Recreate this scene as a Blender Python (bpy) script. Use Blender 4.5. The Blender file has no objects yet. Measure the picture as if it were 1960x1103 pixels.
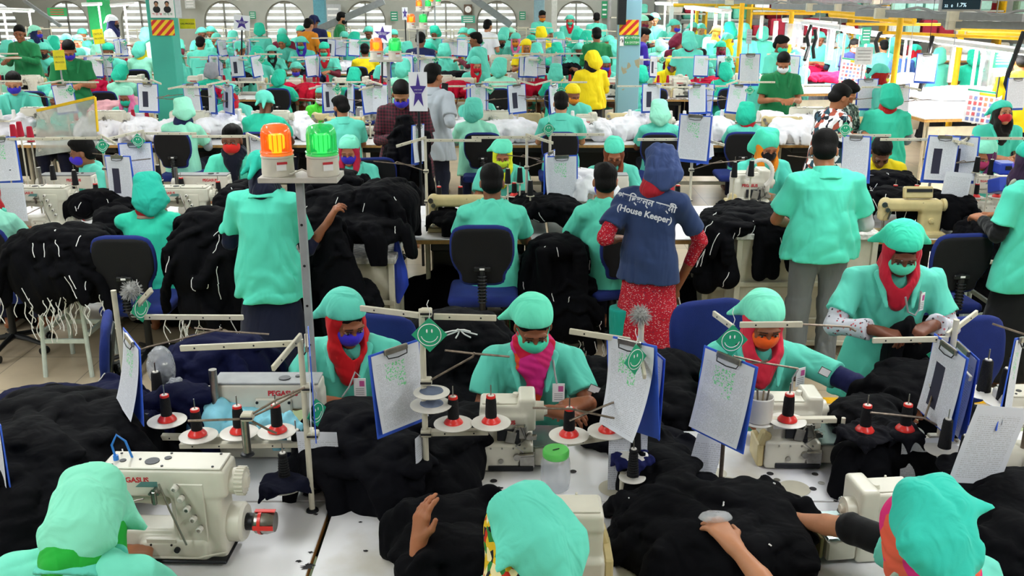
import bpy, bmesh, math, random
import numpy as np
from mathutils import Vector, Matrix, Euler, noise as mnoise

random.seed(7); np.random.seed(7)
PI = math.pi
scene = bpy.context.scene
COL = scene.collection

# ------------------------------------------------------------------ camera
CAM_H, FPX = 2.65, 1850.0
TH = math.atan(593.5 / FPX)
cam_data = bpy.data.cameras.new('camera'); cam = bpy.data.objects.new('camera', cam_data); COL.objects.link(cam)
cam_data.sensor_width = 36.0; cam_data.lens = 36.0 * FPX / 1960.0
cam_data.clip_start = 0.05; cam_data.clip_end = 200
cam.location = (0, 0, CAM_H); cam.rotation_euler = (PI / 2 - TH, 0, 0)
cam_data.dof.use_dof = False
scene.camera = cam

# ------------------------------------------------------------------ world and exposure
w = bpy.data.worlds.new('world'); scene.world = w; w.use_nodes = True
nt = w.node_tree; nt.nodes.clear()
bg = nt.nodes.new('ShaderNodeBackground'); out = nt.nodes.new('ShaderNodeOutputWorld')
bg.inputs[0].default_value = (0.50, 0.53, 0.52, 1); bg.inputs[1].default_value = 1.0
nt.links.new(bg.outputs[0], out.inputs[0])
scene.view_settings.view_transform = 'Standard'; scene.view_settings.look = 'None'
scene.view_settings.gamma = 1.0; scene.view_settings.use_curve_mapping = False
scene.view_settings.exposure = 0.97
scene.cycles.max_bounces = 6; scene.cycles.diffuse_bounces = 3; scene.cycles.glossy_bounces = 2
scene.cycles.transmission_bounces = 6; scene.cycles.transparent_max_bounces = 12
scene.cycles.sample_clamp_indirect = 6
scene.cycles.caustics_reflective = False; scene.cycles.caustics_refractive = False

ROOM_X0, ROOM_X1, ROOM_Y0, ROOM_Y1, ROOM_H = -17.0, 22.0, -4.0, 31.5, 3.7
# the ceiling's fluorescent tubes: rows of tubes hung at 3.3 m (fixtures are built further down)
TUBE_ROWS = [(x, y) for x in (-12, -7.2, -2.4, 2.4, 7.2, 12, 17) for y in (0.6, 5.2, 9.8, 14.4, 19, 24, 28.6)]
for i, (x, y) in enumerate(TUBE_ROWS):
    ld = bpy.data.lights.new('tube_light', 'AREA'); ld.shape = 'RECTANGLE'; ld.size = 0.35; ld.size_y = 3.2
    ld.energy = 38; ld.color = (0.97, 1.0, 1.0)
    lo = bpy.data.objects.new('tube_light', ld); COL.objects.link(lo); lo.location = (x, y, 3.28)

def px(x, y, Y):
    """world point at depth Y along the floor that the photo shows at pixel x, y"""
    a = TH + math.atan((y - 551.5) / FPX)
    h = CAM_H - Y * math.tan(a)
    Z = Y * math.cos(TH) + (CAM_H - h) * math.sin(TH)
    return Vector(((x - 980) * Z / FPX, Y, h))
def ph(x, y, h):
    """world point at height h seen at pixel x, y"""
    a = TH + math.atan((y - 551.5) / FPX)
    Y = (CAM_H - h) / math.tan(a)
    Z = Y * math.cos(TH) + (CAM_H - h) * math.sin(TH)
    return Vector(((x - 980) * Z / FPX, Y, h))
def pX(x, Y, h):
    return (x - 980) * (Y * math.cos(TH) + (CAM_H - h) * math.sin(TH)) / FPX

# ------------------------------------------------------------------ materials
MATS = {}
def srgb(c):
    if isinstance(c, str): c = [int(c[i:i + 2], 16) / 255 for i in (0, 2, 4)]
    return tuple((v / 12.92 if v <= .04045 else ((v + .055) / 1.055) ** 2.4) for v in c[:3])
def new_mat(name):
    m = bpy.data.materials.new(name); m.use_nodes = True
    nt = m.node_tree; b = nt.nodes['Principled BSDF']
    return m, nt, b
def nd(nt, t, **kw):
    n = nt.nodes.new('ShaderNode' + t)
    for k, v in kw.items():
        if k.startswith('i_'): n.inputs[k[2:].replace('_', ' ')].default_value = v
        elif k[0] == 'n' and k[1:].isdigit(): n.inputs[int(k[1:])].default_value = v
        else: setattr(n, k, v)
    return n
def mat(name, col, rough=.5, metal=0., noise=.06, nscale=14, bump=0., bscale=60, emit=None, estr=0, alpha=1, trans=0, ior=1.45, spec=.5, coat=0):
    key = (name, str(col), rough)
    if key in MATS: return MATS[key]
    m, nt, b = new_mat(name)
    c = srgb(col)
    tc = nd(nt, 'TexCoord')
    if noise:
        n = nd(nt, 'TexNoise', i_Scale=nscale, i_Detail=4.0); nt.links.new(tc.outputs['Object'], n.inputs['Vector'])
        r = nd(nt, 'MapRange', n1=.3, n2=.7, n3=1 - noise * 2, n4=1 + noise); nt.links.new(n.outputs['Fac'], r.inputs[0])
        mx = nd(nt, 'VectorMath', operation='SCALE'); mx.inputs[0].default_value = c; nt.links.new(r.outputs[0], mx.inputs['Scale'])
        nt.links.new(mx.outputs[0], b.inputs['Base Color'])
    else: b.inputs['Base Color'].default_value = (*c, 1)
    if bump:
        n2 = nd(nt, 'TexNoise', i_Scale=bscale, i_Detail=3.0); nt.links.new(tc.outputs['Object'], n2.inputs['Vector'])
        bp = nd(nt, 'Bump', i_Strength=bump, i_Distance=.01); nt.links.new(n2.outputs['Fac'], bp.inputs['Height']); nt.links.new(bp.outputs[0], b.inputs['Normal'])
    b.inputs['Roughness'].default_value = rough; b.inputs['Metallic'].default_value = metal
    b.inputs['IOR'].default_value = ior; b.inputs['Specular IOR Level'].default_value = spec
    if trans: b.inputs['Transmission Weight'].default_value = trans
    if alpha < 1: b.inputs['Alpha'].default_value = alpha
    if coat: b.inputs['Coat Weight'].default_value = coat
    if emit: b.inputs['Emission Color'].default_value = (*srgb(emit), 1); b.inputs['Emission Strength'].default_value = estr
    MATS[key] = m
    return m
def cloth_mat(name='cloth', fold=.5, fscale=9, rough=.85, weave=.15, var=.05, spec=.25, sheen=.08, fine=0):
    """woven cloth coloured by each object's own colour"""
    if name in MATS: return MATS[name]
    m, nt, b = new_mat(name)
    oi = nd(nt, 'ObjectInfo'); tc = nd(nt, 'TexCoord')
    n = nd(nt, 'TexNoise', i_Scale=5.0, i_Detail=5.0); nt.links.new(tc.outputs['Object'], n.inputs['Vector'])
    r = nd(nt, 'MapRange', n1=.3, n2=.7, n3=1 - var, n4=1 + var); nt.links.new(n.outputs['Fac'], r.inputs[0])
    mx = nd(nt, 'VectorMath', operation='SCALE'); nt.links.new(oi.outputs['Color'], mx.inputs[0]); nt.links.new(r.outputs[0], mx.inputs['Scale'])
    nt.links.new(mx.outputs[0], b.inputs['Base Color'])
    mp = nd(nt, 'Mapping'); mp.inputs['Scale'].default_value = (1, 1, .45); nt.links.new(tc.outputs['Object'], mp.inputs['Vector'])
    f1 = nd(nt, 'TexNoise', i_Scale=float(fscale), i_Detail=2.0, i_Distortion=.9); nt.links.new(mp.outputs[0], f1.inputs['Vector'])
    f2 = nd(nt, 'TexNoise', i_Scale=260.0, i_Detail=1.0); nt.links.new(tc.outputs['Object'], f2.inputs['Vector'])
    b1 = nd(nt, 'Bump', i_Strength=fold, i_Distance=.03); nt.links.new(f1.outputs['Fac'], b1.inputs['Height'])
    if fine:
        f3 = nd(nt, 'TexNoise', i_Scale=22.0, i_Detail=3.0, i_Distortion=1.4); f3.noise_type = 'RIDGED_MULTIFRACTAL'; nt.links.new(mp.outputs[0], f3.inputs['Vector'])
        b3 = nd(nt, 'Bump', i_Strength=fine, i_Distance=.006); nt.links.new(f3.outputs[0], b3.inputs['Height']); nt.links.new(b1.outputs[0], b3.inputs['Normal']); b1 = b3
    b2 = nd(nt, 'Bump', i_Strength=weave, i_Distance=.002); nt.links.new(f2.outputs['Fac'], b2.inputs['Height']); nt.links.new(b1.outputs[0], b2.inputs['Normal'])
    nt.links.new(b2.outputs[0], b.inputs['Normal'])
    b.inputs['Roughness'].default_value = rough; b.inputs['Specular IOR Level'].default_value = spec
    b.inputs['Sheen Weight'].default_value = sheen
    MATS[name] = m
    return m
def skin_mat():
    if 'skin' in MATS: return MATS['skin']
    m, nt, b = new_mat('skin')
    oi = nd(nt, 'ObjectInfo'); tc = nd(nt, 'TexCoord')
    n = nd(nt, 'TexNoise', i_Scale=9.0, i_Detail=4.0); nt.links.new(tc.outputs['Object'], n.inputs['Vector'])
    r = nd(nt, 'MapRange', n1=.3, n2=.7, n3=.86, n4=1.1); nt.links.new(n.outputs['Fac'], r.inputs[0])
    mx = nd(nt, 'VectorMath', operation='SCALE'); nt.links.new(oi.outputs['Color'], mx.inputs[0]); nt.links.new(r.outputs[0], mx.inputs['Scale'])
    nt.links.new(mx.outputs[0], b.inputs['Base Color'])
    n2 = nd(nt, 'TexNoise', i_Scale=120.0); nt.links.new(tc.outputs['Object'], n2.inputs['Vector'])
    bp = nd(nt, 'Bump', i_Strength=.15, i_Distance=.003); nt.links.new(n2.outputs['Fac'], bp.inputs['Height']); nt.links.new(bp.outputs[0], b.inputs['Normal'])
    b.inputs['Roughness'].default_value = .5; b.inputs['Specular IOR Level'].default_value = .35
    b.inputs['Subsurface Weight'].default_value = .05; b.inputs['Subsurface Radius'].default_value = (.02, .008, .004); b.inputs['Subsurface Scale'].default_value = .3
    MATS['skin'] = m
    return m
def print_mat(name, cols, scale=24, kind='dots', base=None):
    """printed cloth: scattered blots of several colours on a ground"""
    if name in MATS: return MATS[name]
    m, nt, b = new_mat(name); tc = nd(nt, 'TexCoord')
    mp = nd(nt, 'Mapping'); nt.links.new(tc.outputs['Object'], mp.inputs['Vector'])
    if kind == 'dash': mp.inputs['Scale'].default_value = (1, 1, 2.6); mp.inputs['Rotation'].default_value = (.2, .5, .4)
    v = nd(nt, 'TexVoronoi', i_Scale=float(scale)); nt.links.new(mp.outputs[0], v.inputs['Vector'])
    sep = nd(nt, 'SeparateColor'); nt.links.new(v.outputs['Color'], sep.inputs[0])
    cr = nd(nt, 'ValToRGB'); cr.color_ramp.interpolation = 'CONSTANT'
    el = cr.color_ramp.elements; el[0].position = 0; el[0].color = (*srgb(cols[1]), 1)
    el[1].position = 1 / max(1, len(cols) - 1) if len(cols) > 2 else .99; el[1].color = (*srgb(cols[min(2, len(cols) - 1)]), 1)
    for i in range(3, len(cols)):
        e = el.new((i - 1) / (len(cols) - 1)); e.color = (*srgb(cols[i]), 1)
    nt.links.new(sep.outputs[0], cr.inputs[0])
    th = nd(nt, 'Math', operation='LESS_THAN', n1=.32 if kind != 'full' else 9.); nt.links.new(v.outputs['Distance'], th.inputs[0])
    mx = nd(nt, 'Mix', data_type='RGBA'); mx.inputs[6].default_value = (*srgb(cols[0]), 1)
    nt.links.new(th.outputs[0], mx.inputs[0]); nt.links.new(cr.outputs[0], mx.inputs[7]); nt.links.new(mx.outputs[2], b.inputs['Base Color'])
    f1 = nd(nt, 'TexNoise', i_Scale=8.0, i_Distortion=.8); nt.links.new(tc.outputs['Object'], f1.inputs['Vector'])
    b1 = nd(nt, 'Bump', i_Strength=.45, i_Distance=.03); nt.links.new(f1.outputs['Fac'], b1.inputs['Height']); nt.links.new(b1.outputs[0], b.inputs['Normal'])
    b.inputs['Roughness'].default_value = .85; b.inputs['Specular IOR Level'].default_value = .2
    MATS[name] = m
    return m

# ------------------------------------------------------------------ linking and tagging
def link(o, parent=None):
    COL.objects.link(o)
    if parent is not None: o.parent = parent
    return o
def obj(name, data, parent=None, mats=None, col=None, loc=None, rot=None):
    o = bpy.data.objects.new(name, data)
    if mats is not None and hasattr(data, 'materials') and len(data.materials) == 0:
        for m in (mats if isinstance(mats, (list, tuple)) else [mats]): data.materials.append(m)
    if col is not None: o.color = (*srgb(col), 1)
    if loc is not None: o.location = loc
    if rot is not None: o.rotation_euler = rot
    return link(o, parent)
def empty(name, loc=(0, 0, 0), rz=0, parent=None):
    o = bpy.data.objects.new(name, None); o.empty_display_size = .1
    o.location = loc; o.rotation_euler = (0, 0, rz)
    return link(o, parent)
def tag(o, label, cat, group=None, kind=None):
    o['label'] = label; o['category'] = cat
    if group: o['group'] = group
    if kind: o['kind'] = kind
    return o
def struct(o): o['kind'] = 'structure'; return o
def copy_tree(o, parent=None):
    c = o.copy(); COL.objects.link(c); c.parent = parent
    for ch in list(o.children): copy_tree(ch, c)
    return c
CACHED = {}
def again(key, make):
    """the thing itself the first time, a copy of it and of its parts after that"""
    if key in CACHED:
        c = copy_tree(CACHED[key]); return c
    CACHED[key] = make(); return CACHED[key]

# ------------------------------------------------------------------ mesh building
class MB:
    def __init__(s): s.v = []; s.f = []; s.m = []; s.cur = 0
    def mi(s, i): s.cur = i; return s
    def add(s, vs, fs):
        n = len(s.v); s.v += [tuple(v) for v in vs]; s.f += [tuple(i + n for i in f) for f in fs]; s.m += [s.cur] * len(fs); return s
    def box(s, c, size, rot=None, bev=0.):
        hx, hy, hz = size[0] / 2, size[1] / 2, size[2] / 2
        b = min(bev, hx * .95, hy * .95, hz * .95)
        R = Euler(rot).to_matrix() if rot is not None and not isinstance(rot, Matrix) else (rot or Matrix.Identity(3))
        c = Vector(c)
        if b <= 0:
            vs = [Vector((x * hx, y * hy, z * hz)) for x in (-1, 1) for y in (-1, 1) for z in (-1, 1)]
            fs = [(0, 1, 3, 2), (4, 6, 7, 5), (0, 4, 5, 1), (2, 3, 7, 6), (0, 2, 6, 4), (1, 5, 7, 3)]
        else:
            vs = []; idx = {}
            for sx in (-1, 1):
                for sy in (-1, 1):
                    for sz in (-1, 1):
                        for ax in range(3):
                            p = [sx * (hx - b), sy * (hy - b), sz * (hz - b)]; p[ax] += b * (sx, sy, sz)[ax]
                            idx[(sx, sy, sz, ax)] = len(vs); vs.append(Vector(p))
            fs = []
            q = [(-1, -1), (1, -1), (1, 1), (-1, 1)]
            for ax in range(3):
                for sg in (-1, 1):
                    def key(a, b_):
                        k = [0, 0, 0]; k[ax] = sg; k[(ax + 1) % 3] = a; k[(ax + 2) % 3] = b_; return tuple(k)
                    f = [idx[(*key(a, b_), ax)] for a, b_ in q]; fs.append(f if sg > 0 else f[::-1])
            for ax in range(3):
                a1, a2 = (ax + 1) % 3, (ax + 2) % 3
                for s1 in (-1, 1):
                    for s2 in (-1, 1):
                        def kk(sa):
                            k = [0, 0, 0]; k[ax] = sa; k[a1] = s1; k[a2] = s2; return tuple(k)
                        f = [idx[(*kk(-1), a1)], idx[(*kk(1), a1)], idx[(*kk(1), a2)], idx[(*kk(-1), a2)]]
                        fs.append(f if s1 * s2 < 0 else f[::-1])
            for sx in (-1, 1):
                for sy in (-1, 1):
                    for sz in (-1, 1):
                        f = [idx[(sx, sy, sz, a)] for a in range(3)]; fs.append(f if sx * sy * sz > 0 else f[::-1])
        return s.add([R @ v + c for v in vs], fs)
    def ring(s, c, R, r, n): return [R @ Vector((math.cos(2 * PI * i / n) * r, math.sin(2 * PI * i / n) * r, 0)) + c for i in range(n)]
    def cyl(s, a, b, r0, r1=None, n=12, caps=True):
        a, b = Vector(a), Vector(b); r1 = r0 if r1 is None else r1
        R = (b - a).to_track_quat('Z', 'Y').to_matrix()
        vs = s.ring(a, R, r0, n) + s.ring(b, R, r1, n)
        fs = [(i, (i + 1) % n, n + (i + 1) % n, n + i) for i in range(n)]
        if caps: fs += [tuple(range(n))[::-1], tuple(range(n, 2 * n))]
        return s.add(vs, fs)
    def lathe(s, prof, c=(0, 0, 0), n=20, R=None, caps=True):
        R = R or Matrix.Identity(3); c = Vector(c); vs = []; fs = []
        for r, z in prof: vs += [R @ Vector((math.cos(2 * PI * i / n) * r, math.sin(2 * PI * i / n) * r, z)) + c for i in range(n)]
        for k in range(len(prof) - 1):
            fs += [(k * n + i, k * n + (i + 1) % n, (k + 1) * n + (i + 1) % n, (k + 1) * n + i) for i in range(n)]
        if caps: fs += [tuple(range(n))[::-1], tuple(range((len(prof) - 1) * n, len(prof) * n))]
        return s.add(vs, fs)
    def tube(s, pts, r, n=8, closed=False):
        pts = [Vector(p) for p in pts]; L = len(pts); vs = []; fs = []
        up = None; rr = r if callable(r) else (lambda t: r)
        for i, p in enumerate(pts):
            a = pts[(i - 1) % L] if (closed or i > 0) else p; b = pts[(i + 1) % L] if (closed or i < L - 1) else p
            d = (b - a).normalized() if (b - a).length > 1e-9 else Vector((0, 0, 1))
            if up is None: up = d.orthogonal().normalized()
            up = (up - d * up.dot(d)); up = up.normalized() if up.length > 1e-6 else d.orthogonal().normalized()
            sd = d.cross(up)
            q = rr(i / max(1, L - 1))
            vs += [p + (up * math.cos(2 * PI * k / n) + sd * math.sin(2 * PI * k / n)) * q for k in range(n)]
        for i in range(L if closed else L - 1):
            j = (i + 1) % L
            fs += [(i * n + k, i * n + (k + 1) % n, j * n + (k + 1) % n, j * n + k) for k in range(n)]
        if not closed: fs += [tuple(range(n))[::-1], tuple(range((L - 1) * n, L * n))]
        return s.add(vs, fs)
    def prism(s, poly, z0, z1, R=None, c=(0, 0, 0)):
        """poly in x,y extruded along z"""
        R = R or Matrix.Identity(3); c = Vector(c); n = len(poly)
        ar = sum(poly[i][0] * poly[(i + 1) % n][1] - poly[(i + 1) % n][0] * poly[i][1] for i in range(n))
        if ar < 0: poly = poly[::-1]
        vs = [R @ Vector((x, y, z0)) + c for x, y in poly] + [R @ Vector((x, y, z1)) + c for x, y in poly]
        fs = [(i, (i + 1) % n, n + (i + 1) % n, n + i) for i in range(n)] + [tuple(range(n))[::-1], tuple(range(n, 2 * n))]
        return s.add(vs, fs)
    def sph(s, c, r, n=12, m=8, rot=None):
        if not isinstance(r, (tuple, list)): r = (r, r, r)
        R = Euler(rot).to_matrix() if rot else Matrix.Identity(3); c = Vector(c)
        vs = [R @ Vector((0, 0, -r[2])) + c]; fs = []
        for j in range(1, m):
            a = -PI / 2 + PI * j / m
            vs += [R @ Vector((math.cos(a) * math.cos(2 * PI * i / n) * r[0], math.cos(a) * math.sin(2 * PI * i / n) * r[1], math.sin(a) * r[2])) + c for i in range(n)]
        vs.append(R @ Vector((0, 0, r[2])) + c); T = len(vs) - 1
        fs += [(0, 1 + (i + 1) % n, 1 + i) for i in range(n)]
        for j in range(m - 2):
            fs += [(1 + j * n + i, 1 + j * n + (i + 1) % n, 1 + (j + 1) * n + (i + 1) % n, 1 + (j + 1) * n + i) for i in range(n)]
        o = 1 + (m - 2) * n; fs += [(o + i, o + (i + 1) % n, T) for i in range(n)]
        return s.add(vs, fs)
    def sheet(s, P, th=0.):
        """grid of points P[i][j] -> sheet; with thickness when th"""
        a, b = len(P), len(P[0]); vs = [Vector(p) for r in P for p in r]
        fs = [(i * b + j, (i + 1) * b + j, (i + 1) * b + j + 1, i * b + j + 1) for i in range(a - 1) for j in range(b - 1)]
        if th:
            me = bpy.data.meshes.new('t'); me.from_pydata(vs, [], fs); me.update()
            nr = [v.normal.copy() for v in me.vertices]; bpy.data.meshes.remove(me); n = len(vs)
            vs2 = [v - nr[i] * th for i, v in enumerate(vs)]
            f2 = [tuple(x + n for x in f[::-1]) for f in fs]
            bd = [(i * b) for i in range(a)] + [(a - 1) * b + j for j in range(1, b)] + [i * b + b - 1 for i in range(a - 2, -1, -1)] + [j for j in range(b - 2, 0, -1)]
            f3 = [(bd[k], bd[k] + n, bd[(k + 1) % len(bd)] + n, bd[(k + 1) % len(bd)]) for k in range(len(bd))]
            f3 = [q[::-1] for q in f3]
            vs += vs2; fs += f2 + f3
        return s.add(vs, fs)
    def mesh(s, name, mats, smooth=True, angle=35):
        me = bpy.data.meshes.new(name); me.from_pydata(s.v, [], s.f)
        for m in (mats if isinstance(mats, (list, tuple)) else [mats]): me.materials.append(m)
        if max(s.m, default=0) > 0: me.polygons.foreach_set('material_index', s.m)
        if smooth:
            me.polygons.foreach_set('use_smooth', [True] * len(s.f))
            me.update()
            try: me.set_sharp_from_angle(angle=math.radians(angle))
            except Exception: pass
        me.update(); return me
    def build(s, name, mats, parent=None, col=None, loc=None, rot=None, smooth=True):
        return obj(name, s.mesh(name, mats, smooth), parent, None, col, loc, rot)

def text_obj(name, body, size, material, parent=None, loc=(0, 0, 0), rot=(PI / 2, 0, 0), align='CENTER', extrude=.0008, shear=0., M=None, bold=0.):
    cu = bpy.data.curves.new(name, 'FONT'); cu.body = body; cu.size = size; cu.align_x = align; cu.align_y = 'CENTER'
    cu.extrude = extrude; cu.shear = shear; cu.offset = bold; cu.resolution_u = 3
    cu.materials.append(material)
    tmp = bpy.data.objects.new(name, cu); COL.objects.link(tmp)
    me = bpy.data.meshes.new_from_object(tmp.evaluated_get(bpy.context.evaluated_depsgraph_get())); bpy.data.objects.remove(tmp)
    if not me.materials: me.materials.append(material)
    o = bpy.data.objects.new(name, me); link(o, parent)
    if M is not None: o.matrix_local = M
    else: o.location = loc; o.rotation_euler = rot
    return o

# ------------------------------------------------------------------ solid modelling on a distance field
def _smin(a, b, k):
    if k <= 0: return np.minimum(a, b)
    h = np.maximum(k - np.abs(a - b), 0) / k
    return np.minimum(a, b) - h * h * k * .25
class Field:
    def __init__(s, lo, hi, h):
        s.h = h; s.lo = np.array(lo, float) - 2 * h; n = np.ceil((np.array(hi, float) + 2 * h - s.lo) / h).astype(int) + 1
        s.n = n; s.F = np.full(tuple(n), .3, np.float32)
        s.ax = [(s.lo[i] + np.arange(n[i]) * h).astype(np.float32) for i in range(3)]
    def blk(s, lo, hi, mg):
        i0 = [int(max(0, math.floor((lo[i] - mg - s.lo[i]) / s.h))) for i in range(3)]
        i1 = [int(min(s.n[i], math.ceil((hi[i] + mg - s.lo[i]) / s.h) + 1)) for i in range(3)]
        if any(i1[i] <= i0[i] for i in range(3)): return None
        sl = tuple(slice(i0[i], i1[i]) for i in range(3))
        X = s.ax[0][sl[0]][:, None, None]; Y = s.ax[1][sl[1]][None, :, None]; Z = s.ax[2][sl[2]][None, None, :]
        return sl, X, Y, Z
    def put(s, sl, d, k, op):
        F = s.F[sl]
        if op == 'u': s.F[sl] = _smin(F, d, k)
        elif op == 's': s.F[sl] = -_smin(-F, d, k)
        elif op == 'i': s.F[sl] = -_smin(-F, -d, k)
    def cone(s, a, b, ra, rb=None, k=.02, op='u', fl=None):
        """tapered capsule; fl=(dir, factor) flattens it along dir"""
        rb = ra if rb is None else rb; a = np.array(a, float); b = np.array(b, float); r = max(ra, rb)
        q = s.blk(np.minimum(a, b) - r, np.maximum(a, b) + r, k + .01)
        if q is None: return s
        sl, X, Y, Z = q; ba = b - a; L = max(1e-9, float(ba @ ba))
        px_, py_, pz_ = X - a[0], Y - a[1], Z - a[2]
        t = np.clip((px_ * ba[0] + py_ * ba[1] + pz_ * ba[2]) / L, 0, 1)
        dx, dy, dz = px_ - t * ba[0], py_ - t * ba[1], pz_ - t * ba[2]
        d2 = dx * dx + dy * dy + dz * dz
        if fl is not None:
            e = np.array(fl[0], float); e /= np.linalg.norm(e); w_ = dx * e[0] + dy * e[1] + dz * e[2]
            d2 = d2 + w_ * w_ * (fl[1] ** 2 - 1)
        s.put(sl, (np.sqrt(d2) - (ra + (rb - ra) * t)).astype(np.float32), k, op); return s
    def ell(s, c, r, M=None, k=.02, op='u'):
        """ellipsoid; M = 3x3 rotation (columns = its axes)"""
        c = np.array(c, float); R = float(max(r))
        q = s.blk(c - R, c + R, k + .01)
        if q is None: return s
        sl, X, Y, Z = q; p = (X - c[0], Y - c[1], Z - c[2])
        if M is not None: M = np.array(M); p = tuple(p[0] * M[0, i] + p[1] * M[1, i] + p[2] * M[2, i] for i in range(3))
        k0 = np.sqrt((p[0] / r[0]) ** 2 + (p[1] / r[1]) ** 2 + (p[2] / r[2]) ** 2)
        k1 = np.sqrt((p[0] / r[0] ** 2) ** 2 + (p[1] / r[1] ** 2) ** 2 + (p[2] / r[2] ** 2) ** 2) + 1e-6
        s.put(sl, (k0 * (k0 - 1) / k1).astype(np.float32), k, op); return s
    def box(s, c, hs, M=None, rd=.01, k=.01, op='u'):
        c = np.array(c, float); R = float(np.linalg.norm(hs))
        q = s.blk(c - R, c + R, k + .01)
        if q is None: return s
        sl, X, Y, Z = q; p = (X - c[0], Y - c[1], Z - c[2])
        if M is not None: M = np.array(M); p = tuple(p[0] * M[0, i] + p[1] * M[1, i] + p[2] * M[2, i] for i in range(3))
        qx, qy, qz = (np.abs(p[i]) - (hs[i] - rd) for i in range(3))
        d = np.sqrt(np.maximum(qx, 0) ** 2 + np.maximum(qy, 0) ** 2 + np.maximum(qz, 0) ** 2) + np.minimum(np.maximum(qx, np.maximum(qy, qz)), 0) - rd
        s.put(sl, d.astype(np.float32), k, op); return s
    def plane(s, p, nrm, k=.0, op='s'):
        """removes the side the normal points to"""
        sl = (slice(None),) * 3; nrm = np.array(nrm, float); nrm /= np.linalg.norm(nrm)
        X, Y, Z = s.ax[0][:, None, None], s.ax[1][None, :, None], s.ax[2][None, None, :]
        d = -((X - p[0]) * nrm[0] + (Y - p[1]) * nrm[1] + (Z - p[2]) * nrm[2])
        s.put(sl, np.broadcast_to(d, s.F.shape).astype(np.float32), k, op); return s
    def loft(s, p0, p1, side, T, k=.03, op='u'):
        """elliptical section swept p0->p1; T rows (t, rx, ry, cx, cy)"""
        p0 = np.array(p0, float); p1 = np.array(p1, float); ax = p1 - p0; L = float(np.linalg.norm(ax)); ax = ax / L
        sd = np.array(side, float); sd = sd - ax * (sd @ ax); sd /= np.linalg.norm(sd); fw = np.cross(ax, sd)
        T = np.array([(list(t) + [0, 0])[:5] for t in T], float); m = max(T[:, 1].max(), T[:, 2].max()) + np.abs(T[:, 3:]).max()
        q = s.blk(np.minimum(p0, p1) - m, np.maximum(p0, p1) + m, k + .01)
        sl, X, Y, Z = q; a, b, c = X - p0[0], Y - p0[1], Z - p0[2]
        w_ = a * ax[0] + b * ax[1] + c * ax[2]; t = np.clip(w_ / L, 0, 1)
        rx, ry, cx, cy = (np.interp(t, T[:, 0], T[:, i]).astype(np.float32) for i in (1, 2, 3, 4))
        u = a * sd[0] + b * sd[1] + c * sd[2] - cx; v = a * fw[0] + b * fw[1] + c * fw[2] - cy
        d = (np.sqrt((u / rx) ** 2 + (v / ry) ** 2) - 1) * np.minimum(rx, ry)
        d = np.maximum(d, np.maximum(-w_, w_ - L))
        s.put(sl, d.astype(np.float32), k, op); return s
    def folds(s, amp, f=9., d1=(1, .3, .1), d2=(.2, .4, 1), seed=0., z0=None, z1=None):
        X, Y, Z = s.ax[0][:, None, None], s.ax[1][None, :, None], s.ax[2][None, None, :]
        d1 = np.array(d1, float) * f * 2 * PI; d2 = np.array(d2, float) * f * 2 * PI
        a = X * d1[0] + Y * d1[1] + Z * d1[2] + seed; b = X * d2[0] + Y * d2[1] + Z * d2[2] + seed * 1.7
        w_ = 2.2 * np.sin(X * 5.3 + Z * 3.1 + seed) + 1.8 * np.sin(Y * 4.7 - Z * 4.1 + seed * 2.3) + 1.2 * np.sin(X * 11.3 + Y * 9.1 + seed)
        a = a + w_
        n1 = np.sin(a + 1.6 * np.sin(b * .31 + 1) + .9 * np.sin(a * .43 + 2)); n2 = np.sin(a * 1.93 + 1.3 * np.sin(b * .57) + 2.2)
        g = (n1 * .62 + n2 * .38)
        g = 1 - 2 * np.abs(g) ** .7
        c = X * (d2[1] * 1.3) - Y * (d1[0] * 1.2) + Z * (d1[0] * .7) + seed * 3.1
        n3 = np.sin(c * 1.4 + 2.1 * np.sin(a * .37) + 1.1 * np.sin(b * .71 + seed)); m3 = np.clip(.5 + np.sin(a * .23 + b * .29 + seed), 0, 1)
        g = g * .8 + m3 * (1 - 2 * np.abs(n3) ** .6) * .35
        g = g * (.45 + .9 * np.clip(np.sin(X * 6.1 + seed * 1.9 + 1.3 * np.sin(Z * 7)) + np.sin(Y * 5.3 + Z * 6.7 + seed), -.3, 1))
        g = np.minimum(g, .25)
        A = amp
        if z0 is not None: A = amp * np.clip((Z - z1) / (z0 - z1), 0, 1)
        s.F = (s.F + A * g).astype(np.float32); return s
    def mesh(s, name):
        F = s.F; F[0] = F[-1] = .1; F[:, 0] = F[:, -1] = .1; F[:, :, 0] = F[:, :, -1] = .1
        I = F < 0; n = F.shape
        C = np.zeros((n[0] - 1, n[1] - 1, n[2] - 1), np.int8)
        for i in (0, 1):
            for j in (0, 1):
                for k in (0, 1): C += I[i:n[0] - 1 + i, j:n[1] - 1 + j, k:n[2] - 1 + k]
        ci = np.argwhere((C > 0) & (C < 8)); ids = np.full(C.shape, -1, np.int32); ids[tuple(ci.T)] = np.arange(len(ci))
        acc = np.zeros((len(ci), 3)); cnt = np.zeros(len(ci))
        cv = {}
        for i in (0, 1):
            for j in (0, 1):
                for k in (0, 1): cv[(i, j, k)] = F[ci[:, 0] + i, ci[:, 1] + j, ci[:, 2] + k].astype(float)
        for a in cv:
            for d in range(3):
                if a[d] == 0:
                    b = list(a); b[d] = 1; b = tuple(b); fa, fb = cv[a], cv[b]; m = (fa < 0) != (fb < 0)
                    t = np.where(m, fa / np.where(m, fa - fb, 1), 0)
                    p = np.repeat(np.array([a], float), len(ci), 0); p[:, d] = t
                    acc[m] += p[m]; cnt[m] += 1
        V = (ci + acc / np.maximum(cnt, 1)[:, None]) * s.h + s.lo
        Q = []
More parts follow.
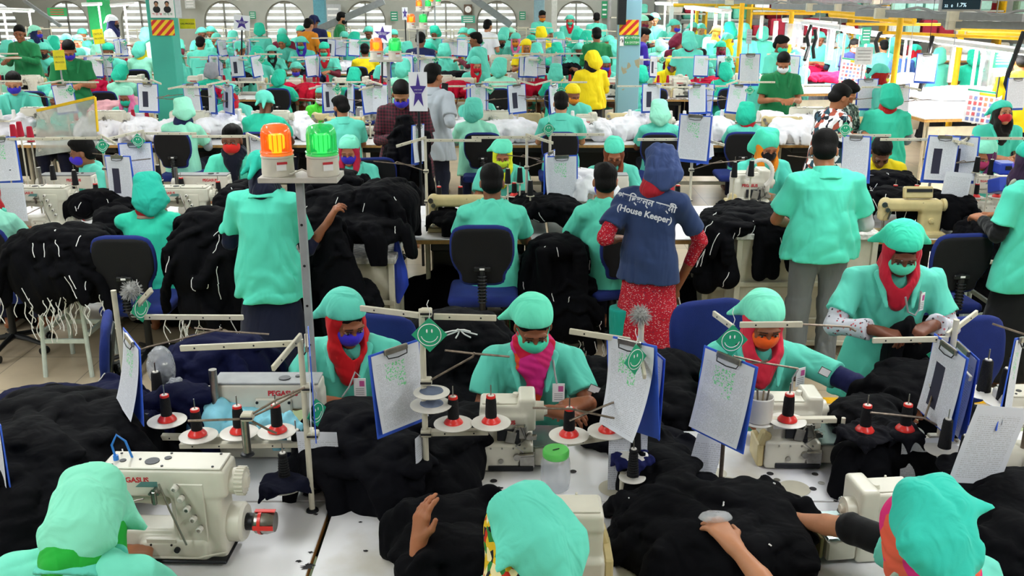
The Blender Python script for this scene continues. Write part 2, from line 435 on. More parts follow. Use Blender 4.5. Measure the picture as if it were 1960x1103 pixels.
        for d in range(3):
            sl0 = [slice(None)] * 3; sl1 = [slice(None)] * 3; sl0[d] = slice(0, -1); sl1[d] = slice(1, None)
            A, B = I[tuple(sl0)], I[tuple(sl1)]
            e = np.argwhere(A != B); e = e[(e[:, (d + 1) % 3] > 0) & (e[:, (d + 2) % 3] > 0)]
            u, w_ = (d + 1) % 3, (d + 2) % 3
            def cell(du, dw):
                q = e.copy(); q[:, u] -= du; q[:, w_] -= dw; return ids[tuple(q.T)]
            q = np.stack([cell(0, 0), cell(1, 0), cell(1, 1), cell(0, 1)], 1)
            fl = ~A[tuple(e.T)]; q[fl] = q[fl][:, ::-1]; Q.append(q)
        Q = np.concatenate(Q); Q = Q[(Q >= 0).all(1)]
        me = bpy.data.meshes.new(name)
        me.vertices.add(len(V)); me.vertices.foreach_set('co', V.astype(np.float32).ravel())
        me.loops.add(len(Q) * 4); me.loops.foreach_set('vertex_index', Q.astype(np.int32).ravel())
        me.polygons.add(len(Q)); me.polygons.foreach_set('loop_start', np.arange(0, len(Q) * 4, 4, dtype=np.int32))
        me.update(calc_edges=True); me.polygons.foreach_set('use_smooth', np.ones(len(Q), bool)); me.update()
        return me
# ------------------------------------------------------------------ people
MINT, TEAL, MINTL = '60cdb8', '26b29c', '88d8c2'
NAVY, BLACKC = '10142e', '0a0a0d'
SKIN, SKIN2, SKIN3 = 'a86a48', '8a5236', 'bd8260'
CL = cloth_mat(fold=1.0, fscale=6); CLH = cloth_mat('cloth_soft', fold=.8, fscale=11); SK = skin_mat()
HAIRM = mat('hair', '070505', .7, noise=.3, nscale=80, bump=.4, bscale=220, spec=.2)
MASKM = cloth_mat('mask_cloth', fold=.15, fscale=20, rough=.8, weave=.05)
EYEW = mat('eye_white', '988c84', .3, noise=0); EYED = mat('eye_dark', '120a08', .2, noise=0)
def Rm(yaw, pitch, roll=0):
    return Matrix.Rotation(yaw, 3, 'Z') @ Matrix.Rotation(pitch, 3, 'X') @ Matrix.Rotation(roll, 3, 'Y')
def V(*a): return Vector(a)
SIT = dict(kind='sit', pel=(0, 0, .54), nb=(0, -.10, 1.02), hc=(0, -.15, 1.155), yaw=0., pitch=.35, roll=0.,
           sh=((-.175, -.06, .965), (.175, -.06, .965)), el=((-.235, -.20, .74), (.235, -.20, .74)),
           wr=((-.11, -.41, .81), (.11, -.41, .81)), hd=((.45, -.9, -.05), (-.45, -.9, -.05)), hn=((.2, .1, -1), (-.2, .1, -1)), curl=.45,
           hip=((-.09, -.02, .52), (.09, -.02, .52)), kn=((-.13, -.44, .52), (.13, -.44, .52)), an=((-.13, -.40, .09), (.13, -.40, .09)))
STAND = dict(kind='stand', pel=(0, 0, .90), nb=(0, -.04, 1.345), hc=(0, -.075, 1.485), yaw=0., pitch=.35, roll=0.,
             sh=((-.18, -.02, 1.295), (.18, -.02, 1.295)), el=((-.235, -.05, 1.03), (.235, -.05, 1.03)),
             wr=((-.10, -.27, 1.07), (.10, -.27, 1.07)), hd=((.5, -.85, 0), (-.5, -.85, 0)), hn=((.2, .1, -1), (-.2, .1, -1)), curl=.5,
             hip=((-.09, 0, .88), (.09, 0, .88)), kn=((-.10, -.02, .48), (.10, -.02, .48)), an=((-.10, .02, .08), (.10, .02, .08)))
def pose(base, **kw):
    p = dict(base); p.update(kw); return p

def hand(F, W, D, N, T, curl=.5, s=1., g=0., spread=.12, thumb=.6, k=.006):
    W, D, N, T = Vector(W), Vector(D).normalized(), Vector(N), Vector(T)
    N = (N - D * N.dot(D)).normalized(); T2 = D.cross(N); T = T2 if T2.dot(T) > 0 else -T2
    offs = (.030, .010, -.010, -.028); ln = (.072, .080, .074, .058)
    for i in range(4):
        kn = W + D * (.088 - (.004, 0, .004, .012)[i]) * s + T * offs[i] * s
        F.cone(W + T * offs[i] * .55 * s, kn, .0165 * s, .0125 * s + g * .5, k=.014)
        d0 = (D + T * spread * (1.5 - i) * .6).normalized(); a = curl * (.55 + .12 * i); p = kn
        for q, fr in enumerate((.46, .30, .24)):
            dd = d0 * math.cos(a) + N * math.sin(a); e = p + dd * ln[i] * fr * s
            F.cone(p, e, (.0095, .0088, .008)[q] * s + g, (.0088, .008, .0068)[q] * s + g, k=k if q else .01)
            p = e; a += curl * (.9 if q == 0 else .6)
    p = W + D * .022 * s + T * .022 * s; dd = (D * (.75 - thumb * .3) + T * thumb + N * .35 * curl).normalized(); e = p + dd * .046 * s
    F.cone(p, e, .0145 * s, .0105 * s + g, k=.012); d2 = (D * .9 + N * .5 * curl - T * .05 + dd * .4).normalized()
    F.cone(e, e + d2 * .032 * s, .0105 * s + g, .0085 * s + g, k=k)

def frame(P): return Vector(P['hc']), Rm(P['yaw'], P['pitch'], P['roll'])
def hp(P, *a):
    c, R = frame(P); return c + R @ Vector(a)
def mk_body(P, h):
    c, R = frame(P)
    pts = [Vector(q) for k in ('pel', 'nb', 'hc') for q in [P[k]]] + [Vector(q) for k in ('sh', 'el', 'wr', 'hip', 'kn', 'an') for q in P[k]]
    for i in (0, 1): pts.append(Vector(P['wr'][i]) + Vector(P['hd'][i]).normalized() * .17)
    lo = [min(p[i] for p in pts) - .13 for i in range(3)]; hi = [max(p[i] for p in pts) + .16 for i in range(3)]
    F = Field(lo, hi, h); g = .0025 if h > .0065 else 0
    M = np.array(R)
    L = lambda *a: c + R @ Vector(a)
    F.ell(L(0, .018, .032), (.073, .092, .086), M, .0).ell(L(0, -.028, -.028), (.058, .062, .082), M, .03)
    F.ell(L(0, -.062, -.082), (.026, .024, .024), M, .03).cone(L(-.036, .0, -.07), L(0, -.065, -.088), .018, .018, k=.02).cone(L(.036, .0, -.07), L(0, -.065, -.088), .018, .018, k=.02)
    F.ell(L(-.034, -.066, -.028), (.022, .018, .018), M, .02).ell(L(.034, -.066, -.028), (.022, .018, .018), M, .02)
    F.ell(L(-.031, -.094, .004), (.020, .016, .012), M, .012, 's').ell(L(.031, -.094, .004), (.020, .016, .012), M, .012, 's')
    F.cone(L(-.045, -.078, .022), L(-.010, -.086, .020), .009, k=.012).cone(L(.045, -.078, .022), L(.010, -.086, .020), .009, k=.012)
    F.cone(L(0, -.085, .012), L(0, -.106, -.028), .0075, .0115, k=.012).ell(L(-.011, -.094, -.031), (.010, .012, .008), M, .006).ell(L(.011, -.094, -.031), (.010, .012, .008), M, .006)
    F.ell(L(0, -.086, -.054), (.024, .011, .006), M, .006).ell(L(0, -.085, -.063), (.020, .011, .0065), M, .006)
    for s in (-1, 1):   # eyelids and ears
        F.ell(L(s * .031, -.078, .003), (.0155, .013, .010), M, .006)
        F.ell(L(s * .076, .008, -.008), (.010, .018, .030), np.array(R @ Matrix.Rotation(s * .35, 3, 'Z')), .01)
    nb = Vector(P['nb']); pel = Vector(P['pel'])
    F.cone(L(0, .012, -.05), nb + Vector((0, .015, -.01)), .050, .056, k=.03)
    F.loft(pel - Vector((0, 0, .08)), nb, (1, 0, 0), [(0, .15, .11), (.4, .13, .10), (.8, .15, .095), (1, .06, .055)], k=.03)
    for i in (0, 1):
        sh, el, wr = (Vector(P[k][i]) for k in ('sh', 'el', 'wr'))
        F.cone(nb, sh, .040, .040, k=.03).cone(sh, el, .040, .037, k=.02).cone(el, el + (wr - el) * .45, .037, .034, k=.012).cone(el + (wr - el) * .45, wr, .034, .024, k=.01, fl=None)
        D = Vector(P['hd'][i]).normalized(); N = Vector(P['hn'][i]); tt = P.get('ht', (None, None))[i]
        T = Vector(tt) if tt else Vector((1 if i == 0 else -1, 0, .3))
        cu = P['curl'] if not isinstance(P['curl'], tuple) else P['curl'][i]
        F.cone(wr, wr + D * .03, .025, .024, k=.01)
        hand(F, wr + D * .02, D, N, T, cu, g=g)
        hi_, kn, an = (Vector(P[k][i]) for k in ('hip', 'kn', 'an'))
        F.cone(hi_, kn, .075, .052, k=.03).cone(kn, an, .048, .035, k=.02).cone(an + Vector((0, .03, -.045)), an + Vector((0, -.15, -.055)), .03, .024, k=.02)
    me = F.mesh('body'); me.materials.append(SK); return me
def mk_eyes(P, h):
    m = MB(); c, R = frame(P); L = lambda *a: c + R @ Vector(a)
    e = (P['yaw'], P['pitch'], P['roll'])
    for s in (-1, 1):
        m.mi(0)
        for_R = R
        def ell(cc, r, n=12):
            st = len(m.v); m.sph((0, 0, 0), r, n, 8)
            for q in range(st, len(m.v)): m.v[q] = tuple(cc + for_R @ Vector(m.v[q]))
        ell(L(s * .031, -.082, .001), (.0125, .0110, .0050 if P['pitch'] > .2 else .0080))
        m.mi(1); ell(L(s * .031, -.0905, -.001), (.0062, .0045, .0052))
        m.tube([L(s * .016, -.0925, .008), L(s * .024, -.0945, .0115), L(s * .034, -.0925, .011), L(s * .045, -.083, .006)], .0016, 6)
        m.tube([L(s * .012, -.097, .028), L(s * .024, -.099, .031), L(s * .037, -.093, .029), L(s * .049, -.081, .020)], lambda t: .0024 - .0012 * t, 6)
    return m.mesh('eyes', [EYEW, EYED])
def mk_cap(P, h, st=0):
    c, R = frame(P); M = np.array(R); L = lambda *a: c + R @ Vector(a)
    F = Field(c - Vector((.2, .2, .26)), c + Vector((.2, .26, .24)), h)
    F.ell(L(0, .026, .046), (.090, .108, .082), M, 0).ell(L(0, .065, .050), (.084, .080, .068), M, .03)
    F.folds(.006, 5, (1, .2, .5), (.3, 1, .2), seed=st * 1.7)
    F.plane(L(0, -.09, .072), R @ Vector((0, -.50, -1)), .005)
    F.cone(L(-.03, .115, .01), L(-.045, .15, -.07 - .02 * (st % 2)), .032, .014, k=.02, fl=((0, 1, 0), 1.6))
    F.cone(L(.02, .115, .01), L(.05, .14, -.06), .03, .012, k=.02, fl=((0, 1, 0), 1.6))
    for sd in ((), (-1,), (-1, 1))[st % 3]: F.cone(L(sd * .05, .055, .055), L(sd * .142, .085, -.025), .048, .012, k=.03, fl=((0, 1, 0), 1.7))
    me = F.mesh('headscarf'); me.materials.append(CLH); return me
def mk_hood(P, h, st=0):
    c, R = frame(P); M = np.array(R); L = lambda *a: c + R @ Vector(a)
    F = Field(c - Vector((.24, .24, .30)), c + Vector((.24, .30, .24)), h)
    tx = (-.03, .05, 0, .07, -.06)[st % 5]
    F.ell(L(0, .03, .040), (.096, .112, .094), M, 0).cone(L(-.05, .07, .09), L(.05, .07, .09), .05, .05, k=.02)
    fl = .85 if 'hl' in P else 1.
    F.loft(L(0, .05, .13), L(tx, .125, -.15 - .02 * (st % 3)), R @ Vector((1, 0, 0)), [(0, .055, .05), (.3, .108, .08), (.66, .126 * fl, .075), (.82, .10 * fl, .05), (1, .02, .015)], k=.025)
    if 'hl' in P: F.loft(L(0, .05, .02), L(-.03, .13, -.02 - P['hl']), R @ Vector((1, 0, 0)), [(0, .085, .07), (.5, .100, .08), (.8, .07, .05), (1, .02, .02)], k=.02).cone(L(-.05, -.03, .03), L(-.140, -.03, -.005), .05, .010, k=.03)
    F.cone(L(.05, .1, -.02), L(.12, .09, -.08), .04, .01, k=.04, fl=((0, 1, 0), 1.5)) if st % 2 else F.cone(L(-.05, .1, -.02), L(-.12, .09, -.07), .04, .01, k=.04, fl=((0, 1, 0), 1.5))
    F.folds(.009, 3.4, (1, .2, .35), (.1, .1, .3), seed=st * 2.1)
    for a, b, r_ in P.get('tips', ()): F.cone(L(*a), L(*b), r_, .010, k=.035, fl=((0, 0, 1), 1.4))
    if 'cut' in P: F.plane(L(0, P['cut'], 0), R @ Vector((0, -1, .35)), .01)
    F.ell(L(0, -.135, -.05), (.082, .105, .115), M, .01, 's')
    me = F.mesh('headscarf'); me.materials.append(CLH); return me
def mk_hijab(P, h, st=0):
    c, R = frame(P); M = np.array(R); L = lambda *a: c + R @ Vector(a); nb = Vector(P['nb'])
    F = Field(c - Vector((.25, .25, .42)), c + Vector((.25, .25, .18)), h)
    F.ell(L(0, .020, .026), (.083, .099, .084), M, 0).cone(L(0, .03, -.03), nb + Vector((0, .02, .01)), .080, .092, k=.05)
    F.cone(L(-.06, -.01, -.02), L(-.05, -.045, -.10), .028, .03, k=.03).cone(L(.06, -.01, -.02), L(.05, -.045, -.10), .028, .03, k=.03)
    F.cone(L(-.05, -.045, -.10), L(.05, -.045, -.10), .03, .03, k=.03)
    F.ell(nb + Vector((0, -.075, -.01)), (.088, .055, .085), None, .05).ell(nb + Vector((.0, -.085, -.08)), (.055, .045, .10), None, .04)
    if 'cut' in P: F.ell(L(0, .01, .01), (.096, .112, .108), M, .03).cone(L(0, 0, -.05), nb + Vector((0, .0, .0)), .095, .105, k=.04)
    F.folds(.0045, 5, (.3, .2, 1), (1, .3, .4), seed=st)
    F.ell(L(0, -.105, -.008), (.066, .088, .100), M, .008, 's').ell(L(0, -.085, -.13), (.040, .05, .07), M, .03, 's')
    me = F.mesh('inner_scarf'); me.materials.append(CLH); return me
def mk_scarf(P, h, st=0):
    """cloth round the neck and on the chest only"""
    nb = Vector(P['nb'])
    F = Field(nb - Vector((.2, .25, .3)), nb + Vector((.2, .2, .15)), h)
    F.cone(nb + Vector((-.04, -.03, .03)), nb + Vector((.04, -.03, .03)), .062, .062, k=.04).cone(nb + Vector((-.03, .04, .03)), nb + Vector((.03, .04, .03)), .06, .06, k=.04)
    F.ell(nb + Vector((0, -.085, -.03)), (.075, .055, .08), None, .04).ell(nb + Vector((.01, -.095, -.11)), (.04, .04, .12), None, .03)
    F.folds(.006, 9, (.3, .3, 1), (1, .2, .3), seed=st)
    me = F.mesh('scarf'); me.materials.append(CLH); return me
def mk_mask(P, h, st=0):
    c, R = frame(P); M = np.array(R); L = lambda *a: c + R @ Vector(a); h = min(h, .005)
    F = Field(c - Vector((.13, .15, .17)), c + Vector((.13, .13, .08)), h)
    F.ell(L(0, -.036, -.044), (.070, .070, .060), M, 0).ell(L(0, -.085, -.028), (.028, .032, .032), M, .03)
    F.plane(L(0, -.1, -.006), R @ Vector((0, -.10, 1)), .006).plane(L(0, -.008, 0), R @ Vector((0, 1, 0)), .004).plane(L(0, 0, -.103), R @ Vector((0, 0, -1)), .01)
    me = F.mesh('face_mask'); me.materials.append(MASKM)
    return me
def mk_straps(P, h):
    m = MB(); c, R = frame(P); L = lambda *a: c + R @ Vector(a)
    for s in (-1, 1):
        m.tube([L(s * .060, -.035, -.022), L(s * .072, -.015, -.002), L(s * .080, .006, .010)], .0018, 6)
        m.tube([L(s * .056, -.035, -.075), L(s * .070, -.010, -.045), L(s * .078, .008, -.03)], .0018, 6)
    return m.mesh('mask_strap', MASKM)
def mk_fringe(P, h, st=0):
    c, R = frame(P); M = np.array(R); L = lambda *a: c + R @ Vector(a); h = min(h, .006)
    F = Field(c - Vector((.16, .16, .16)), c + Vector((.16, .2, .2)), h)
    F.ell(L(0, .020, .040), (.0765, .0965, .083), M, 0).folds(.002, 16)
    F.ell(L(0, -.115, -.015), (.062, .072, .082), M, .012, 's').plane(L(0, .0, -.02), R @ Vector((0, -.2, -1)), .01)
    me = F.mesh('hair'); me.materials.append(HAIRM); return me
def mk_hair(P, h, st=0):
    c, R = frame(P); M = np.array(R); L = lambda *a: c + R @ Vector(a); h = min(h, .008)
    F = Field(c - Vector((.16, .16, .16)), c + Vector((.16, .2, .2)), h)
    F.ell(L(0, .028, .050), (.081, .098, .084), M, 0).ell(L(.01, -.02, .10), (.062, .060, .035), M, .02).ell(L(0, .06, -.02), (.072, .062, .06), M, .02)
    F.folds(.003, 16, (1, .3, .3), (.2, 1, .4), seed=st)
    F.ell(L(0, -.125, -.02), (.070, .085, .085), M, .012, 's').plane(L(0, .0, -.07), R @ Vector((0, -.2, -1)), .01)
    for s in (-1, 1): F.ell(L(s * .085, -.005, -.015), (.02, .026, .034), M, .008, 's')
    me = F.mesh('hair'); me.materials.append(HAIRM); return me
def mk_smock(P, h, st=0, male=False):
    nb, pel = Vector(P['nb']), Vector(P['pel']); sit = P['kind'] == 'sit'
    z0 = pel.z - (.10 if sit else P.get('hem', .23)); p0 = Vector((pel.x, pel.y, z0))
    pts = [p0, nb, Vector(P['sh'][0]), Vector(P['sh'][1]), Vector(P['el'][0]), Vector(P['el'][1])]
    lo = [min(p[i] for p in pts) - .24 for i in range(3)]; hi = [max(p[i] for p in pts) + .24 for i in range(3)]; lo[2] = z0 - .02; hi[2] = nb.z + .09
    F = Field(lo, hi, h); wd = P.get('wd', 1.) * (1.06 if male else 1.)
    T = [(0, .205, .175), (.2, .20, .165), (.5, .172, .13), (.76, .178, .125), (.9, .145, .10), (1, .085, .075)] if sit else \
        [(0, .235, .165), (.25, .215, .155), (.5, .18, .13), (.62, .172, .125), (.84, .18, .12), (.94, .14, .095), (1, .085, .075)]
    T = [(t, a * wd, b * wd, P.get('bend', 0) * math.sin(PI * t) * 0, P.get('bend', .02) * math.sin(PI * t)) for t, a, b in T]
    F.loft(p0, nb + Vector((0, .01, .0)), (1, 0, 0), T, k=0)
    for i in (0, 1):
        sh, el, wr = (Vector(P[k][i]) for k in ('sh', 'el', 'wr')); d = (el - sh)
        F.cone(nb + Vector((0, .01, -.03)), sh, .066, .062, k=.05)
        e = sh + d * P.get('sleeve', .72)
        sd = d.normalized().cross(Vector((0, 0, 1))); sd = sd if sd.length > .1 else Vector((1, 0, 0))
        F.loft(sh - d * .05, e, sd, [(0, .056, .056), (.3, .064, .062), (1, .074, .068)], k=.03)
    F.folds(.014 if sit else .012, 2.6, (1, .35, .12), (.35, .3, 1), seed=st * 1.3 + 1)
    F.folds(.018 if not sit else .008, 2.6, (1, .8, .06), (.1, .1, .4), seed=st, z0=z0, z1=z0 + .6)
    me = F.mesh('smock'); me.materials.append(CL); return me
def mk_collar(P, h, st=0):
    nb = Vector(P['nb']); F = Field(nb - Vector((.16, .2, .2)), nb + Vector((.16, .16, .1)), min(h, .007))
    u = (Vector(P['hc']) - nb).normalized(); u = (u + Vector((0, .2, .5))).normalized()
    F.loft(nb - u * .035 + Vector((0, .016, 0)), nb + u * .045 + Vector((0, .012, 0)), (1, 0, 0), [(0, .112, .104), (.5, .094, .090), (1, .076, .072)], k=0)
    F.loft(nb - u * .0 + Vector((0, .012, 0)), nb + u * .08 + Vector((0, .012, 0)), (1, 0, 0), [(0, .055, .05), (1, .058, .055)], k=0, op='s')
    F.cone(nb + Vector((0, -.13, -.0)), nb + Vector((0, -.05, .05)), .05, .035, k=.005, op='s')
    for s in (-1, 1): F.cone(nb + Vector((s * .092, -.055, .0)), nb + Vector((s * .062, -.138, -.14)), .026, .010, k=.01, fl=((0, 1, -.4), 1.6))
    me = F.mesh('collar'); me.materials.append(CL); return me
def mk_sleeves(P, h, st=0, which=(0, 1)):
    pts = [Vector(P[k][i]) for k in ('sh', 'el', 'wr') for i in which]
    lo = [min(p[i] for p in pts) - .1 for i in range(3)]; hi = [max(p[i] for p in pts) + .1 for i in range(3)]
    F = Field(lo, hi, h); cu = P.get('cuff', .93)
    for i in which:
        sh, el, wr = (Vector(P[k][i]) for k in ('sh', 'el', 'wr')); d = (el - sh)
        F.cone(sh + d * .35, el, .054, .048, k=.02); e = el + (wr - el) * cu; ax = e - el
        sd = ax.normalized().cross(Vector((0, 0, 1))); sd = sd if sd.length > .1 else Vector((1, 0, 0))
        r = P.get('cuffr', .038)
        F.loft(el - ax * .02, e, sd, [(0, .047, .047), (.5, .044, .042), (1, r, r)], k=.02)
    F.folds(.004, 9, (.4, .9, .9), (1, .2, .3), seed=st)
    me = F.mesh('sleeve'); me.materials.append(CL); return me
def mk_legs(P, h, st=0, skirt=False):
    pts = [Vector(P[k][i]) for k in ('hip', 'kn', 'an') for i in (0, 1)]
    lo = [min(p[i] for p in pts) - .2 for i in range(3)]; hi = [max(p[i] for p in pts) + .16 for i in range(3)]; lo[2] = min(p.z for p in pts) - .06
    F = Field(lo, hi, h); sit = P['kind'] == 'sit'
    for i in (0, 1):
        hi_, kn, an = (Vector(P[k][i]) for k in ('hip', 'kn', 'an')); d = kn - an
        F.cone(hi_, kn, .096, .070, k=.04)
        F.loft(kn + d * .1, an + d * .05, (1, 0, 0), [(0, .070, .072), (.5, .064, .068), (1, .064, .070)] if not skirt else [(0, .09, .09), (.5, .11, .11), (1, .15, .14)], k=.04)
    F.ell(Vector(P['pel']) - Vector((0, 0, .03)), (.15, .11, .10), None, .04)
    if skirt and not sit: F.loft((0, 0, .92), (0, 0, .08), (1, 0, 0), [(0, .12, .09), (.2, .16, .125), (.4, .20, .155), (1, .27, .21)], k=.03)
    F.folds(.007, 4.5, (1, .6, .1), (.3, .3, 1), seed=st)
    me = F.mesh('trousers'); me.materials.append(CL); return me
def mk_shoes(P, h, st=0):
    m = MB()
    for i in (0, 1):
        a = Vector(P['an'][i]); m.mi(0).box((a.x, a.y - .045, .012), (.09, .25, .022), None, .008)
        m.tube([(a.x - .045, a.y - .07, .02), (a.x - .03, a.y - .08, .06), (a.x + .03, a.y - .08, .06), (a.x + .045, a.y - .07, .02)], .008, 6)
    return m.mesh('sandals', mat('sandal', '3a2018', .6))

PART_FN = dict(body=mk_body, eyes=mk_eyes, cap=mk_cap, hood=mk_hood, hijab=mk_hijab, scarf=mk_scarf, mask=mk_mask, straps=mk_straps, hair=mk_hair, fringe=mk_fringe,
               smock=mk_smock, collar=mk_collar, sleeveL=lambda P, h, st=0: mk_sleeves(P, h, st, (0,)), sleeveR=lambda P, h, st=0: mk_sleeves(P, h, st, (1,)), legs=mk_legs, skirt=lambda P, h, st=0: mk_legs(P, h, st, True), shoes=mk_shoes)
PART_NAME = dict(body='body', eyes='eyes', cap='headscarf', hood='headscarf', hijab='inner_scarf', scarf='neck_scarf', mask='face_mask', straps='mask_strap', hair='hair', fringe='hair',
                 smock='smock', collar='collar', sleeveL='sleeve', sleeveR='sleeve', legs='trousers', skirt='skirt', shoes='sandals')
PMESH = {}
def person(label, loc, rz, P, key, wear, skin=SKIN, h=.011, hb=None, scale=1., st=0, group=None, mats={}):
    """wear: list of (part, colour) ; key names the pose so that meshes are shared between like figures"""
    root = empty('person', loc, rz); root.scale = (scale,) * 3
    tag(root, label, 'person', group)
    wr_ = [('body', skin)]
    for part, col in wear: wr_ += [('sleeveL', col), ('sleeveR', col)] if part == 'sleeves' else [(part, col)]
    for part, col in wr_:
        s_ = st if part in ('cap', 'hood', 'smock', 'hijab', 'scarf') else 0
        if h > .009: s_ = s_ % 3
        k = (key, part, s_)
        if k not in PMESH:
            hh = (hb or h) if part in ('body', 'straps') else h
            PMESH[k] = PART_FN[part](P, hh) if part in ('body', 'eyes', 'straps') else PART_FN[part](P, hh, s_)
        me = PMESH[k]; mm = mats.get(part)
        if mm is not None: me = me.copy(); me.materials.clear(); me.materials.append(mm)
        o = obj(PART_NAME[part], me, root, None, col)
        if part == 'mask' : o['label'] = 'cloth face mask'
    return root
# ------------------------------------------------------------------ shared materials of the props
WHITE = mat('white_laminate', 'f1eff0', .35, noise=.02)
def table_top_mat():
    m, nt, b = new_mat('worn_table_top'); tc = nd(nt, 'TexCoord')
    n = nd(nt, 'TexNoise', i_Scale=2.2, i_Detail=5.0); nt.links.new(tc.outputs['Object'], n.inputs['Vector'])
    cr = nd(nt, 'ValToRGB'); e = cr.color_ramp.elements; e[0].position = .50; e[0].color = (*srgb('f0eef1'), 1); e[1].position = .68; e[1].color = (*srgb('cfc8b8'), 1)
    nt.links.new(n.outputs['Fac'], cr.inputs[0])
    n2 = nd(nt, 'TexNoise', i_Scale=11.0, i_Detail=6.0); nt.links.new(tc.outputs['Object'], n2.inputs['Vector'])
    t = nd(nt, 'Math', operation='GREATER_THAN', n1=.735); nt.links.new(n2.outputs['Fac'], t.inputs[0])
    mx = nd(nt, 'Mix', data_type='RGBA'); nt.links.new(t.outputs[0], mx.inputs[0]); nt.links.new(cr.outputs[0], mx.inputs[6]); mx.inputs[7].default_value = (*srgb('2a2a2e'), 1)
    nt.links.new(mx.outputs[2], b.inputs['Base Color']); b.inputs['Roughness'].default_value = .35
    return m
TOPM = table_top_mat()
WOOD = mat('wood_edge', 'b88a4e', .6, noise=.12, nscale=30, bump=.2)
CREAM = mat('cream_enamel', 'cfc8b4', .45, noise=.05, bump=.08, bscale=30)
BEIGE = mat('machine_enamel', 'd6d1c2', .33, noise=.04, nscale=8)
YELLO = mat('yellowed_enamel', 'cdbb88', .4, noise=.06)
GREYP = mat('grey_paint', '9a9c9e', .5)
STEEL = mat('steel', '9d9a94', .3, 1., noise=.12, nscale=40)
RUST = mat('rusty_rod', '85776a', .45, .8, noise=.2, nscale=50)
DARK = mat('dark_metal', '25262a', .4, .5)
BLK = mat('black_plastic', '141518', .45)
BLUEF = mat('blue_fabric', '14276f', .9, bump=.3, bscale=400)
BLACKF = mat('black_fabric', '0d0c10', .92, bump=.3, bscale=400)
REDP = mat('red_plastic', 'e0322c', .3, noise=.02)
WPLA = mat('white_plastic', 'ddd8cf', .35, noise=.03)
THR = mat('black_thread', '101013', .7, noise=0, bump=.5, bscale=300, spec=.3)
THW = mat('white_thread', 'eceae8', .8, noise=0, bump=.3, bscale=300)
THRED = mat('red_thread', 'b01430', .8, noise=0)
CORDB = mat('blue_hose', '2e7fd8', .4)
BLUEP = mat('blue_board', '3a63d8', .4, noise=.03)
GREEND = mat('green_card', '22a277', .5, noise=.03)
RED_INK = mat('red_ink', 'c8303a', .6, noise=0); DARK_INK = mat('dark_ink', '3a3a34', .6, noise=0); WHITE_INK = mat('white_ink', 'f2f2f2', .6, noise=0)
PINKT = mat('pink_cloth', 'd47a8a', .9)
CLEAR = mat('clear_plastic', 'c8ccd4', .10, noise=0, trans=0, alpha=.42, spec=1.0)
BAGM = mat('crinkled_clear_bag', 'e8ecf2', .15, noise=.1, bump=1.0, bscale=45, alpha=.35, spec=1.0)

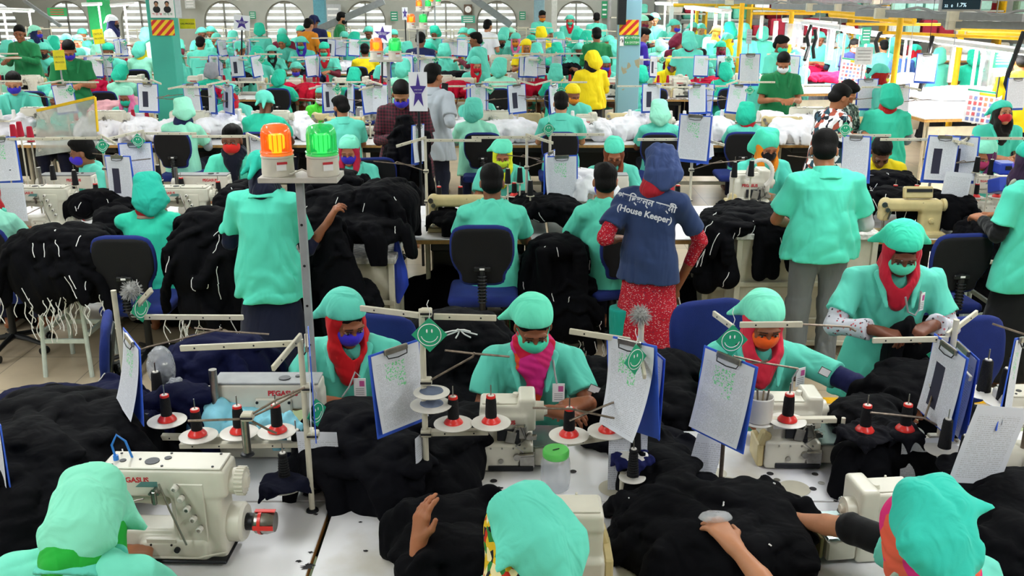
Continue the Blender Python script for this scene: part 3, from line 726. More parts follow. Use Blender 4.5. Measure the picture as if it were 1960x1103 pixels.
def paper_mat(name, head=False, seed=0, ink='4a4a52', lines=58, cols=9, green=True):
    """a printed form: ruled rows in columns, with green handwriting near its top (object x across, z down from 0)"""
    m, nt, b = new_mat(name); tc = nd(nt, 'TexCoord'); s = nd(nt, 'SeparateXYZ'); nt.links.new(tc.outputs['Object'], s.inputs[0])
    def mth(op, a, bb=None, c=None):
        n = nd(nt, 'Math', operation=op)
        for i, q in enumerate((a, bb, c)):
            if q is None: continue
            if isinstance(q, (int, float)): n.inputs[i].default_value = q
            else: nt.links.new(q, n.inputs[i])
        return n.outputs[0]
    x, z = s.outputs['X'], s.outputs['Z']
    fr = mth('FRACT', mth('MULTIPLY', z, lines / .297)); row = mth('FLOOR', mth('MULTIPLY', z, lines / .297))
    on = mth('MULTIPLY', mth('GREATER_THAN', fr, .35), mth('LESS_THAN', fr, .80))
    cx = nd(nt, 'CombineXYZ'); nt.links.new(mth('MULTIPLY', x, 260.), cx.inputs[0]); nt.links.new(mth('MULTIPLY', row, 7.3), cx.inputs[1])
    n = nd(nt, 'TexNoise', i_Scale=1.0, i_Detail=1.0); nt.links.new(cx.outputs[0], n.inputs['Vector'])
    word = mth('GREATER_THAN', n.outputs['Fac'], .47)
    ink_ = mth('MULTIPLY', on, word)
    inside = mth('MULTIPLY', mth('LESS_THAN', mth('ABSOLUTE', x), .088), mth('MULTIPLY', mth('LESS_THAN', z, -.035), mth('GREATER_THAN', z, -.28)))
    ink_ = mth('MULTIPLY', mth('MULTIPLY', ink_, inside), .32)
    mx = nd(nt, 'Mix', data_type='RGBA'); mx.inputs[6].default_value = (*srgb('d9dbe4'), 1); mx.inputs[7].default_value = (*srgb(ink), 1); nt.links.new(ink_, mx.inputs[0])
    last = mx.outputs[2]
    if green:
        n3 = nd(nt, 'TexNoise', i_Scale=150.0, i_Detail=1.0); nt.links.new(tc.outputs['Object'], n3.inputs['Vector'])
        g = mth('GREATER_THAN', n3.outputs['Fac'], .54)
        zone = mth('MULTIPLY', mth('LESS_THAN', mth('ABSOLUTE', mth('ADD', x, .01)), .042), mth('MULTIPLY', mth('LESS_THAN', z, -.045), mth('GREATER_THAN', z, -.11)))
        zone2 = mth('MULTIPLY', mth('LESS_THAN', mth('ABSOLUTE', mth('ADD', x, -.012)), .018), mth('MULTIPLY', mth('LESS_THAN', z, -.11), mth('GREATER_THAN', z, -.145)))
        g = mth('MULTIPLY', mth('MULTIPLY', g, mth('MAXIMUM', zone, zone2)), .75)
        m2 = nd(nt, 'Mix', data_type='RGBA'); nt.links.new(g, m2.inputs[0]); nt.links.new(last, m2.inputs[6]); m2.inputs[7].default_value = (*srgb('2fd06a'), 1); last = m2.outputs[2]
    if head:
        blk = mth('MULTIPLY', mth('LESS_THAN', mth('ABSOLUTE', mth('ADD', x, .03)), .03), mth('MULTIPLY', mth('LESS_THAN', z, -.08), mth('GREATER_THAN', z, -.25)))
        m4 = nd(nt, 'Mix', data_type='RGBA'); nt.links.new(blk, m4.inputs[0]); nt.links.new(last, m4.inputs[6]); m4.inputs[7].default_value = (*srgb('23223a'), 1); last = m4.outputs[2]
    nt.links.new(last, b.inputs['Base Color']); b.inputs['Roughness'].default_value = .6
    return m
PAPER = paper_mat('printed_form'); PAPER2 = paper_mat('printed_notice', green=False, lines=34, ink='5a5a60'); PAPER3 = paper_mat('form_with_photo', head=True, green=False)
BEIGEPAP = MATS.setdefault('tp', paper_mat('typed_notice', green=False, lines=38, ink='6a6258'))

# ------------------------------------------------------------------ clipboards and tags
def sheet_pts(w, h, n=10, curl=.0, bow=.0, twist=.0):
    return [[Vector((-w / 2 + w * i / 6, -.004 - bow * math.sin(PI * j / n) - curl * (j / n) ** 2 - twist * (i / 6 - .5) * (j / n) ** 1.5, -h * j / n)) for j in range(n + 1)] for i in range(7)]
def clipboard(label, loc, rz, tilt=0., roll=0., curl=.02, twist=0., S=1., pm=None, board=BLUEP, grp='blue clipboards hung on thread stands', key=None, extra=False, detail=True):
    """board hangs from its top edge; origin at the top middle, sheet on the -Y side"""
    def mk():
        r = empty('clipboard', (0, 0, 0))
        m = MB(); m.box((0, 0, -.155), (.225, .004, .325), None, .0015); m.build('board', board, r)
        m = MB(); m.sheet(sheet_pts(.205, .292, curl=curl, twist=twist), .0006); m.build('paper', pm or PAPER, r)
        if detail:
            m = MB(); m.box((0, -.009, .0), (.10, .012, .022), None, .003); m.mi(1)
            m.tube([(-.045, -.012, -.008), (-.04, -.018, -.022), (0, -.02, -.026), (.04, -.018, -.022), (.045, -.012, -.008)], .0022, 6); m.build('clip', [STEEL, DARK], r)
        return r
    r = again(('clipboard', key or (curl, twist, id(pm), id(board), detail)), mk)
    r.location = loc; r.rotation_euler = Euler((tilt, roll, rz), 'XYZ'); r.scale = (S,) * 3
    return tag(r, label, 'clipboard', grp)
def notice(label, loc, rz, tilt=0., roll=0., w=.2, h=.29, pm=None, curl=.01, grp=None, name='notice_sheet', S=1.):
    m = MB(); m.sheet(sheet_pts(w, h, curl=curl), .0006)
    o = m.build(name, pm or PAPER2); o.location = loc; o.rotation_euler = (tilt, roll, rz); o.scale = (S,) * 3
    return tag(o, label, 'notice', grp)
def smile_card(label, loc, rz, S=1., detail=True, tilt=0.):
    def mk():
        r = empty('smiley_tag', (0, 0, 0)); a = .062
        m = MB(); m.prism([(0, -a), (a * .98, 0), (0, a), (-a * .98, 0)], -.0012, .0012, Matrix.Rotation(PI / 2, 3, 'X')); m.build('card', GREEND, r)
        m = MB(); m.tube([(math.cos(t) * .039, -.002, math.sin(t) * .039) for t in [2 * PI * i / 28 for i in range(28)]], .0016, 5, True); m.build('ring', WHITE_INK, r)
        for s in (-1, 1): m = MB(); m.sph((s * .0085, -.002, .014), (.003, .001, .007), 8, 6); m.build('eye', WHITE_INK, r)
        m = MB(); m.tube([(math.cos(t) * .029, -.002, math.sin(t) * .029 + .003) for t in [PI * 1.09 + PI * .82 * i / 12 for i in range(13)]], .0016, 5); m.build('smile', WHITE_INK, r)
        m = MB(); m.tube([(0, 0, a - .006), (.004, -.003, a + .02), (-.006, 0, a + .045), (0, .004, a + .06)], .0015, 5); m.build('string', THW, r)
        return r
    r = again('smile' , mk); r.location = loc; r.rotation_euler = (tilt, 0, rz); r.scale = (S,) * 3
    return tag(r, label, 'tag', 'green smiley tags hung on the stands')

# ------------------------------------------------------------------ thread cones
def thread_cone(label, loc, kind='redbase', grp=None, S=1., tilt=0.):
    def mk():
        r = empty('thread_cone', (0, 0, 0))
        if kind == 'redbase':
            m = MB(); m.lathe([(.036, 0), (.036, .003), (.030, .012), (.020, .022), (.019, .026)], n=24); m.build('flange', REDP, r)
            m = MB(); m.lathe([(.0205, .020), (.0215, .03), (.0195, .085), (.0175, .098)], n=20); m.build('thread', THR, r)
            m = MB(); m.lathe([(.0172, .097), (.0176, .101), (.0165, .107)], n=20); m.mi(1).lathe([(.0125, .107), (.011, .1085), (.004, .1085)], n=16); m.build('cap', [REDP, WPLA], r)
        elif kind in ('black', 'blackrib'):
            m = MB(); pr = [(.0225, .004), (.022, .012)]
            if kind == 'blackrib':
                for i in range(9): z = .014 + i * .0095; q = .0215 - i * .0007; pr += [(q + .0012, z), (q - .0012, z + .005)]
            pr += [(.0165, .105), (.014, .110)]
            m.lathe(pr, n=20); m.build('thread', THR, r)
            m = MB(); m.lathe([(.0105, .109), (.0105, .1135), (.004, .1135)], n=16); m.build('cap', WPLA, r)
        else:
            m = MB(); m.lathe([(.024, .004), (.0245, .02), (.0175, .105), (.012, .108)], n=12); m.build('thread', THW if kind == 'white' else THRED, r)
        if kind != 'white' and kind != 'red':
            m = MB(); m.cyl((0, 0, .10), (0, 0, .148), .0028, .0022, 8); m.build('spindle', STEEL, r)
        return r
    r = again(('cone', kind), mk); r.location = loc; r.scale = (S,) * 3
    if tilt: r.rotation_euler = (0, tilt, 0)
    return tag(r, label, 'thread cone', grp)
def spool_disc(parent, c, r=.066, mt=None):
    m = MB(); m.lathe([(r, 0), (r + .001, .0025), (r - .004, .0035), (.02, .002), (.012, .002), (.008, .006)], c=c, n=28)
    return m.build('spool_disc', mt or WPLA, parent)

# ------------------------------------------------------------------ office chair
def chair(label, loc, rz, blue=False, S=1.):
    """faces -Y; backrest at +Y; blue = blue fabric back, else black shell with blue edge"""
    def mk():
        r = empty('office_chair', (0, 0, 0))
        F = Field((-.27, -.26, .40), (.27, .26, .54), .012); F.box((0, 0, .465), (.235, .225, .038), None, .036, 0); F.ell((0, -.05, .49), (.19, .17, .02), None, .02)
        me = F.mesh('seat'); me.materials.append(BLUEF); obj('seat', me, r)
        def back(z0, z1, y, th, w0, grow, nm, mt):
            F = Field((-.28, y - .12, z0 - .03), (.28, y + .12, z1 + .03), .010)
            R = np.array(Matrix.Rotation(-.12, 3, 'X'))
            F.box((0, y, (z0 + z1) / 2), (w0 + grow, th, (z1 - z0) / 2 + grow), R, th * .98, 0)
            F.ell((-(w0 + .10), y, z0 - .02), (.13, .1, .17), None, .10, 's').ell(((w0 + .10), y, z0 - .02), (.13, .1, .17), None, .10, 's')
            F.ell((-(w0 + .07), y, z1 + .09), (.10, .1, .12), None, .10, 's').ell(((w0 + .07), y, z1 + .09), (.10, .1, .12), None, .10, 's')
            me = F.mesh(nm); me.materials.append(mt); return obj(nm, me, r)
        back(.60, 1.0, .235, .024, .20, .012, 'backrest', BLUEF)
        if not blue: back(.61, .99, .258, .016, .198, .002, 'back_shell', BLACKF)
        else: back(.63, .97, .262, .010, .16, -.02, 'back_shell', BLK)
        m = MB(); m.tube([(0, -.02, .425), (0, .10, .41), (0, .22, .43), (0, .29, .52), (0, .288, .66), (0, .275, .74)], .022, 8); m.box((0, .288, .72), (.11, .022, .035), None, .008)
        for i in range(9): m.tube([(math.cos(t) * .027, .29 + math.sin(t) * .027, .50 + i * .022) for t in [2 * PI * q / 10 for q in range(10)]], .005, 5, True)
        m.build('back_post', BLK, r)
        m = MB(); m.cyl((0, 0, .10), (0, 0, .43), .026, .022, 12); m.box((0, 0, .42), (.16, .16, .02), None, .006); m.build('gas_column', BLK, r)
        for i in range(5):
            a = 2 * PI * i / 5 + .3; e = Vector((math.cos(a) * .27, math.sin(a) * .27, .075))
            m = MB(); m.tube([(0, 0, .115), tuple(e * .5 + Vector((0, 0, .065))), tuple(e)], lambda t: .024 - .010 * t, 8); leg = m.build('leg', BLK, r)
            for s in (-1, 1):
                t_ = Vector((-math.sin(a), math.cos(a), 0)) * s; q = e + t_ * .011; m = MB(); m.cyl(tuple(Vector((q.x, q.y, .028))), tuple(Vector((q.x, q.y, .028)) + t_ * .016), .027, None, 12); m.build('caster', BLK, leg)
        m = MB(); m.box((0, .302, .725), (.032, .003, .013), None, 0); m.build('sticker', WHITE, r)
        return r
    r = again(('chair', blue), mk); r.location = loc; r.rotation_euler = (0, 0, rz); r.scale = (S,) * 3
    return tag(r, label, 'chair', 'office chairs at the sewing tables')

# ------------------------------------------------------------------ tables
def table(label, x0, x1, y0, y1, z=.75, key=None, legs=True, grp='sewing machine tables', worn=True, rz=0.):
    w_, d_ = x1 - x0, y1 - y0
    r = empty('sewing_table', ((x0 + x1) / 2, (y0 + y1) / 2, 0), rz)
    m = MB(); m.mi(0).box((0, 0, z - .004), (w_, d_, .008), None, .002); m.mi(1).box((0, 0, z - .024), (w_ - .003, d_ - .003, .032), None, .002); m.build('table_top', [TOPM if worn else WHITE, WOOD], r)
    if legs:
        for sx in (-1, 1):
            m = MB(); X = sx * (w_ / 2 - .14)
            m.box((X, 0, (z - .04) / 2 + .05), (.035, .05, z - .12), None, .004)
            m.build('leg', CREAM, r)
            m = MB(); m.box((X, 0, .03), (.05, d_ * .9, .035), None, .004); m.build('foot', CREAM, r)
        m = MB(); m.box((0, 0, .18), (w_ - .3, .03, .04), None, .003); m.build('crossbar', CREAM, r)
        m = MB(); m.box((.1, .04, z - .15), (.20, .24, .2), None, .02); m.cyl((-.02, .04, z - .15), (-.08, .04, z - .15), .06, None, 16); m.build('motor', DARK, r)
        m = MB(); m.box((0, .02, z - .085), (w_ - .36, d_ * .8, .07), None, .01).box((0, d_ * .3, .42), (w_ - .34, .012, .42)); m.build('shade_pan', BLK, r)  # black pan and upright panel added as shade below the table top
    return tag(r, label, 'table', grp)

# ------------------------------------------------------------------ sewing machines (operator sits on +Y side in the local frame; labelled face looks to -Y)
def decal(parent, body, size, m, loc, rot=(PI / 2, 0, 0), name='lettering', bold=.0, align='CENTER'):
    return text_obj(name, body, size, m, parent, loc, rot, align, .0004, bold=bold)
def needle_posts(m, x, y, z, n, dx, dz, R=.011):
    for i in range(n):
        a = (x + dx * i, y, z + dz * i)
        m.mi(0).cyl(a, (a[0], y - .032, a[2]), R * .55, None, 8); m.mi(1).lathe([(R, 0), (R * 1.05, .004), (R * .8, .010), (R, .016), (R * .7, .02)], c=(a[0], y - .012, a[2]), n=12, R=Matrix.Rotation(PI / 2, 3, 'X'))
def interlock(label, loc, rz, S=1., brand=True, hose=False, key=''):
    """cylinder-bed coverstitch machine seen from its front: head at -X, handwheel and motor at +X"""
    def mk():
        r = empty('sewing_machine', (0, 0, 0))
        F = Field((-.26, -.09, .0), (.24, .09, .36), .006)
        F.box((0, 0, .285), (.215, .062, .052), None, .014, 0)                 # arm
        F.box((-.175, -.005, .245), (.043, .055, .07), None, .014, .012)        # head
        F.box((.105, 0, .15), (.088, .060, .17), None, .016, .014)              # upright
        F.box((-.03, .01, .055), (.19, .052, .045), None, .012, .014)          # bed
        F.box((.02, -.02, .035), (.12, .06, .045), None, .02, .012)
        F.cone((-.02, 0, .205), (-.12, 0, .205), .03, .022, k=.02)
        me = F.mesh('machine_body'); me.materials.append(BEIGE); obj('machine_body', me, r)
        m = MB(); m.box((.0, -.0, .341), (.40, .118, .006), None, .003)
        for x, y in ((-.17, .04), (-.17, -.04), (.0, -.045), (.0, .045), (.17, -.045), (.17, .045), (-.09, 0)): m.mi(1).cyl((x, y, .342), (x, y, .347), .0045, None, 8)
        m.mi(1).cyl((-.045, -.012, .342), (-.045, -.012, .3465), .024, None, 18).cyl((.0, .012, .342), (.0, .012, .3465), .012, None, 14).cyl((-.145, -.01, .342), (-.145, -.01, .3465), .011, None, 14)
        m.build('top_cover', [BEIGE, DARK], r)
        m = MB(); m.mi(2).box((.088, -.064, .17), (.10, .008, .24), (0, 0, 0), .003)
        needle_posts(m, .052, -.068, .285, 5, .017, -.038)
        m.mi(0).tube([(.0, -.085, .30), (.03, -.095, .21), (.075, -.10, .08)], .0035, 6)
        m.build('thread_tension', [STEEL, WPLA, BEIGE], r)
        m = MB(); m.mi(0)
        for i in range(3): m.cyl((-.035 + i * .014, -.06, .262 + (i % 2) * .012), (-.035 + i * .014, -.088, .262 + (i % 2) * .012), .0048, None, 8)
        m.box((-.022, -.082, .245), (.014, .014, .05), None, .003).cyl((-.028, -.075, .225), (-.028, -.075, .258), .008, None, 10)
        m.tube([(-.19, -.066, .235), (-.12, -.08, .225), (-.06, -.078, .24)], .0028, 6)
        m.cyl((-.18, 0, .10), (-.18, 0, .20), .006, None, 8).cyl((-.16, -.01, .10), (-.16, -.01, .19), .004, None, 8).box((-.17, -.01, .098), (.04, .03, .006))
        m.box((-.15, -.03, .15), (.012, .02, .09), (0, .4, 0), .003).box((-.19, -.035, .15), (.02, .02, .05), (0, .2, 0), .003)
        m.build('needle_assembly', STEEL, r)
        m = MB(); m.cyl((.215, 0, .27), (.262, 0, .27), .046, .044, 24)
        for i in range(20): a = 2 * PI * i / 20; m.box((.248, math.cos(a) * .046, .27 + math.sin(a) * .046), (.028, .006, .006))
        m.cyl((.262, 0, .27), (.272, 0, .27), .03, .018, 16); m.build('handwheel', BEIGE, r)
        m = MB(); m.lathe([(.06, -.10), (.068, -.09), (.068, .02), (.06, .03)], c=(.215, .02, .10), R=Matrix.Rotation(PI / 2, 3, 'Y'), n=24); m.mi(1).cyl((.245, .02, .10), (.27, .02, .10), .03, None, 16)
        m.build('motor', [BEIGE, DARK], r)
        m = MB(); m.mi(0).lathe([(.030, 0), (.040, .010), (.042, .05), (.034, .075)], c=(.27, .02, .10), R=Matrix.Rotation(PI / 2, 3, 'Y'), n=20)
        m.mi(1).lathe([(.0425, 0), (.044, .012)], c=(.29, .02, .10), R=Matrix.Rotation(PI / 2, 3, 'Y'), n=20, caps=False).box((.312, -.024, .10), (.07, .003, .016)).box((.312, .02, .143), (.07, .018, .003))
        m.build('taped_knob', [STEEL, REDP], r)
        m = MB(); m.mi(0).box((-.02, -.075, .065), (.10, .004, .04), None, .001); m.mi(1).cyl((.035, -.076, .05), (.035, -.09, .05), .010, None, 12)
        for x in (-.055, .015): m.cyl((x, -.076, .065), (x, -.081, .065), .004, None, 8)
        m.mi(0).tube([(-.24, -.02, .0), (-.2, -.06, .02), (-.1, -.085, .02), (.1, -.085, .02), (.2, -.06, .03)], .004, 6)
        m.build('bed_cover', [BEIGE, DARK], r)
        if brand:
            decal(r, 'PEGASUS', .026, RED_INK, (-.095, -.0625, .300), bold=.0008)
            m = MB(); m.prism([(-.03, -.008), (.045, -.008), (.045, .012), (-.008, .012)], 0, .001, Matrix.Rotation(PI / 2, 3, 'X'), (-.06, -.0620, .283)); m.build('badge', mat('badge_green', '5f8a86', .5), r)
            decal(r, 'PEGASUS', .012, DARK_INK, (.10, -.0655, .072))
            m = MB(); m.box((.10, -.0645, .058), (.05, .001, .010)); m.build('rating_plate', mat('brass_plate', 'a8884a', .4, .6), r)
        m = MB(); m.box((-.02, -.01, .005), (.44, .16, .012), None, .004); m.build('base_tray', DARK, r)
        return r
    r = again(('interlock', key), mk); r.location = loc; r.rotation_euler = (0, 0, rz); r.scale = (S,) * 3
    return tag(r, label, 'sewing machine', 'sewing machines on the tables')
def lockstitch(label, loc, rz, S=1., panel=False, key='', word='brother'):
    """flat-bed machine, needle head at -X, pillar and handwheel at +X, front towards -Y"""
    def mk():
        r = empty('sewing_machine', (0, 0, 0))
        F = Field((-.27, -.09, .0), (.24, .09, .30), .007)
        F.box((-.01, 0, .225), (.205, .048, .042), None, .026, 0)
        F.cone((-.19, 0, .225), (-.19, 0, .235), .045, .045, k=.01)
        F.box((.135, 0, .12), (.072, .046, .13), None, .02, .03)
        F.box((-.195, 0, .175), (.034, .040, .06), None, .016, .015)
        F.box((-.0, 0, .018), (.235, .085, .018), None, .008, .006)
        F.ell((.02, -.05, .13), (.06, .02, .05), None, .02, 's')
        me = F.mesh('machine_body'); me.materials.append(YELLO if word else BEIGE); obj('machine_body', me, r)
        m = MB(); m.lathe([(.030, 0), (.044, .004), (.046, .024), (.036, .032)], c=(.207, 0, .225), R=Matrix.Rotation(PI / 2, 3, 'Y'), n=20); m.build('handwheel', YELLO, r)
        m = MB(); m.cyl((-.20, 0, .03), (-.20, 0, .13), .0045, None, 8).cyl((-.185, 0, .04), (-.185, 0, .13), .005, None, 8).box((-.2, -.01, .036), (.035, .04, .004)).cyl((-.19, -.04, .20), (-.19, -.062, .20), .016, None, 14).cyl((-.21, -.04, .235), (-.21, -.05, .235), .02, None, 14).tube([(-.20, -.05, .25), (-.18, -.062, .20), (-.21, -.05, .15), (-.2, -.02, .06)], .0015, 5).box((-.17, -.045, .16), (.008, .02, .06), (0, .3, 0))
        m.build('needle_assembly', STEEL, r)
        m = MB(); m.cyl((.13, -.044, .12), (.13, -.06, .12), .022, .018, 16).cyl((.13, -.06, .12), (.13, -.066, .12), .01, None, 10); m.build('stitch_dial', YELLO, r)
        if word: decal(r, word, .038, DARK_INK, (.115, -.0485, .235), bold=.0012)
        if panel:
            m = MB(); m.mi(0).box((.03, .0, .315), (.20, .05, .085), (-.25, 0, 0), .008); m.mi(1).box((.03, -.028, .335), (.18, .004, .022), (-.25, 0, 0)); m.mi(2)
            for i in range(4):
                for j in range(2): m.box((-.03 + i * .032, -.024 - j * -.005, .312 - j * .016), (.010, .004, .006), (-.25, 0, 0))
            m.build('control_panel', [YELLO, DARK, GREYP], r)
        return r
    r = again(('lock', key, panel, word), mk); r.location = loc; r.rotation_euler = (0, 0, rz); r.scale = (S,) * 3
    return tag(r, label, 'sewing machine', 'sewing machines on the tables')
def overlock(label, loc, rz, S=1., key='', note=False):
    """compact overlock, cloth plate at +X, needle side forward (-Y is the side shown)"""
    def mk():
        r = empty('sewing_machine', (0, 0, 0))
        F = Field((-.16, -.13, .0), (.20, .13, .31), .006)
        F.box((-.04, -.02, .06), (.11, .10, .06), None, .012, 0); F.box((-.05, -.01, .165), (.095, .07, .065), None, .012, .01)
        F.box((-.06, .0, .235), (.085, .065, .03), None, .010, .01); F.box((.045, .01, .22), (.035, .075, .07), None, .012, .012)
        F.ell((.02, -.12, .15), (.035, .05, .05), None, .01, 's')
        me = F.mesh('machine_body'); me.materials.append(BEIGE); obj('machine_body', me, r)
        m = MB(); m.mi(0).box((-.165, -.03, .05), (.028, .14, .10), None, .006).box((-.150, -.075, .12), (.04, .05, .06), (0, .3, 0), .008); m.build('side_cover', YELLO, r)
        m = MB(); m.mi(0).box((.125, -.01, .105), (.12, .19, .010), None, .004).mi(1).box((.125, -.01, .055), (.11, .17, .085), None, .008); m.mi(2).box((.189, -.02, .055), (.012, .15, .085), None, .005)
        m.build('cloth_plate', [mat('plate_green', '6d7f7c', .18, .6), BEIGE, YELLO], r)
        m = MB(); m.mi(0).box((.02, -.095, .165), (.045, .02, .06), None, .006).cyl((.035, -.10, .13), (.035, -.10, .20), .004, None, 8).box((.06, -.07, .13), (.05, .02, .02), None, .003)
        m.mi(1).cyl((.005, -.115, .07), (.005, -.135, .07), .014, None, 14).box((.035, -.128, .078), (.08, .012, .014), (0, -.1, 0), .004).cyl((-.06, -.12, .05), (-.06, -.128, .05), .010, None, 12).box((.03, -.11, .035), (.05, .02, .03), None, .004)
        m.mi(2).box((.0, -.085, .115), (.04, .03, .05), None, .004)
        m.mi(1).box((.045, -.121, .055), (.06, .004, .07), None, .002).box((-.02, -.112, .15), (.04, .006, .05), (0, .2, 0), .002).cyl((-.02, -.10, .13), (.0, -.115, .19), .005, None, 8).cyl((.055, -.09, .15), (.055, -.115, .15), .012, None, 12).tube([(.02, -.12, .20), (.04, -.13, .15), (.0, -.13, .12), (.03, -.125, .09)], .003, 6)
        m.mi(2).box((-.03, -.101, .155), (.09, .012, .05), None, .003).box((-.02, -.121, .018), (.18, .01, .022), None, .002)
        for i in range(4): m.mi(1).cyl((-.10 + i * .045, -.118, .105), (-.10 + i * .045, -.124, .105), .0035, None, 8)
        m.build('looper_assembly', [STEEL, STEEL, DARK], r)
        m = MB(); m.box((-.06, .0, .268), (.15, .10, .005), None, .002).cyl((.0, .02, .268), (.0, .02, .285), .016, .012, 14).cyl((-.07, -.05, .27), (-.07, -.05, .276), .004); m.build('top_cover', BEIGE, r)
        m = MB(); m.cyl((.08, .03, .2), (.115, .03, .2), .042, .040, 22).cyl((.115, .03, .2), (.13, .03, .2), .02, .014, 14); m.build('handwheel', BEIGE, r)
        m = MB()
        if not note: m.sheet([[(-.07 + i * .03, -.072 - .006 * math.sin(i), .215 - j * .03) for j in range(3)] for i in range(4)], .002)
        else: m.box((-.085, -.105, .20), (.08, .006, .05), (-.2, 0, 0))
        m.build('front_plate', WPLA if not note else WHITE, r)
        if not note:
            decal(r, 'PEGASUS', .024, RED_INK, (-.05, -.083, .20), bold=.0008); decal(r, 'PEGASUS', .010, DARK_INK, (.0, -.097, .143))
        else:
            decal(r, 'PTM', .018, RED_INK, (-.095, -.1125, .211), rot=(PI / 2 - .2, 0, 0)); decal(r, '0133726', .016, RED_INK, (-.085, -.1095, .191), rot=(PI / 2 - .2, 0, 0))
            m = MB(); m.lathe([(.02, 0), (.022, .004), (.018, .012), (.008, .012)], c=(-.15, -.09, .21), R=Matrix.Rotation(PI / 2, 3, 'X'), n=18); m.build('knob', YELLO, r)
        return r
    r = again(('over', key, note), mk); r.location = loc; r.rotation_euler = (0, 0, rz); r.scale = (S,) * 3
    return tag(r, label, 'sewing machine', 'sewing machines on the tables')
def machine_back(label, loc, rz, S=1.):
    """sewing machine seen from behind: long grey arm with screw-fixed cover"""
    def mk():
        r = empty('sewing_machine', (0, 0, 0))
        F = Field((-.26, -.09, .0), (.24, .09, .36), .007)
        F.box((0, 0, .27), (.22, .058, .055), None, .012, 0); F.box((-.14, 0, .14), (.075, .055, .14), None, .014, .012); F.box((.19, .0, .21), (.035, .05, .07), None, .012, .01)
        F.box((0, .0, .03), (.22, .07, .03), None, .012, .012)
        me = F.mesh('machine_body'); me.materials.append(BEIGE); obj('machine_body', me, r)
        m = MB(); m.mi(0).box((.03, -.062, .225), (.15, .012, .085), None, .006); m.mi(1)
        for x in (-.035, .03, .095): m.cyl((x, -.067, .252), (x, -.072, .252), .006, None, 10)
        m.cyl((-.035, -.067, .2), (-.035, -.072, .2), .006, None, 10); m.build('rear_cover', [BEIGE, DARK], r)
        m = MB(); m.box((0, 0, .33), (.43, .118, .008), None, .003); m.mi(1).cyl((.07, -.01, .333), (.07, -.01, .338), .024, None, 16).cyl((.12, .01, .333), (.12, .01, .338), .011, None, 12); m.build('top_cover', [GREYP, DARK], r)
        m = MB(); m.cyl((-.225, 0, .25), (-.262, 0, .25), .046, .044, 22); m.build('handwheel', BEIGE, r)
        m = MB(); m.cyl((-.20, -.075, .16), (-.20, -.075, .40), .016, None, 14).cyl((-.20, -.075, .13), (-.20, -.075, .18), .024, None, 14).box((-.16, -.07, .17), (.08, .014, .016)).tube([(-.24, -.08, .1), (-.15, -.08, .085), (-.08, -.09, .09)], .006, 8); m.build('lift_cylinder', STEEL, r)
        decal(r, 'PEGASUS', .03, RED_INK, (.07, -.0595, .288), bold=.0012)
        return r
    r = again('mback', mk); r.location = loc; r.rotation_euler = (0, 0, rz); r.scale = (S,) * 3
    return tag(r, label, 'sewing machine', 'sewing machines on the tables')

# ------------------------------------------------------------------ thread stands
def bar(m, a, b, w=.022, t=.012, holes=True):
    """perforated flat bar"""
    a, b = Vector(a), Vector(b); d = (b - a); L = d.length; R = d.to_track_quat('X', 'Z').to_matrix(); c = (a + b) / 2
    m.mi(0).box(c, (L, t, w), R, .002)
    if holes:
        n = max(2, int(L / .09))
        for i in range(n):
            p = a + d * ((i + .5) / n); nrm = R @ Vector((0, 1, 0)); m.mi(1).cyl(p - nrm * (t / 2 + .0012), p + nrm * (t / 2 + .0012), .0035, None, 6)
def stand(label, x, y, z0, z1, bars=(), rods=(), trays=(), discs=(), rz=0., mt=None, clamps=(), pr=.011, grp='thread stands on the sewing tables'):
    """pole from z0 to z1 with side bars (a,b), thin guide rods (list of points), spool discs (x,y,z) all in metres relative to the pole foot"""
    r = empty('thread_stand', (x, y, z0), rz); H = z1 - z0
    m = MB(); m.cyl((0, 0, 0), (0, 0, H), pr, None, 14); m.mi(1).lathe([(.024, 0), (.022, .006), (pr, .010)], n=16); m.build('pole', [mt or CREAM, DARK], r)
    for a, b in bars: m = MB(); bar(m, a, b); m.build('arm', [CREAM, DARK], r)
    for c in clamps: m = MB(); m.box(c, (.04, .035, .028), None, .004); m.mi(1).cyl((c[0] + .02, c[1] - .02, c[2]), (c[0] - .02, c[1] - .02, c[2]), .004); m.build('clamp', [CREAM, DARK], r)
    for pts in rods: m = MB(); m.tube(pts, .0042, 8); m.build('guide_rod', RUST, r)
    for t in trays: m = MB(); bar(m, t[0], t[1], .02, .03); m.build('spool_rail', [CREAM, DARK], r)
    for d in discs: spool_disc(r, d[:3], d[3] if len(d) > 3 else .066)
    return tag(r, label, 'thread stand', grp)

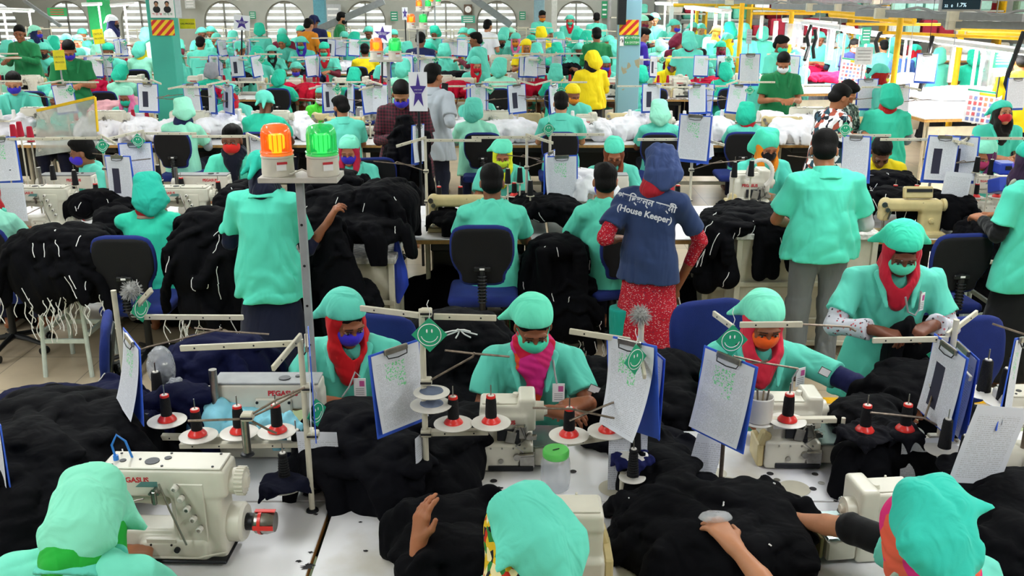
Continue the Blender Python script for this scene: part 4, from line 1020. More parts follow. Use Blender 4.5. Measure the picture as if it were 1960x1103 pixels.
# ------------------------------------------------------------------ cloth heaps
HEAPM = cloth_mat('heap_cloth', fold=.8, fscale=7, rough=.9, weave=.08, var=.12, spec=.12, sheen=0, fine=.35)
def legs_on(F, seed, n, r, floor):
    """sleeves and trouser legs thrown over the heap: flat limbs that follow its surface and fall over its edge"""
    if n == 0: return
    I = F.F < 0; nx, ny, nz = I.shape; top = nz - 1 - np.argmax(I[:, :, ::-1], 2); has = I.any(2); xs, ys = np.nonzero(has)
    if len(xs) == 0: return
    rr = random.Random(seed * 7 + 1); area = len(xs) * F.h ** 2; n = int(max(4, min(34, area / (r * r) * .28))) if n < 0 else n
    for q in range(n):
        i = rr.randrange(len(xs)); x, y = F.ax[0][xs[i]], F.ax[1][ys[i]]; a = rr.uniform(0, 2 * PI); L = rr.randint(5, 10); st_ = r * .9; pv = None; z = None; w_ = r * rr.uniform(.7, 1.15)
        for s_ in range(L):
            ix, iy = int((x - F.lo[0]) / F.h), int((y - F.lo[1]) / F.h); ok = 0 <= ix < nx and 0 <= iy < ny and has[ix, iy]
            zt = F.ax[2][top[ix, iy]] + .006 if ok else None
            if zt is None or (z is not None and zt < z - .10):
                if z is None: break
                z = z - st_ * .9; st2 = st_ * .25
            else: z = zt; st2 = st_
            if floor is not None and z < floor: break
            p = (x, y, z)
            if pv is not None: F.cone(pv, p, w_, w_ * .98, k=.008, fl=((0, 0, 1), 2.3) if zt is not None else ((math.cos(a), math.sin(a), .1), 2.0))
            pv = p; a += rr.uniform(-.35, .35); x += math.cos(a) * st2; y += math.sin(a) * st2
def heap(name, label, blobs, col, h=.012, amp=.012, f=4.5, seed=0, floor=None, cat='garment pile', grp=None, d1=(1, .4, .2), d2=(.3, .9, .5), cuts=(), kind=None, zcut=None, limbs=-1, legr=.055):
    """blobs: (center, radii) ellipsoids or (a, b, ra, rb) limbs"""
    P = []
    for b in blobs:
        if len(b) == 2: P += [Vector(b[0]) - Vector(b[1]), Vector(b[0]) + Vector(b[1])]
        else: r = max(b[2], b[3]); P += [Vector(b[0]) - Vector((r,) * 3), Vector(b[0]) + Vector((r,) * 3), Vector(b[1]) - Vector((r,) * 3), Vector(b[1]) + Vector((r,) * 3)]
    lo = [min(p[i] for p in P) - .03 for i in range(3)]; hi = [max(p[i] for p in P) + .03 for i in range(3)]
    if floor is not None: lo[2] = max(lo[2], floor - .02)
    F = Field(lo, hi, h)
    for b in blobs:
        if len(b) == 2: F.ell(b[0], b[1], None, .05)
        else: F.cone(b[0], b[1], b[2], b[3], k=.04)
    legs_on(F, seed, limbs, legr, floor)
    F.folds(amp, f, d1, d2, seed=seed)
    F.folds(amp * .45, f * 1.7, d1, d2, seed=seed + 3)
    if floor is not None: F.plane((0, 0, floor), (0, 0, -1))
    me = F.mesh(name); me.materials.append(HEAPM)
    o = obj(name, me, None, None, col)
    return tag(o, label, cat, grp, kind)
def strings_on(o, n, parent=None, hang=0, seed=1, box=None, r=.0028, ln=.10, col=None):
    """white drawstring ends lying on a heap or hanging from its lower edge, each a child"""
    from mathutils.bvhtree import BVHTree
    dg = None; me = o.data; bm = bmesh.new(); bm.from_mesh(me); bvh = BVHTree.FromBMesh(bm)
    xs = [v.co for v in bm.verts]; bm.free(); rnd = random.Random(seed)
    lo = [min(v[i] for v in xs) for i in range(3)]; hi = [max(v[i] for v in xs) for i in range(3)]
    if box: lo, hi = list(box[0]), list(box[1])
    camp = Vector((0, 0, CAM_H))
    for q in range(n):
        for tr in range(8):
            tgt = Vector((rnd.uniform(lo[0], hi[0]), rnd.uniform(lo[1], hi[1]), rnd.uniform(lo[2], hi[2])))
            d = (tgt - camp).normalized(); hit = bvh.ray_cast(camp, d)
            if hit[0] is None: continue
            p = hit[0] + hit[1] * .004; pts = [p]; dr = Vector((rnd.uniform(-.5, .5), rnd.uniform(-.3, 0), -1)); wv = rnd.uniform(-1, 1); L = ln * rnd.uniform(.5, 1.3)
            for k in range(8):
                dr = (dr + Vector((wv * .35 * math.sin(k * 1.1), 0, 0))).normalized()
                p2 = pts[-1] + dr * L / 8; c = bvh.find_nearest(p2)
                if c[0] is not None and (p2 - c[0]).length < .05: p2 = c[0] + c[1] * .0035
                pts.append(p2)
            m = MB(); m.tube(pts, r, 5); m.build('drawstring', THW, o); break
    for q in range(hang):
        x = rnd.uniform(lo[0], hi[0]); c = bvh.find_nearest(Vector((x, lo[1] + rnd.uniform(.0, .2), lo[2] + rnd.uniform(0, .22))))
        if c[0] is None: continue
        p = Vector(c[0]); L = rnd.uniform(.08, .24); ph_ = rnd.uniform(0, 6); dx = rnd.uniform(-.03, .03)
        m = MB(); m.tube([p + Vector((.014 * math.sin(k * .9 + ph_) + dx * k / 7, -.006, -L * k / 7)) for k in range(8)], r * 1.15, 5); m.build('drawstring', THW, o)
# ------------------------------------------------------------------ the hall
def tile_mat():
    m, nt, b = new_mat('floor_tiles'); tc = nd(nt, 'TexCoord')
    br = nd(nt, 'TexBrick', offset=0.0, squash=1.0); br.inputs['Color1'].default_value = (*srgb('c9b79c'), 1); br.inputs['Color2'].default_value = (*srgb('c2b096'), 1); br.inputs['Mortar'].default_value = (*srgb('8c7f6c'), 1)
    br.inputs['Scale'].default_value = 1.0; br.inputs['Mortar Size'].default_value = .004; br.inputs['Brick Width'].default_value = .6; br.inputs['Row Height'].default_value = .6
    nt.links.new(tc.outputs['Object'], br.inputs['Vector'])
    n = nd(nt, 'TexNoise', i_Scale=3.0, i_Detail=6.0); nt.links.new(tc.outputs['Object'], n.inputs['Vector'])
    r = nd(nt, 'MapRange', n1=.3, n2=.7, n3=.82, n4=1.06); nt.links.new(n.outputs['Fac'], r.inputs[0])
    mx = nd(nt, 'VectorMath', operation='SCALE'); nt.links.new(br.outputs['Color'], mx.inputs[0]); nt.links.new(r.outputs[0], mx.inputs['Scale']); nt.links.new(mx.outputs[0], b.inputs['Base Color'])
    b.inputs['Roughness'].default_value = .28; return m
m = MB(); m.box(((ROOM_X0 + ROOM_X1) / 2, (ROOM_Y0 + ROOM_Y1) / 2, -.05), (ROOM_X1 - ROOM_X0, ROOM_Y1 - ROOM_Y0, .1)); struct(m.build('floor', tile_mat()))
m = MB(); m.box((2.5, 4.25, .0015), (26, 3.0, .003)); struct(m.build('trim_1', mat('green_floor_paint', 'a9b58a', .4, noise=.08, nscale=3)))
m = MB(); m.box((2.5, 5.83, .002), (26, .09, .004)); struct(m.build('trim_2', mat('yellow_line', 'f0b41e', .4)))
WALLM = mat('wall_paint', 'aeb0a8', .8, noise=.05, nscale=2)
m = MB(); m.box(((ROOM_X0 + ROOM_X1) / 2, (ROOM_Y0 + ROOM_Y1) / 2, ROOM_H + .05), (ROOM_X1 - ROOM_X0, ROOM_Y1 - ROOM_Y0, .1)); struct(m.build('ceiling', mat('ceiling_paint', 'd8d8d4', .9)))
m = MB(); m.box((ROOM_X0 - .1, (ROOM_Y0 + ROOM_Y1) / 2, ROOM_H / 2), (.2, ROOM_Y1 - ROOM_Y0, ROOM_H)); struct(m.build('wall_left', WALLM))
m = MB(); m.box((ROOM_X1 + .1, (ROOM_Y0 + ROOM_Y1) / 2, ROOM_H / 2), (.2, ROOM_Y1 - ROOM_Y0, ROOM_H)); struct(m.build('wall_right', WALLM))
m = MB(); m.box(((ROOM_X0 + ROOM_X1) / 2, ROOM_Y0 - .1, ROOM_H / 2), (ROOM_X1 - ROOM_X0, .2, ROOM_H)); struct(m.build('wall_near', WALLM))
# far wall with round-headed windows
WC = [pX(x, 31.5, 1.6) for x in (-10, 127, 268, 428, 545, 699, 853, 951, 1103)]
WR, SP, SILL = .64, 1.33, .35
m = MB(); edges = [ROOM_X0]
def quad(m, x0, x1, z0, z1): m.box(((x0 + x1) / 2, 31.6, (z0 + z1) / 2), (x1 - x0, .2, z1 - z0))
for c in WC:
    quad(m, edges[-1], c - WR, 0, ROOM_H); quad(m, c - WR, c + WR, 0, SILL); edges.append(c + WR)
    arc = [(c + WR * math.cos(PI * i / 16), SP + WR * math.sin(PI * i / 16)) for i in range(17)]
    for i in range(16):
        (x0, z0), (x1, z1) = arc[i], arc[i + 1]
        m.prism([(x0, z0), (x0, ROOM_H), (x1, ROOM_H), (x1, z1)], -.1, .1, Matrix(((1, 0, 0), (0, 0, -1), (0, 1, 0))), (0, 31.6, 0))
quad(m, edges[-1], ROOM_X1, 0, ROOM_H); struct(m.build('wall_far', WALLM))
FRM = mat('window_paint', '8c8d84', .5); LOUV = mat('louvre_paint', 'e8eae6', .5)
for i, c in enumerate(WC):
    r = empty('window_%d' % (i + 1), (c, 31.58, SP)); r['kind'] = 'structure'
    f = MB(); f.tube([(-WR + .01, 0, SILL - SP)] + [(-WR * .985 * math.cos(PI * k / 20), 0, WR * .985 * math.sin(PI * k / 20)) for k in range(21)] + [(WR - .01, 0, SILL - SP)], .035, 6)
    f.box((0, 0, 0), (2 * WR, .05, .05)).box((0, 0, -.2), (.04, .05, 1.6)); struct(f.build('window_frame', FRM, r))
    for k in range(9):
        z = -.92 + k * .19; hw = WR * .97 if z < 0 else math.sqrt(max(.01, (WR * .97) ** 2 - z * z))
        l = MB(); l.box((0, .06, z), (2 * hw, .02, .10), (.25, 0, 0)); struct(l.build('slat', LOUV, r))
m = MB(); m.box((0, 40, -.3), (70, 16, .2)); struct(m.build('ground_outside', mat('outside_ground', 'b8b6a8', .9)))
# ceiling lamps: the tubes that light the hall
TUBEM = mat('lamp_tube', 'ffffff', .5, noise=0, emit='f4ffff', estr=6)
for i, (x, y) in enumerate(TUBE_ROWS):
    def mk():
        r = empty('ceiling_lamp', (0, 0, 0)); m = MB(); m.box((0, 0, 3.36), (.3, 3.1, .06), None, .01); m.build('lamp_housing', WHITE, r)
        for s in (-1, 1): m = MB(); m.cyl((s * .08, -1.45, 3.312), (s * .08, 1.45, 3.312), .015, None, 8); m.build('lamp_tube', TUBEM, r)
        m = MB(); m.cyl((0, -1, 3.39), (0, -1, ROOM_H), .006, None, 6).cyl((0, 1, 3.39), (0, 1, ROOM_H), .006, None, 6); m.build('hanger', GREYP, r); return r
    r = again('lamp', mk); r.location = (x, y, 0); tag(r, 'twin tube fluorescent lamp hung in rows under the hall ceiling', 'ceiling lamp', 'fluorescent lamps under the ceiling')
# pillars
STRIPE = None
def stripe_mat():
    m, nt, b = new_mat('hazard_stripes'); tc = nd(nt, 'TexCoord'); s = nd(nt, 'SeparateXYZ'); nt.links.new(tc.outputs['Object'], s.inputs[0])
    a = nd(nt, 'Math', operation='SUBTRACT'); nt.links.new(s.outputs['X'], a.inputs[0]); nt.links.new(s.outputs['Z'], a.inputs[1])
    f = nd(nt, 'Math', operation='MULTIPLY', n1=8.2); nt.links.new(a.outputs[0], f.inputs[0]); g = nd(nt, 'Math', operation='FRACT'); nt.links.new(f.outputs[0], g.inputs[0])
    l = nd(nt, 'Math', operation='LESS_THAN', n1=.5); nt.links.new(g.outputs[0], l.inputs[0])
    mx = nd(nt, 'Mix', data_type='RGBA'); mx.inputs[6].default_value = (*srgb('f0c818'), 1); mx.inputs[7].default_value = (*srgb('d02020'), 1); nt.links.new(l.outputs[0], mx.inputs[0]); nt.links.new(mx.outputs[2], b.inputs['Base Color'])
    return m
STRIPE = stripe_mat()
PY = 15.0
PIL1 = mat('teal_paint', '3fae9b', .55, noise=.05, nscale=3)
def worn_blue():
    m, nt, b = new_mat('worn_blue_paint'); tc = nd(nt, 'TexCoord'); n = nd(nt, 'TexNoise', i_Scale=3.2, i_Detail=7.0); nt.links.new(tc.outputs['Object'], n.inputs['Vector'])
    cr = nd(nt, 'ValToRGB'); e = cr.color_ramp.elements; e[0].position = .60; e[0].color = (*srgb('86b4c4'), 1); e[1].position = .615; e[1].color = (*srgb('a0987c'), 1); nt.links.new(n.outputs['Fac'], cr.inputs[0]); nt.links.new(cr.outputs[0], b.inputs['Base Color']); b.inputs['Roughness'].default_value = .6; return m
PIL2 = worn_blue()
def pillar(x0, x1, xs, Y, mt, nm):
    """front face x0..x1 in the photo at depth Y, the side face reaches to xs"""
    X0, X1 = pX(x0, Y, 1.5), pX(x1, Y, 1.5); D = abs(X1 - X0)
    m = MB(); m.box(((X0 + X1) / 2, Y + D / 2, ROOM_H / 2), (X1 - X0, D, ROOM_H), None, .01); o = m.build(nm, mt); struct(o); return X0, X1
c1 = pillar(290, 334, 345, PY, PIL1, 'pillar'); c2 = pillar(1184, 1225, 1180, PY, PIL2, 'pillar')
def sign(name, label, cat, x0, x1, y0, y1, Y, mt, th=.01, rz=0., grp=None, parent=None):
    a, b = px(x0, y1, Y), px(x1, y0, Y)
    r = empty(name, ((a.x + b.x) / 2, Y, (a.z + b.z) / 2), rz)
    m = MB(); m.box((0, 0, 0), (b.x - a.x, th, b.z - a.z), None, .001); m.build('board', mt, r); r['w'] = b.x - a.x; r['hh'] = b.z - a.z
    return tag(r, label, cat, grp)
sign('striped_panel', 'red and yellow striped panel on the teal pillar', 'sign', 292, 332, 38, 68, PY - .012, STRIPE)
sign('striped_panel', 'red and yellow striped panel on the worn blue pillar', 'sign', 1185, 1223, 38, 67, PY - .012, STRIPE)
r = sign('poster', 'white poster with two portraits on the teal pillar above the stripes', 'poster', 289, 331, -6, 34, PY - .014, WHITE)
for dx in (-.08, .08):
    m = MB(); m.sph((dx, -.008, .04), (.026, .004, .035), 10, 8).mi(1).sph((dx, -.0075, -.03), (.055, .003, .05), 10, 8).mi(1).sph((dx, -.007, .06), (.034, .003, .032), 10, 8); m.build('portrait', [mat('portrait_face', 'a87a60', .7), DARK], r)
decal(r, 'স ঠি ক', .05, RED_INK, (-.08, -.0065, -.10)); decal(r, 'নি য় ম', .05, mat('green_ink', '2a8a5a', .6), (.08, -.0065, -.10))
r = sign('poster', 'small grey notice folded round the corner of the teal pillar', 'poster', 336, 345, -6, 34, PY + .03, mat('pale_grey', 'c4c8cc', .6), rz=.9)
r = sign('sound_sign', 'green sign with white lettering on the worn blue pillar', 'sign', 1195, 1224, 68, 86, PY - .012, mat('sign_green', '3a9a5c', .5))
decal(r, 'পি.এ সিস্টেম', .042, WHITE_INK, (0, -.006, .035)); decal(r, 'P.A SYSTEM', .042, WHITE_INK, (0, -.006, -.035))
r = sign('speaker_box', 'tall black box on the left edge of the worn blue pillar', 'box', 1181, 1199, -6, 47, PY - .08, BLK, th=.14)
m = MB(); [m.box((0, -.073, z), (.10, .004, .006)) for z in [-.16 + .03 * i for i in range(12)]]; m.build('grille', DARK, r)
r = sign('process_sign', 'yellow sign reading CAL PROCESS beside the teal pillar', 'sign', 345, 373, 36, 55, PY + .3, mat('sign_yellow', 'e8d820', .5))
decal(r, 'CAL PROCESS', .034, DARK_INK, (0, -.0062, 0), bold=.0005)
r = sign('arrow_card', 'white card with a black arrow on the worn blue pillar', 'sign', 1186, 1194, 70, 88, PY - .012, WHITE); decal(r, '↑', .1, DARK_INK, (0, -.006, 0))
# small signs, clock and panels on the far wall
for (x0, x1, y0, y1, col, lab) in [(478, 489, 22, 36, '3a9a78', 'small green notice on the far wall by the third arched window'), (748, 761, 22, 40, '3a9a78', 'green notice on the grey pier between arched windows'), (994, 1006, 22, 38, '3a9a78', 'green notice right of the window behind the pale shirt man'), (897 - 18 + 4, 909, 30, 44, '4aa890', 'green poster under the wall clock'), (1151, 1163, 2, 35, '2f9a68', 'tall green poster on the far wall beside the last arched window'), (355, 372, -4, 16, 'd0d4d2', 'white four-picture notice high on the far wall'), (624, 652, 8, 50, 'b8bcc0', 'grey switch panel behind the green-shirt man'), (92, 127, 15, 31, '2f9a58', 'green sign with red lettering hung high in the far corner')]:
    Y = 31.3 if x0 != 92 else 24.0
    r = sign('wall_notice', lab, 'sign', x0, x1, y0, y1, Y, mat('notice_' + col, col, .6), th=.02)
    m = MB(); 
    for k in range(3): m.box((0, -.013, r['hh'] * (.28 - .28 * k)), (r['w'] * .7, .002, r['hh'] * .09))
    m.build('print', RED_INK if x0 == 92 else WHITE_INK, r)
r = empty('wall_clock', tuple(px(896, 18, 31.4))); m = MB(); m.box((0, 0, 0), (.26, .05, .30), None, .01); m.build('frame', mat('brown_frame', '5a4636', .5), r); m = MB(); m.cyl((0, -.026, 0), (0, -.032, 0), .1, None, 20); m.mi(1).box((.02, -.034, .02), (.06, .002, .008), (0, -.7, 0)).box((0, -.034, .03), (.006, .002, .07)); m.build('dial', [WHITE, DARK], r)
tag(r, 'brown framed square clock on the far wall', 'clock')
# far pillars and panels
for (x0, x1, Y, col) in [(172, 204, 24.0, '1fa05a'), (601, 622, 29.0, '5f9fb0'), (1022, 1042, 29.0, '88a8b4'), (1075 - 20, 1066, 30, 'c8cac4')]:
    pillar(x0, x1, x1, Y, mat('paint_' + col, col, .6), 'pillar')
# ------------------------------------------------------------------ first pair of table rows
def wl(root, rz, p):
    q = Vector(p) - Vector(root); return tuple(Matrix.Rotation(-rz, 3, 'Z') @ q)
Ay0, Ay1, By0, By1 = 2.66, 3.255, 3.265, 3.86
for i, (a, b, t) in enumerate([(-1.86, -.69, 'worn white table under the coverstitch machine with red tape'), (-.67, .42, 'white table with black garments and a raised hand over it'), (.44, 1.60, 'white table under the large heap of black cloth'), (1.62, 2.78, 'white table at the pink-scarfed worker, black garments on its end')]):
    table(t, a, b, Ay0, Ay1)
for i, (a, b, t) in enumerate([(-2.75, -1.53, 'white table end under navy garments by the blue chair'), (-1.51, -.38, 'white table before the worker in red hijab and blue mask'), (-.36, .715, 'white table with green-lidded jar and spool stains'), (.735, 1.80, 'scuffed white table before the worker in orange mask'), (1.82, 2.9, 'white table with printed sheets at the right end')]):
    table(t, a, b, By0, By1)
TZ = .751
def onA(x, Y, h=TZ): return (pX(x, Y, h), Y, h)
interlock('large coverstitch sewing machine with red-taped knob on the worn white table', onA(340, 2.92, .762), -.03, 1.0, key='near', hose=True)
overlock('sewing machine end showing behind the mint hood at the bottom centre', onA(1058, 2.74, .755), PI, 1.08)
overlock('overlock sewing machine half hidden behind the pink and teal headscarf', onA(1655, 2.92, .755), PI + .1, .95)
machine_back('grey sewing machine seen from behind before the blue-masked worker', onA(525, 3.66, .757), 0, 1.0)
overlock('overlock machine before the worker in mint face mask', onA(987, 3.60, .755), 0, 1.0)
overlock('overlock machine with red handwritten note before the orange-masked worker', onA(1520, 3.62, .755), -.02, 1.0, note=True)
r = interlock('sewing machine at the right edge behind printed sheets', onA(1990, 3.5, .762), 0, 1.0)
m = MB(); p = px(222, 878, 2.92); m.tube([p, p + V(-.008, 0, .05), p + V(.012, 0, .088), p + V(.035, .01, .06), p + V(.05, .02, -.02)], .004, 8); m.cyl(p - V(0, 0, .02), p + V(0, 0, .012), .009, None, 10); tag(m.build('air_hose', CORDB), 'bright blue bent hose on top of the taped coverstitch machine', 'hose')

# thread stands given by where their bars run
def pst(label, fx, fy, top, Y=None, bars=(), rods=(), trays=(), clamps=(), discs=(), z0=TZ, mt=None, pr=.011):
    f = ph(fx, fy, z0) if Y is None else Vector((pX(fx, Y, z0), Y, z0)); Y = f.y; zt = px(fx, top, Y).z
    q = lambda t: px(t[0], t[1], Y + (t[2] if len(t) > 2 else 0)) - f
    r = stand(label, f.x, f.y, z0, zt, [(q(a), q(b)) for a, b in bars], [[q(p) for p in k] for k in rods], [(q(a), q(b)) for a, b in trays], [tuple(q(d)) + tuple(d[3:]) for d in discs], 0., mt, [tuple(q(c)) for c in clamps], pr)
    return r
def pcone(label, x, y, Y, kind='redbase', S=1., g=None, peg=False):
    p = px(x, y, Y); c = thread_cone(label, p, kind, g, S)
    if peg and p.z > .77: m = MB(); m.cyl((0, 0, (TZ - p.z) / S), (0, 0, .002), .006, None, 8).cyl((0, 0, -.002), (0, 0, .002), .03, None, 14); m.build('peg', CREAM, c)
    return c
pst('cream thread stand with a grey fluff ball on its top, beside the blue chair', 256, 850, 556, None, bars=[((262, 607), (466, 608)), ((258, 590), (290, 555, -.1))], clamps=[(262, 600)], rods=[[(262, 672), (285, 664), (420, 631), (424, 628)], [(372, 628), (424, 634), (515, 640)]])
pst('tall cream thread stand standing in the grommet of the worn table', 598, 978, 650, None, bars=[((345, 667, .02), (572, 657)), ((576, 642), (522, 706, -.2))], clamps=[(590, 742), (600, 832)], rods=[[(588, 742), (520, 780), (478, 800)]])
pst('spool rail with red-based thread cones before the grey machine', 604, 870, 820, 3.34, trays=[((298, 836, .12), (470, 838, .12)), ((345, 852), (600, 850))], z0=TZ, discs=[(320, 806, .10, .074), (380, 835, 0, .072), (458, 829, 0, .072), (530, 827, 0, .072), (393, 803, .3, .06), (470, 800, .3, .06)])
for x, y, dY, S, t in [(320, 806, .10, 1.0, 'first on the rail beside the blue clipboard'), (378, 834, 0, 1., 'nearest the grey rod tip, on a white disc'), (458, 828, 0, 1., 'half behind the chrome post'), (531, 826, 0, 1.02, 'last on the rail before the red hijab'), (393, 803, .3, .95, 'in the second line behind the rod'), (470, 800, .3, .95, 'in the second line by the blue paper masks')]:
    pcone('black thread cone on red base, ' + t, x, y - 2, 3.34 + dY, S=S, g=None)
pst('chrome post with a clamp and thin thread rods on the coverstitch machine', 474, 866, 797, 2.96, clamps=[(474, 797)], rods=[[(360, 806), (474, 802), (512, 822), (530, 830)], [(474, 798), (530, 765), (583, 742)]], z0=1.105, mt=STEEL, pr=.014)
pst('short cream stand with two black ribbed thread cones on navy cloth', 592, 945, 900, None, discs=[(545, 930, -.08, .075), (572, 882, .12, .07)], trays=[((545, 932, -.08), (592, 915)), ((572, 884, .12), (592, 900))])
pcone('black ribbed thread cone standing on draped navy cloth disc', 545, 922, 3.17 + .0, 'blackrib', 1.05)
pcone('slim black thread cone behind the ribbed one on the short stand', 570, 878, 3.36, 'black', 1.1)
# center stand
pst('cream thread stand with smiley card between the blue and mint masked workers', 818, 962, 592, None, bars=[((690, 590, .1), (803, 604)), ((830, 606), (950, 609, .02))], clamps=[(816, 598), (816, 730), (816, 828)], rods=[[(826, 727, -.02), (905, 683, -.05), (908, 675, -.05)], [(852, 671, -.1), (906, 677, -.05), (975, 683, 0)]], trays=[((824, 828), (935, 826))], discs=[(826, 752, -.02, .066), (825, 776, -.02, .076), (868, 812, -.02, .072), (940, 810, -.02, .072)])
pcone('black thread cone on red base, on the disc next to the cream pole', 868, 810, 3.24); pcone('black thread cone on red base, on the disc left of the overlock machine top', 940, 808, 3.24)
for yy, t in ((752, 'upper'), (776, 'lower')):
    p = px(826, yy - 3, 3.24); F = Field(p - V(.06, .06, .02), p + V(.06, .06, .03), .006); F.ell(p, (.045, .04, .012)); F.folds(.006, 16); me = F.mesh('thread_waste'); me.materials.append(HEAPM); tag(obj('thread_waste', me, None, None, '6a7488'), 'grey-blue thread scraps on the %s disc of the cream pole' % t, 'thread scraps')
# right centre stand
pst('cream thread stand wrapped in tape with a fluff ball, before the housekeeper', 1214, 935, 612, None, bars=[((1090, 634, .05), (1206, 652)), ((1222, 655), (1234, 722, -.2))], clamps=[(1214, 755)], rods=[[(1212, 756), (1150, 780, -.1), (1090, 806, -.15)], [(1020, 781, -.1), (1092, 783, -.15), (1176, 801, -.15)]], trays=[((1085, 848), (1206, 830))], discs=[(1089, 834, -.02, .076), (1163, 826, -.02, .076)])
pcone('black thread cone on red base, on the disc by the green-lidded jar', 1089, 832, 3.34, S=1.05); pcone('black thread cone on red base, on the disc under the crossing rods', 1163, 824, 3.34)
pst('short spindle stand with white booklet and navy cloth', 1190, 958, 905, None, discs=[(1213, 872, .06, .055), (1210, 915, -.03, .05)], trays=[((1192, 917), (1212, 915, -.03))])
pcone('slim black thread cone above the navy scrap on the booklet', 1216, 868, 3.36, 'black'); pcone('black ribbed thread cone in front of the navy scrap', 1211, 912, 3.22, 'blackrib', 1.02)
# right stand
pst('thin stand with smiley card and long rod before the orange-masked worker', 1377, 948, 640, None, bars=[((1366, 600, .15), (1404, 628, .0)), ((1416, 622), (1536, 621))], clamps=[(1400, 655)], rods=[[(1536, 621), (1625, 626), (1638, 634)], [(1404, 682), (1455, 694), (1528, 706)], [(1404, 700), (1456, 694), (1470, 690)]], mt=RUST, pr=.008)
pst('spool rail over the right overlock machine', 1602, 890, 800, 3.45, trays=[((1430, 805), (1600, 803))], discs=[(1507, 806, -.02, .072), (1450, 806, -.0, .066)], pr=.008)
pcone('black thread cone on red base, above the overlock with the handwritten note', 1507, 804, 3.43, S=1.05)
F = MB(); p = px(1452, 804, 3.45); F.lathe([(.048, 0), (.052, .004), (.052, .10), (.049, .104), (.046, .10), (.046, .01), (.0, .01)], c=p, n=28); tag(F.build('white_pot', WPLA), 'off-white plastic pot with sticks on the spool rail', 'pot')
for i in range(4):
    m = MB(); a = p + V(-.015 + i * .011, .0, .02); m.cyl(a, a + V(-.02 + .012 * i, .01 * (i % 2), .105), .004, None, 6); tag(m.build('wooden_stick', mat('stick_%d' % (i % 2), ['8a7a60', '5c5248'][i % 2], .7)), 'thin stick standing in the off-white pot', 'stick', 'sticks in the pot')
pst('cream thread stand with plastic sheet cover, right of the orange-masked worker', 1786, 915, 612, None, bars=[((1670, 652, .0), (1815, 649)), ((1812, 642), (1870, 598, .12)), ((1802, 665), (1858, 726, -.2))], clamps=[(1786, 738), (1786, 838)], rods=[[(1770, 800, -.1), (1782, 765, -.05), (1790, 738)], [(1666, 790, -.1), (1768, 800, -.1), (1800, 818, -.12), (1832, 846, -.14)]], trays=[((1650, 842), (1790, 840))], discs=[(1655, 826, -.02, .05), (1730, 826, -.02, .074), (1807, 862, -.18, .07), (1842, 893, -.24, .07)])
pcone('black thread cone on red base, on a black cloth scrap left of the reaching hand', 1655, 824, 3.38); pcone('black thread cone on red base, under the reaching fingers', 1732, 822, 3.38)
pcone('plain black thread cone on the white disc by the plastic-covered clipboard', 1807, 858, 3.19, 'black', 1.05); pcone('plain black thread cone on black cloth right of the white disc', 1842, 890, 3.13, 'black', 1.05)
pst('rail stand at the right end holding black cones', 1950, 905, 735, None, clamps=[(1950, 780)], rods=[[(1900, 620), (1960, 640)]], discs=[(1880, 752, .1, .075), (1921, 770, .0, .075)], trays=[((1880, 756, .1), (1950, 790))], mt=RUST)
pcone('plain black thread cone in front of the blue chair at the right end', 1882, 750, 3.6, 'black', 1.25); pcone('plain black thread cone beside the edge-on clipboard at the right end', 1920, 768, 3.5, 'black', 1.25)
# cones by the bag, left
pst('low stand for bagged cones left of the grey machine', 330, 842, 800, 3.75, discs=[(318, 768, 0, .075)], trays=[((318, 770), (330, 800))])
pcone('black thread cone in front of the crinkled clear bag', 304, 766, 3.72, 'black', 1.15); pcone('black thread cone wrapped in a crinkled clear bag', 322, 748, 3.80, 'black', 1.1)
def bag(label, x0, x1, y0, y1, Y, seed=0, ry=.06):
    a, b = px(x0, y1, Y), px(x1, y0, Y); c = (a + b) / 2; r = (b - a) / 2
    F = Field(c - V(r.x * 1.1, .09, r.z * 1.1), c + V(r.x * 1.1, .09, r.z * 1.1), .006); F.ell(c, (r.x, ry, r.z * .98)).ell(c + V(0, 0, r.z * .5), (r.x * .7, ry * .7, r.z * .5)); F.folds(.008, 12, (1, .4, .6), (.5, .2, 1), seed=seed)
    me = F.mesh('clear_bag'); me.materials.append(BAGM); return tag(obj('clear_bag', me), label, 'plastic bag')
bag('crinkled clear bag around a black cone beside the blue clipboard', 288, 330, 665, 745, 3.80, 2); bag('loose crinkled clear bag at the foot of the bagged cone', 322, 352, 728, 766, 3.7, 5)
bag('small clear bag on the lap of the red hijab worker', 652, 690, 790, 816, 3.68, 3); bag('white plastic scrap under the fingers of the reaching hand on black cloth', 1336, 1402, 982, 1000, 2.78, 7, .022)

# clipboards
def pclip(label, x, y, Y, rz, tilt=0., roll=0., **k): return clipboard(label, px(x, y, Y), rz, tilt, roll, **k)
pclip('blue clipboard with green-marked form left, under the fluff-ball stand', 252, 650, 3.42, -.95, -.05, .08, S=1.0, curl=.04)
pclip('blue clipboard with green-marked form hanging between the two left workers', 755, 668, 3.30, .72, -.05, -.04, S=1.02, curl=.02)
pclip('blue clipboard seen edge-on along the tall cream pole', 592, 656, 3.10, -1.35, 0., .10, S=1.05, curl=.01)
pclip('blue clipboard with drooping form before the housekeeper skirt', 1208, 655, 3.30, -.85, .0, -.10, S=1.1, curl=.09, twist=.06)
pclip('blue clipboard turned away behind the taped stand', 1246, 668, 3.42, -1.25, .0, .04, S=1.05, curl=.02, pm=PAPER2)
pclip('blue clipboard with green-marked form in front of the orange-masked worker', 1398, 685, 3.20, -.85, -.05, .06, S=1.05, curl=.03)
pclip('blue clipboard with dark printed photo sheet behind the right thread stand', 1820, 665, 3.35, -1.45, .0, .05, S=1.05, curl=.02, pm=PAPER3)
pclip('blue clipboard seen almost edge-on behind the printed photo sheet', 1848, 668, 3.45, -1.6, .0, .02, S=1.1, curl=.02, pm=PAPER2)
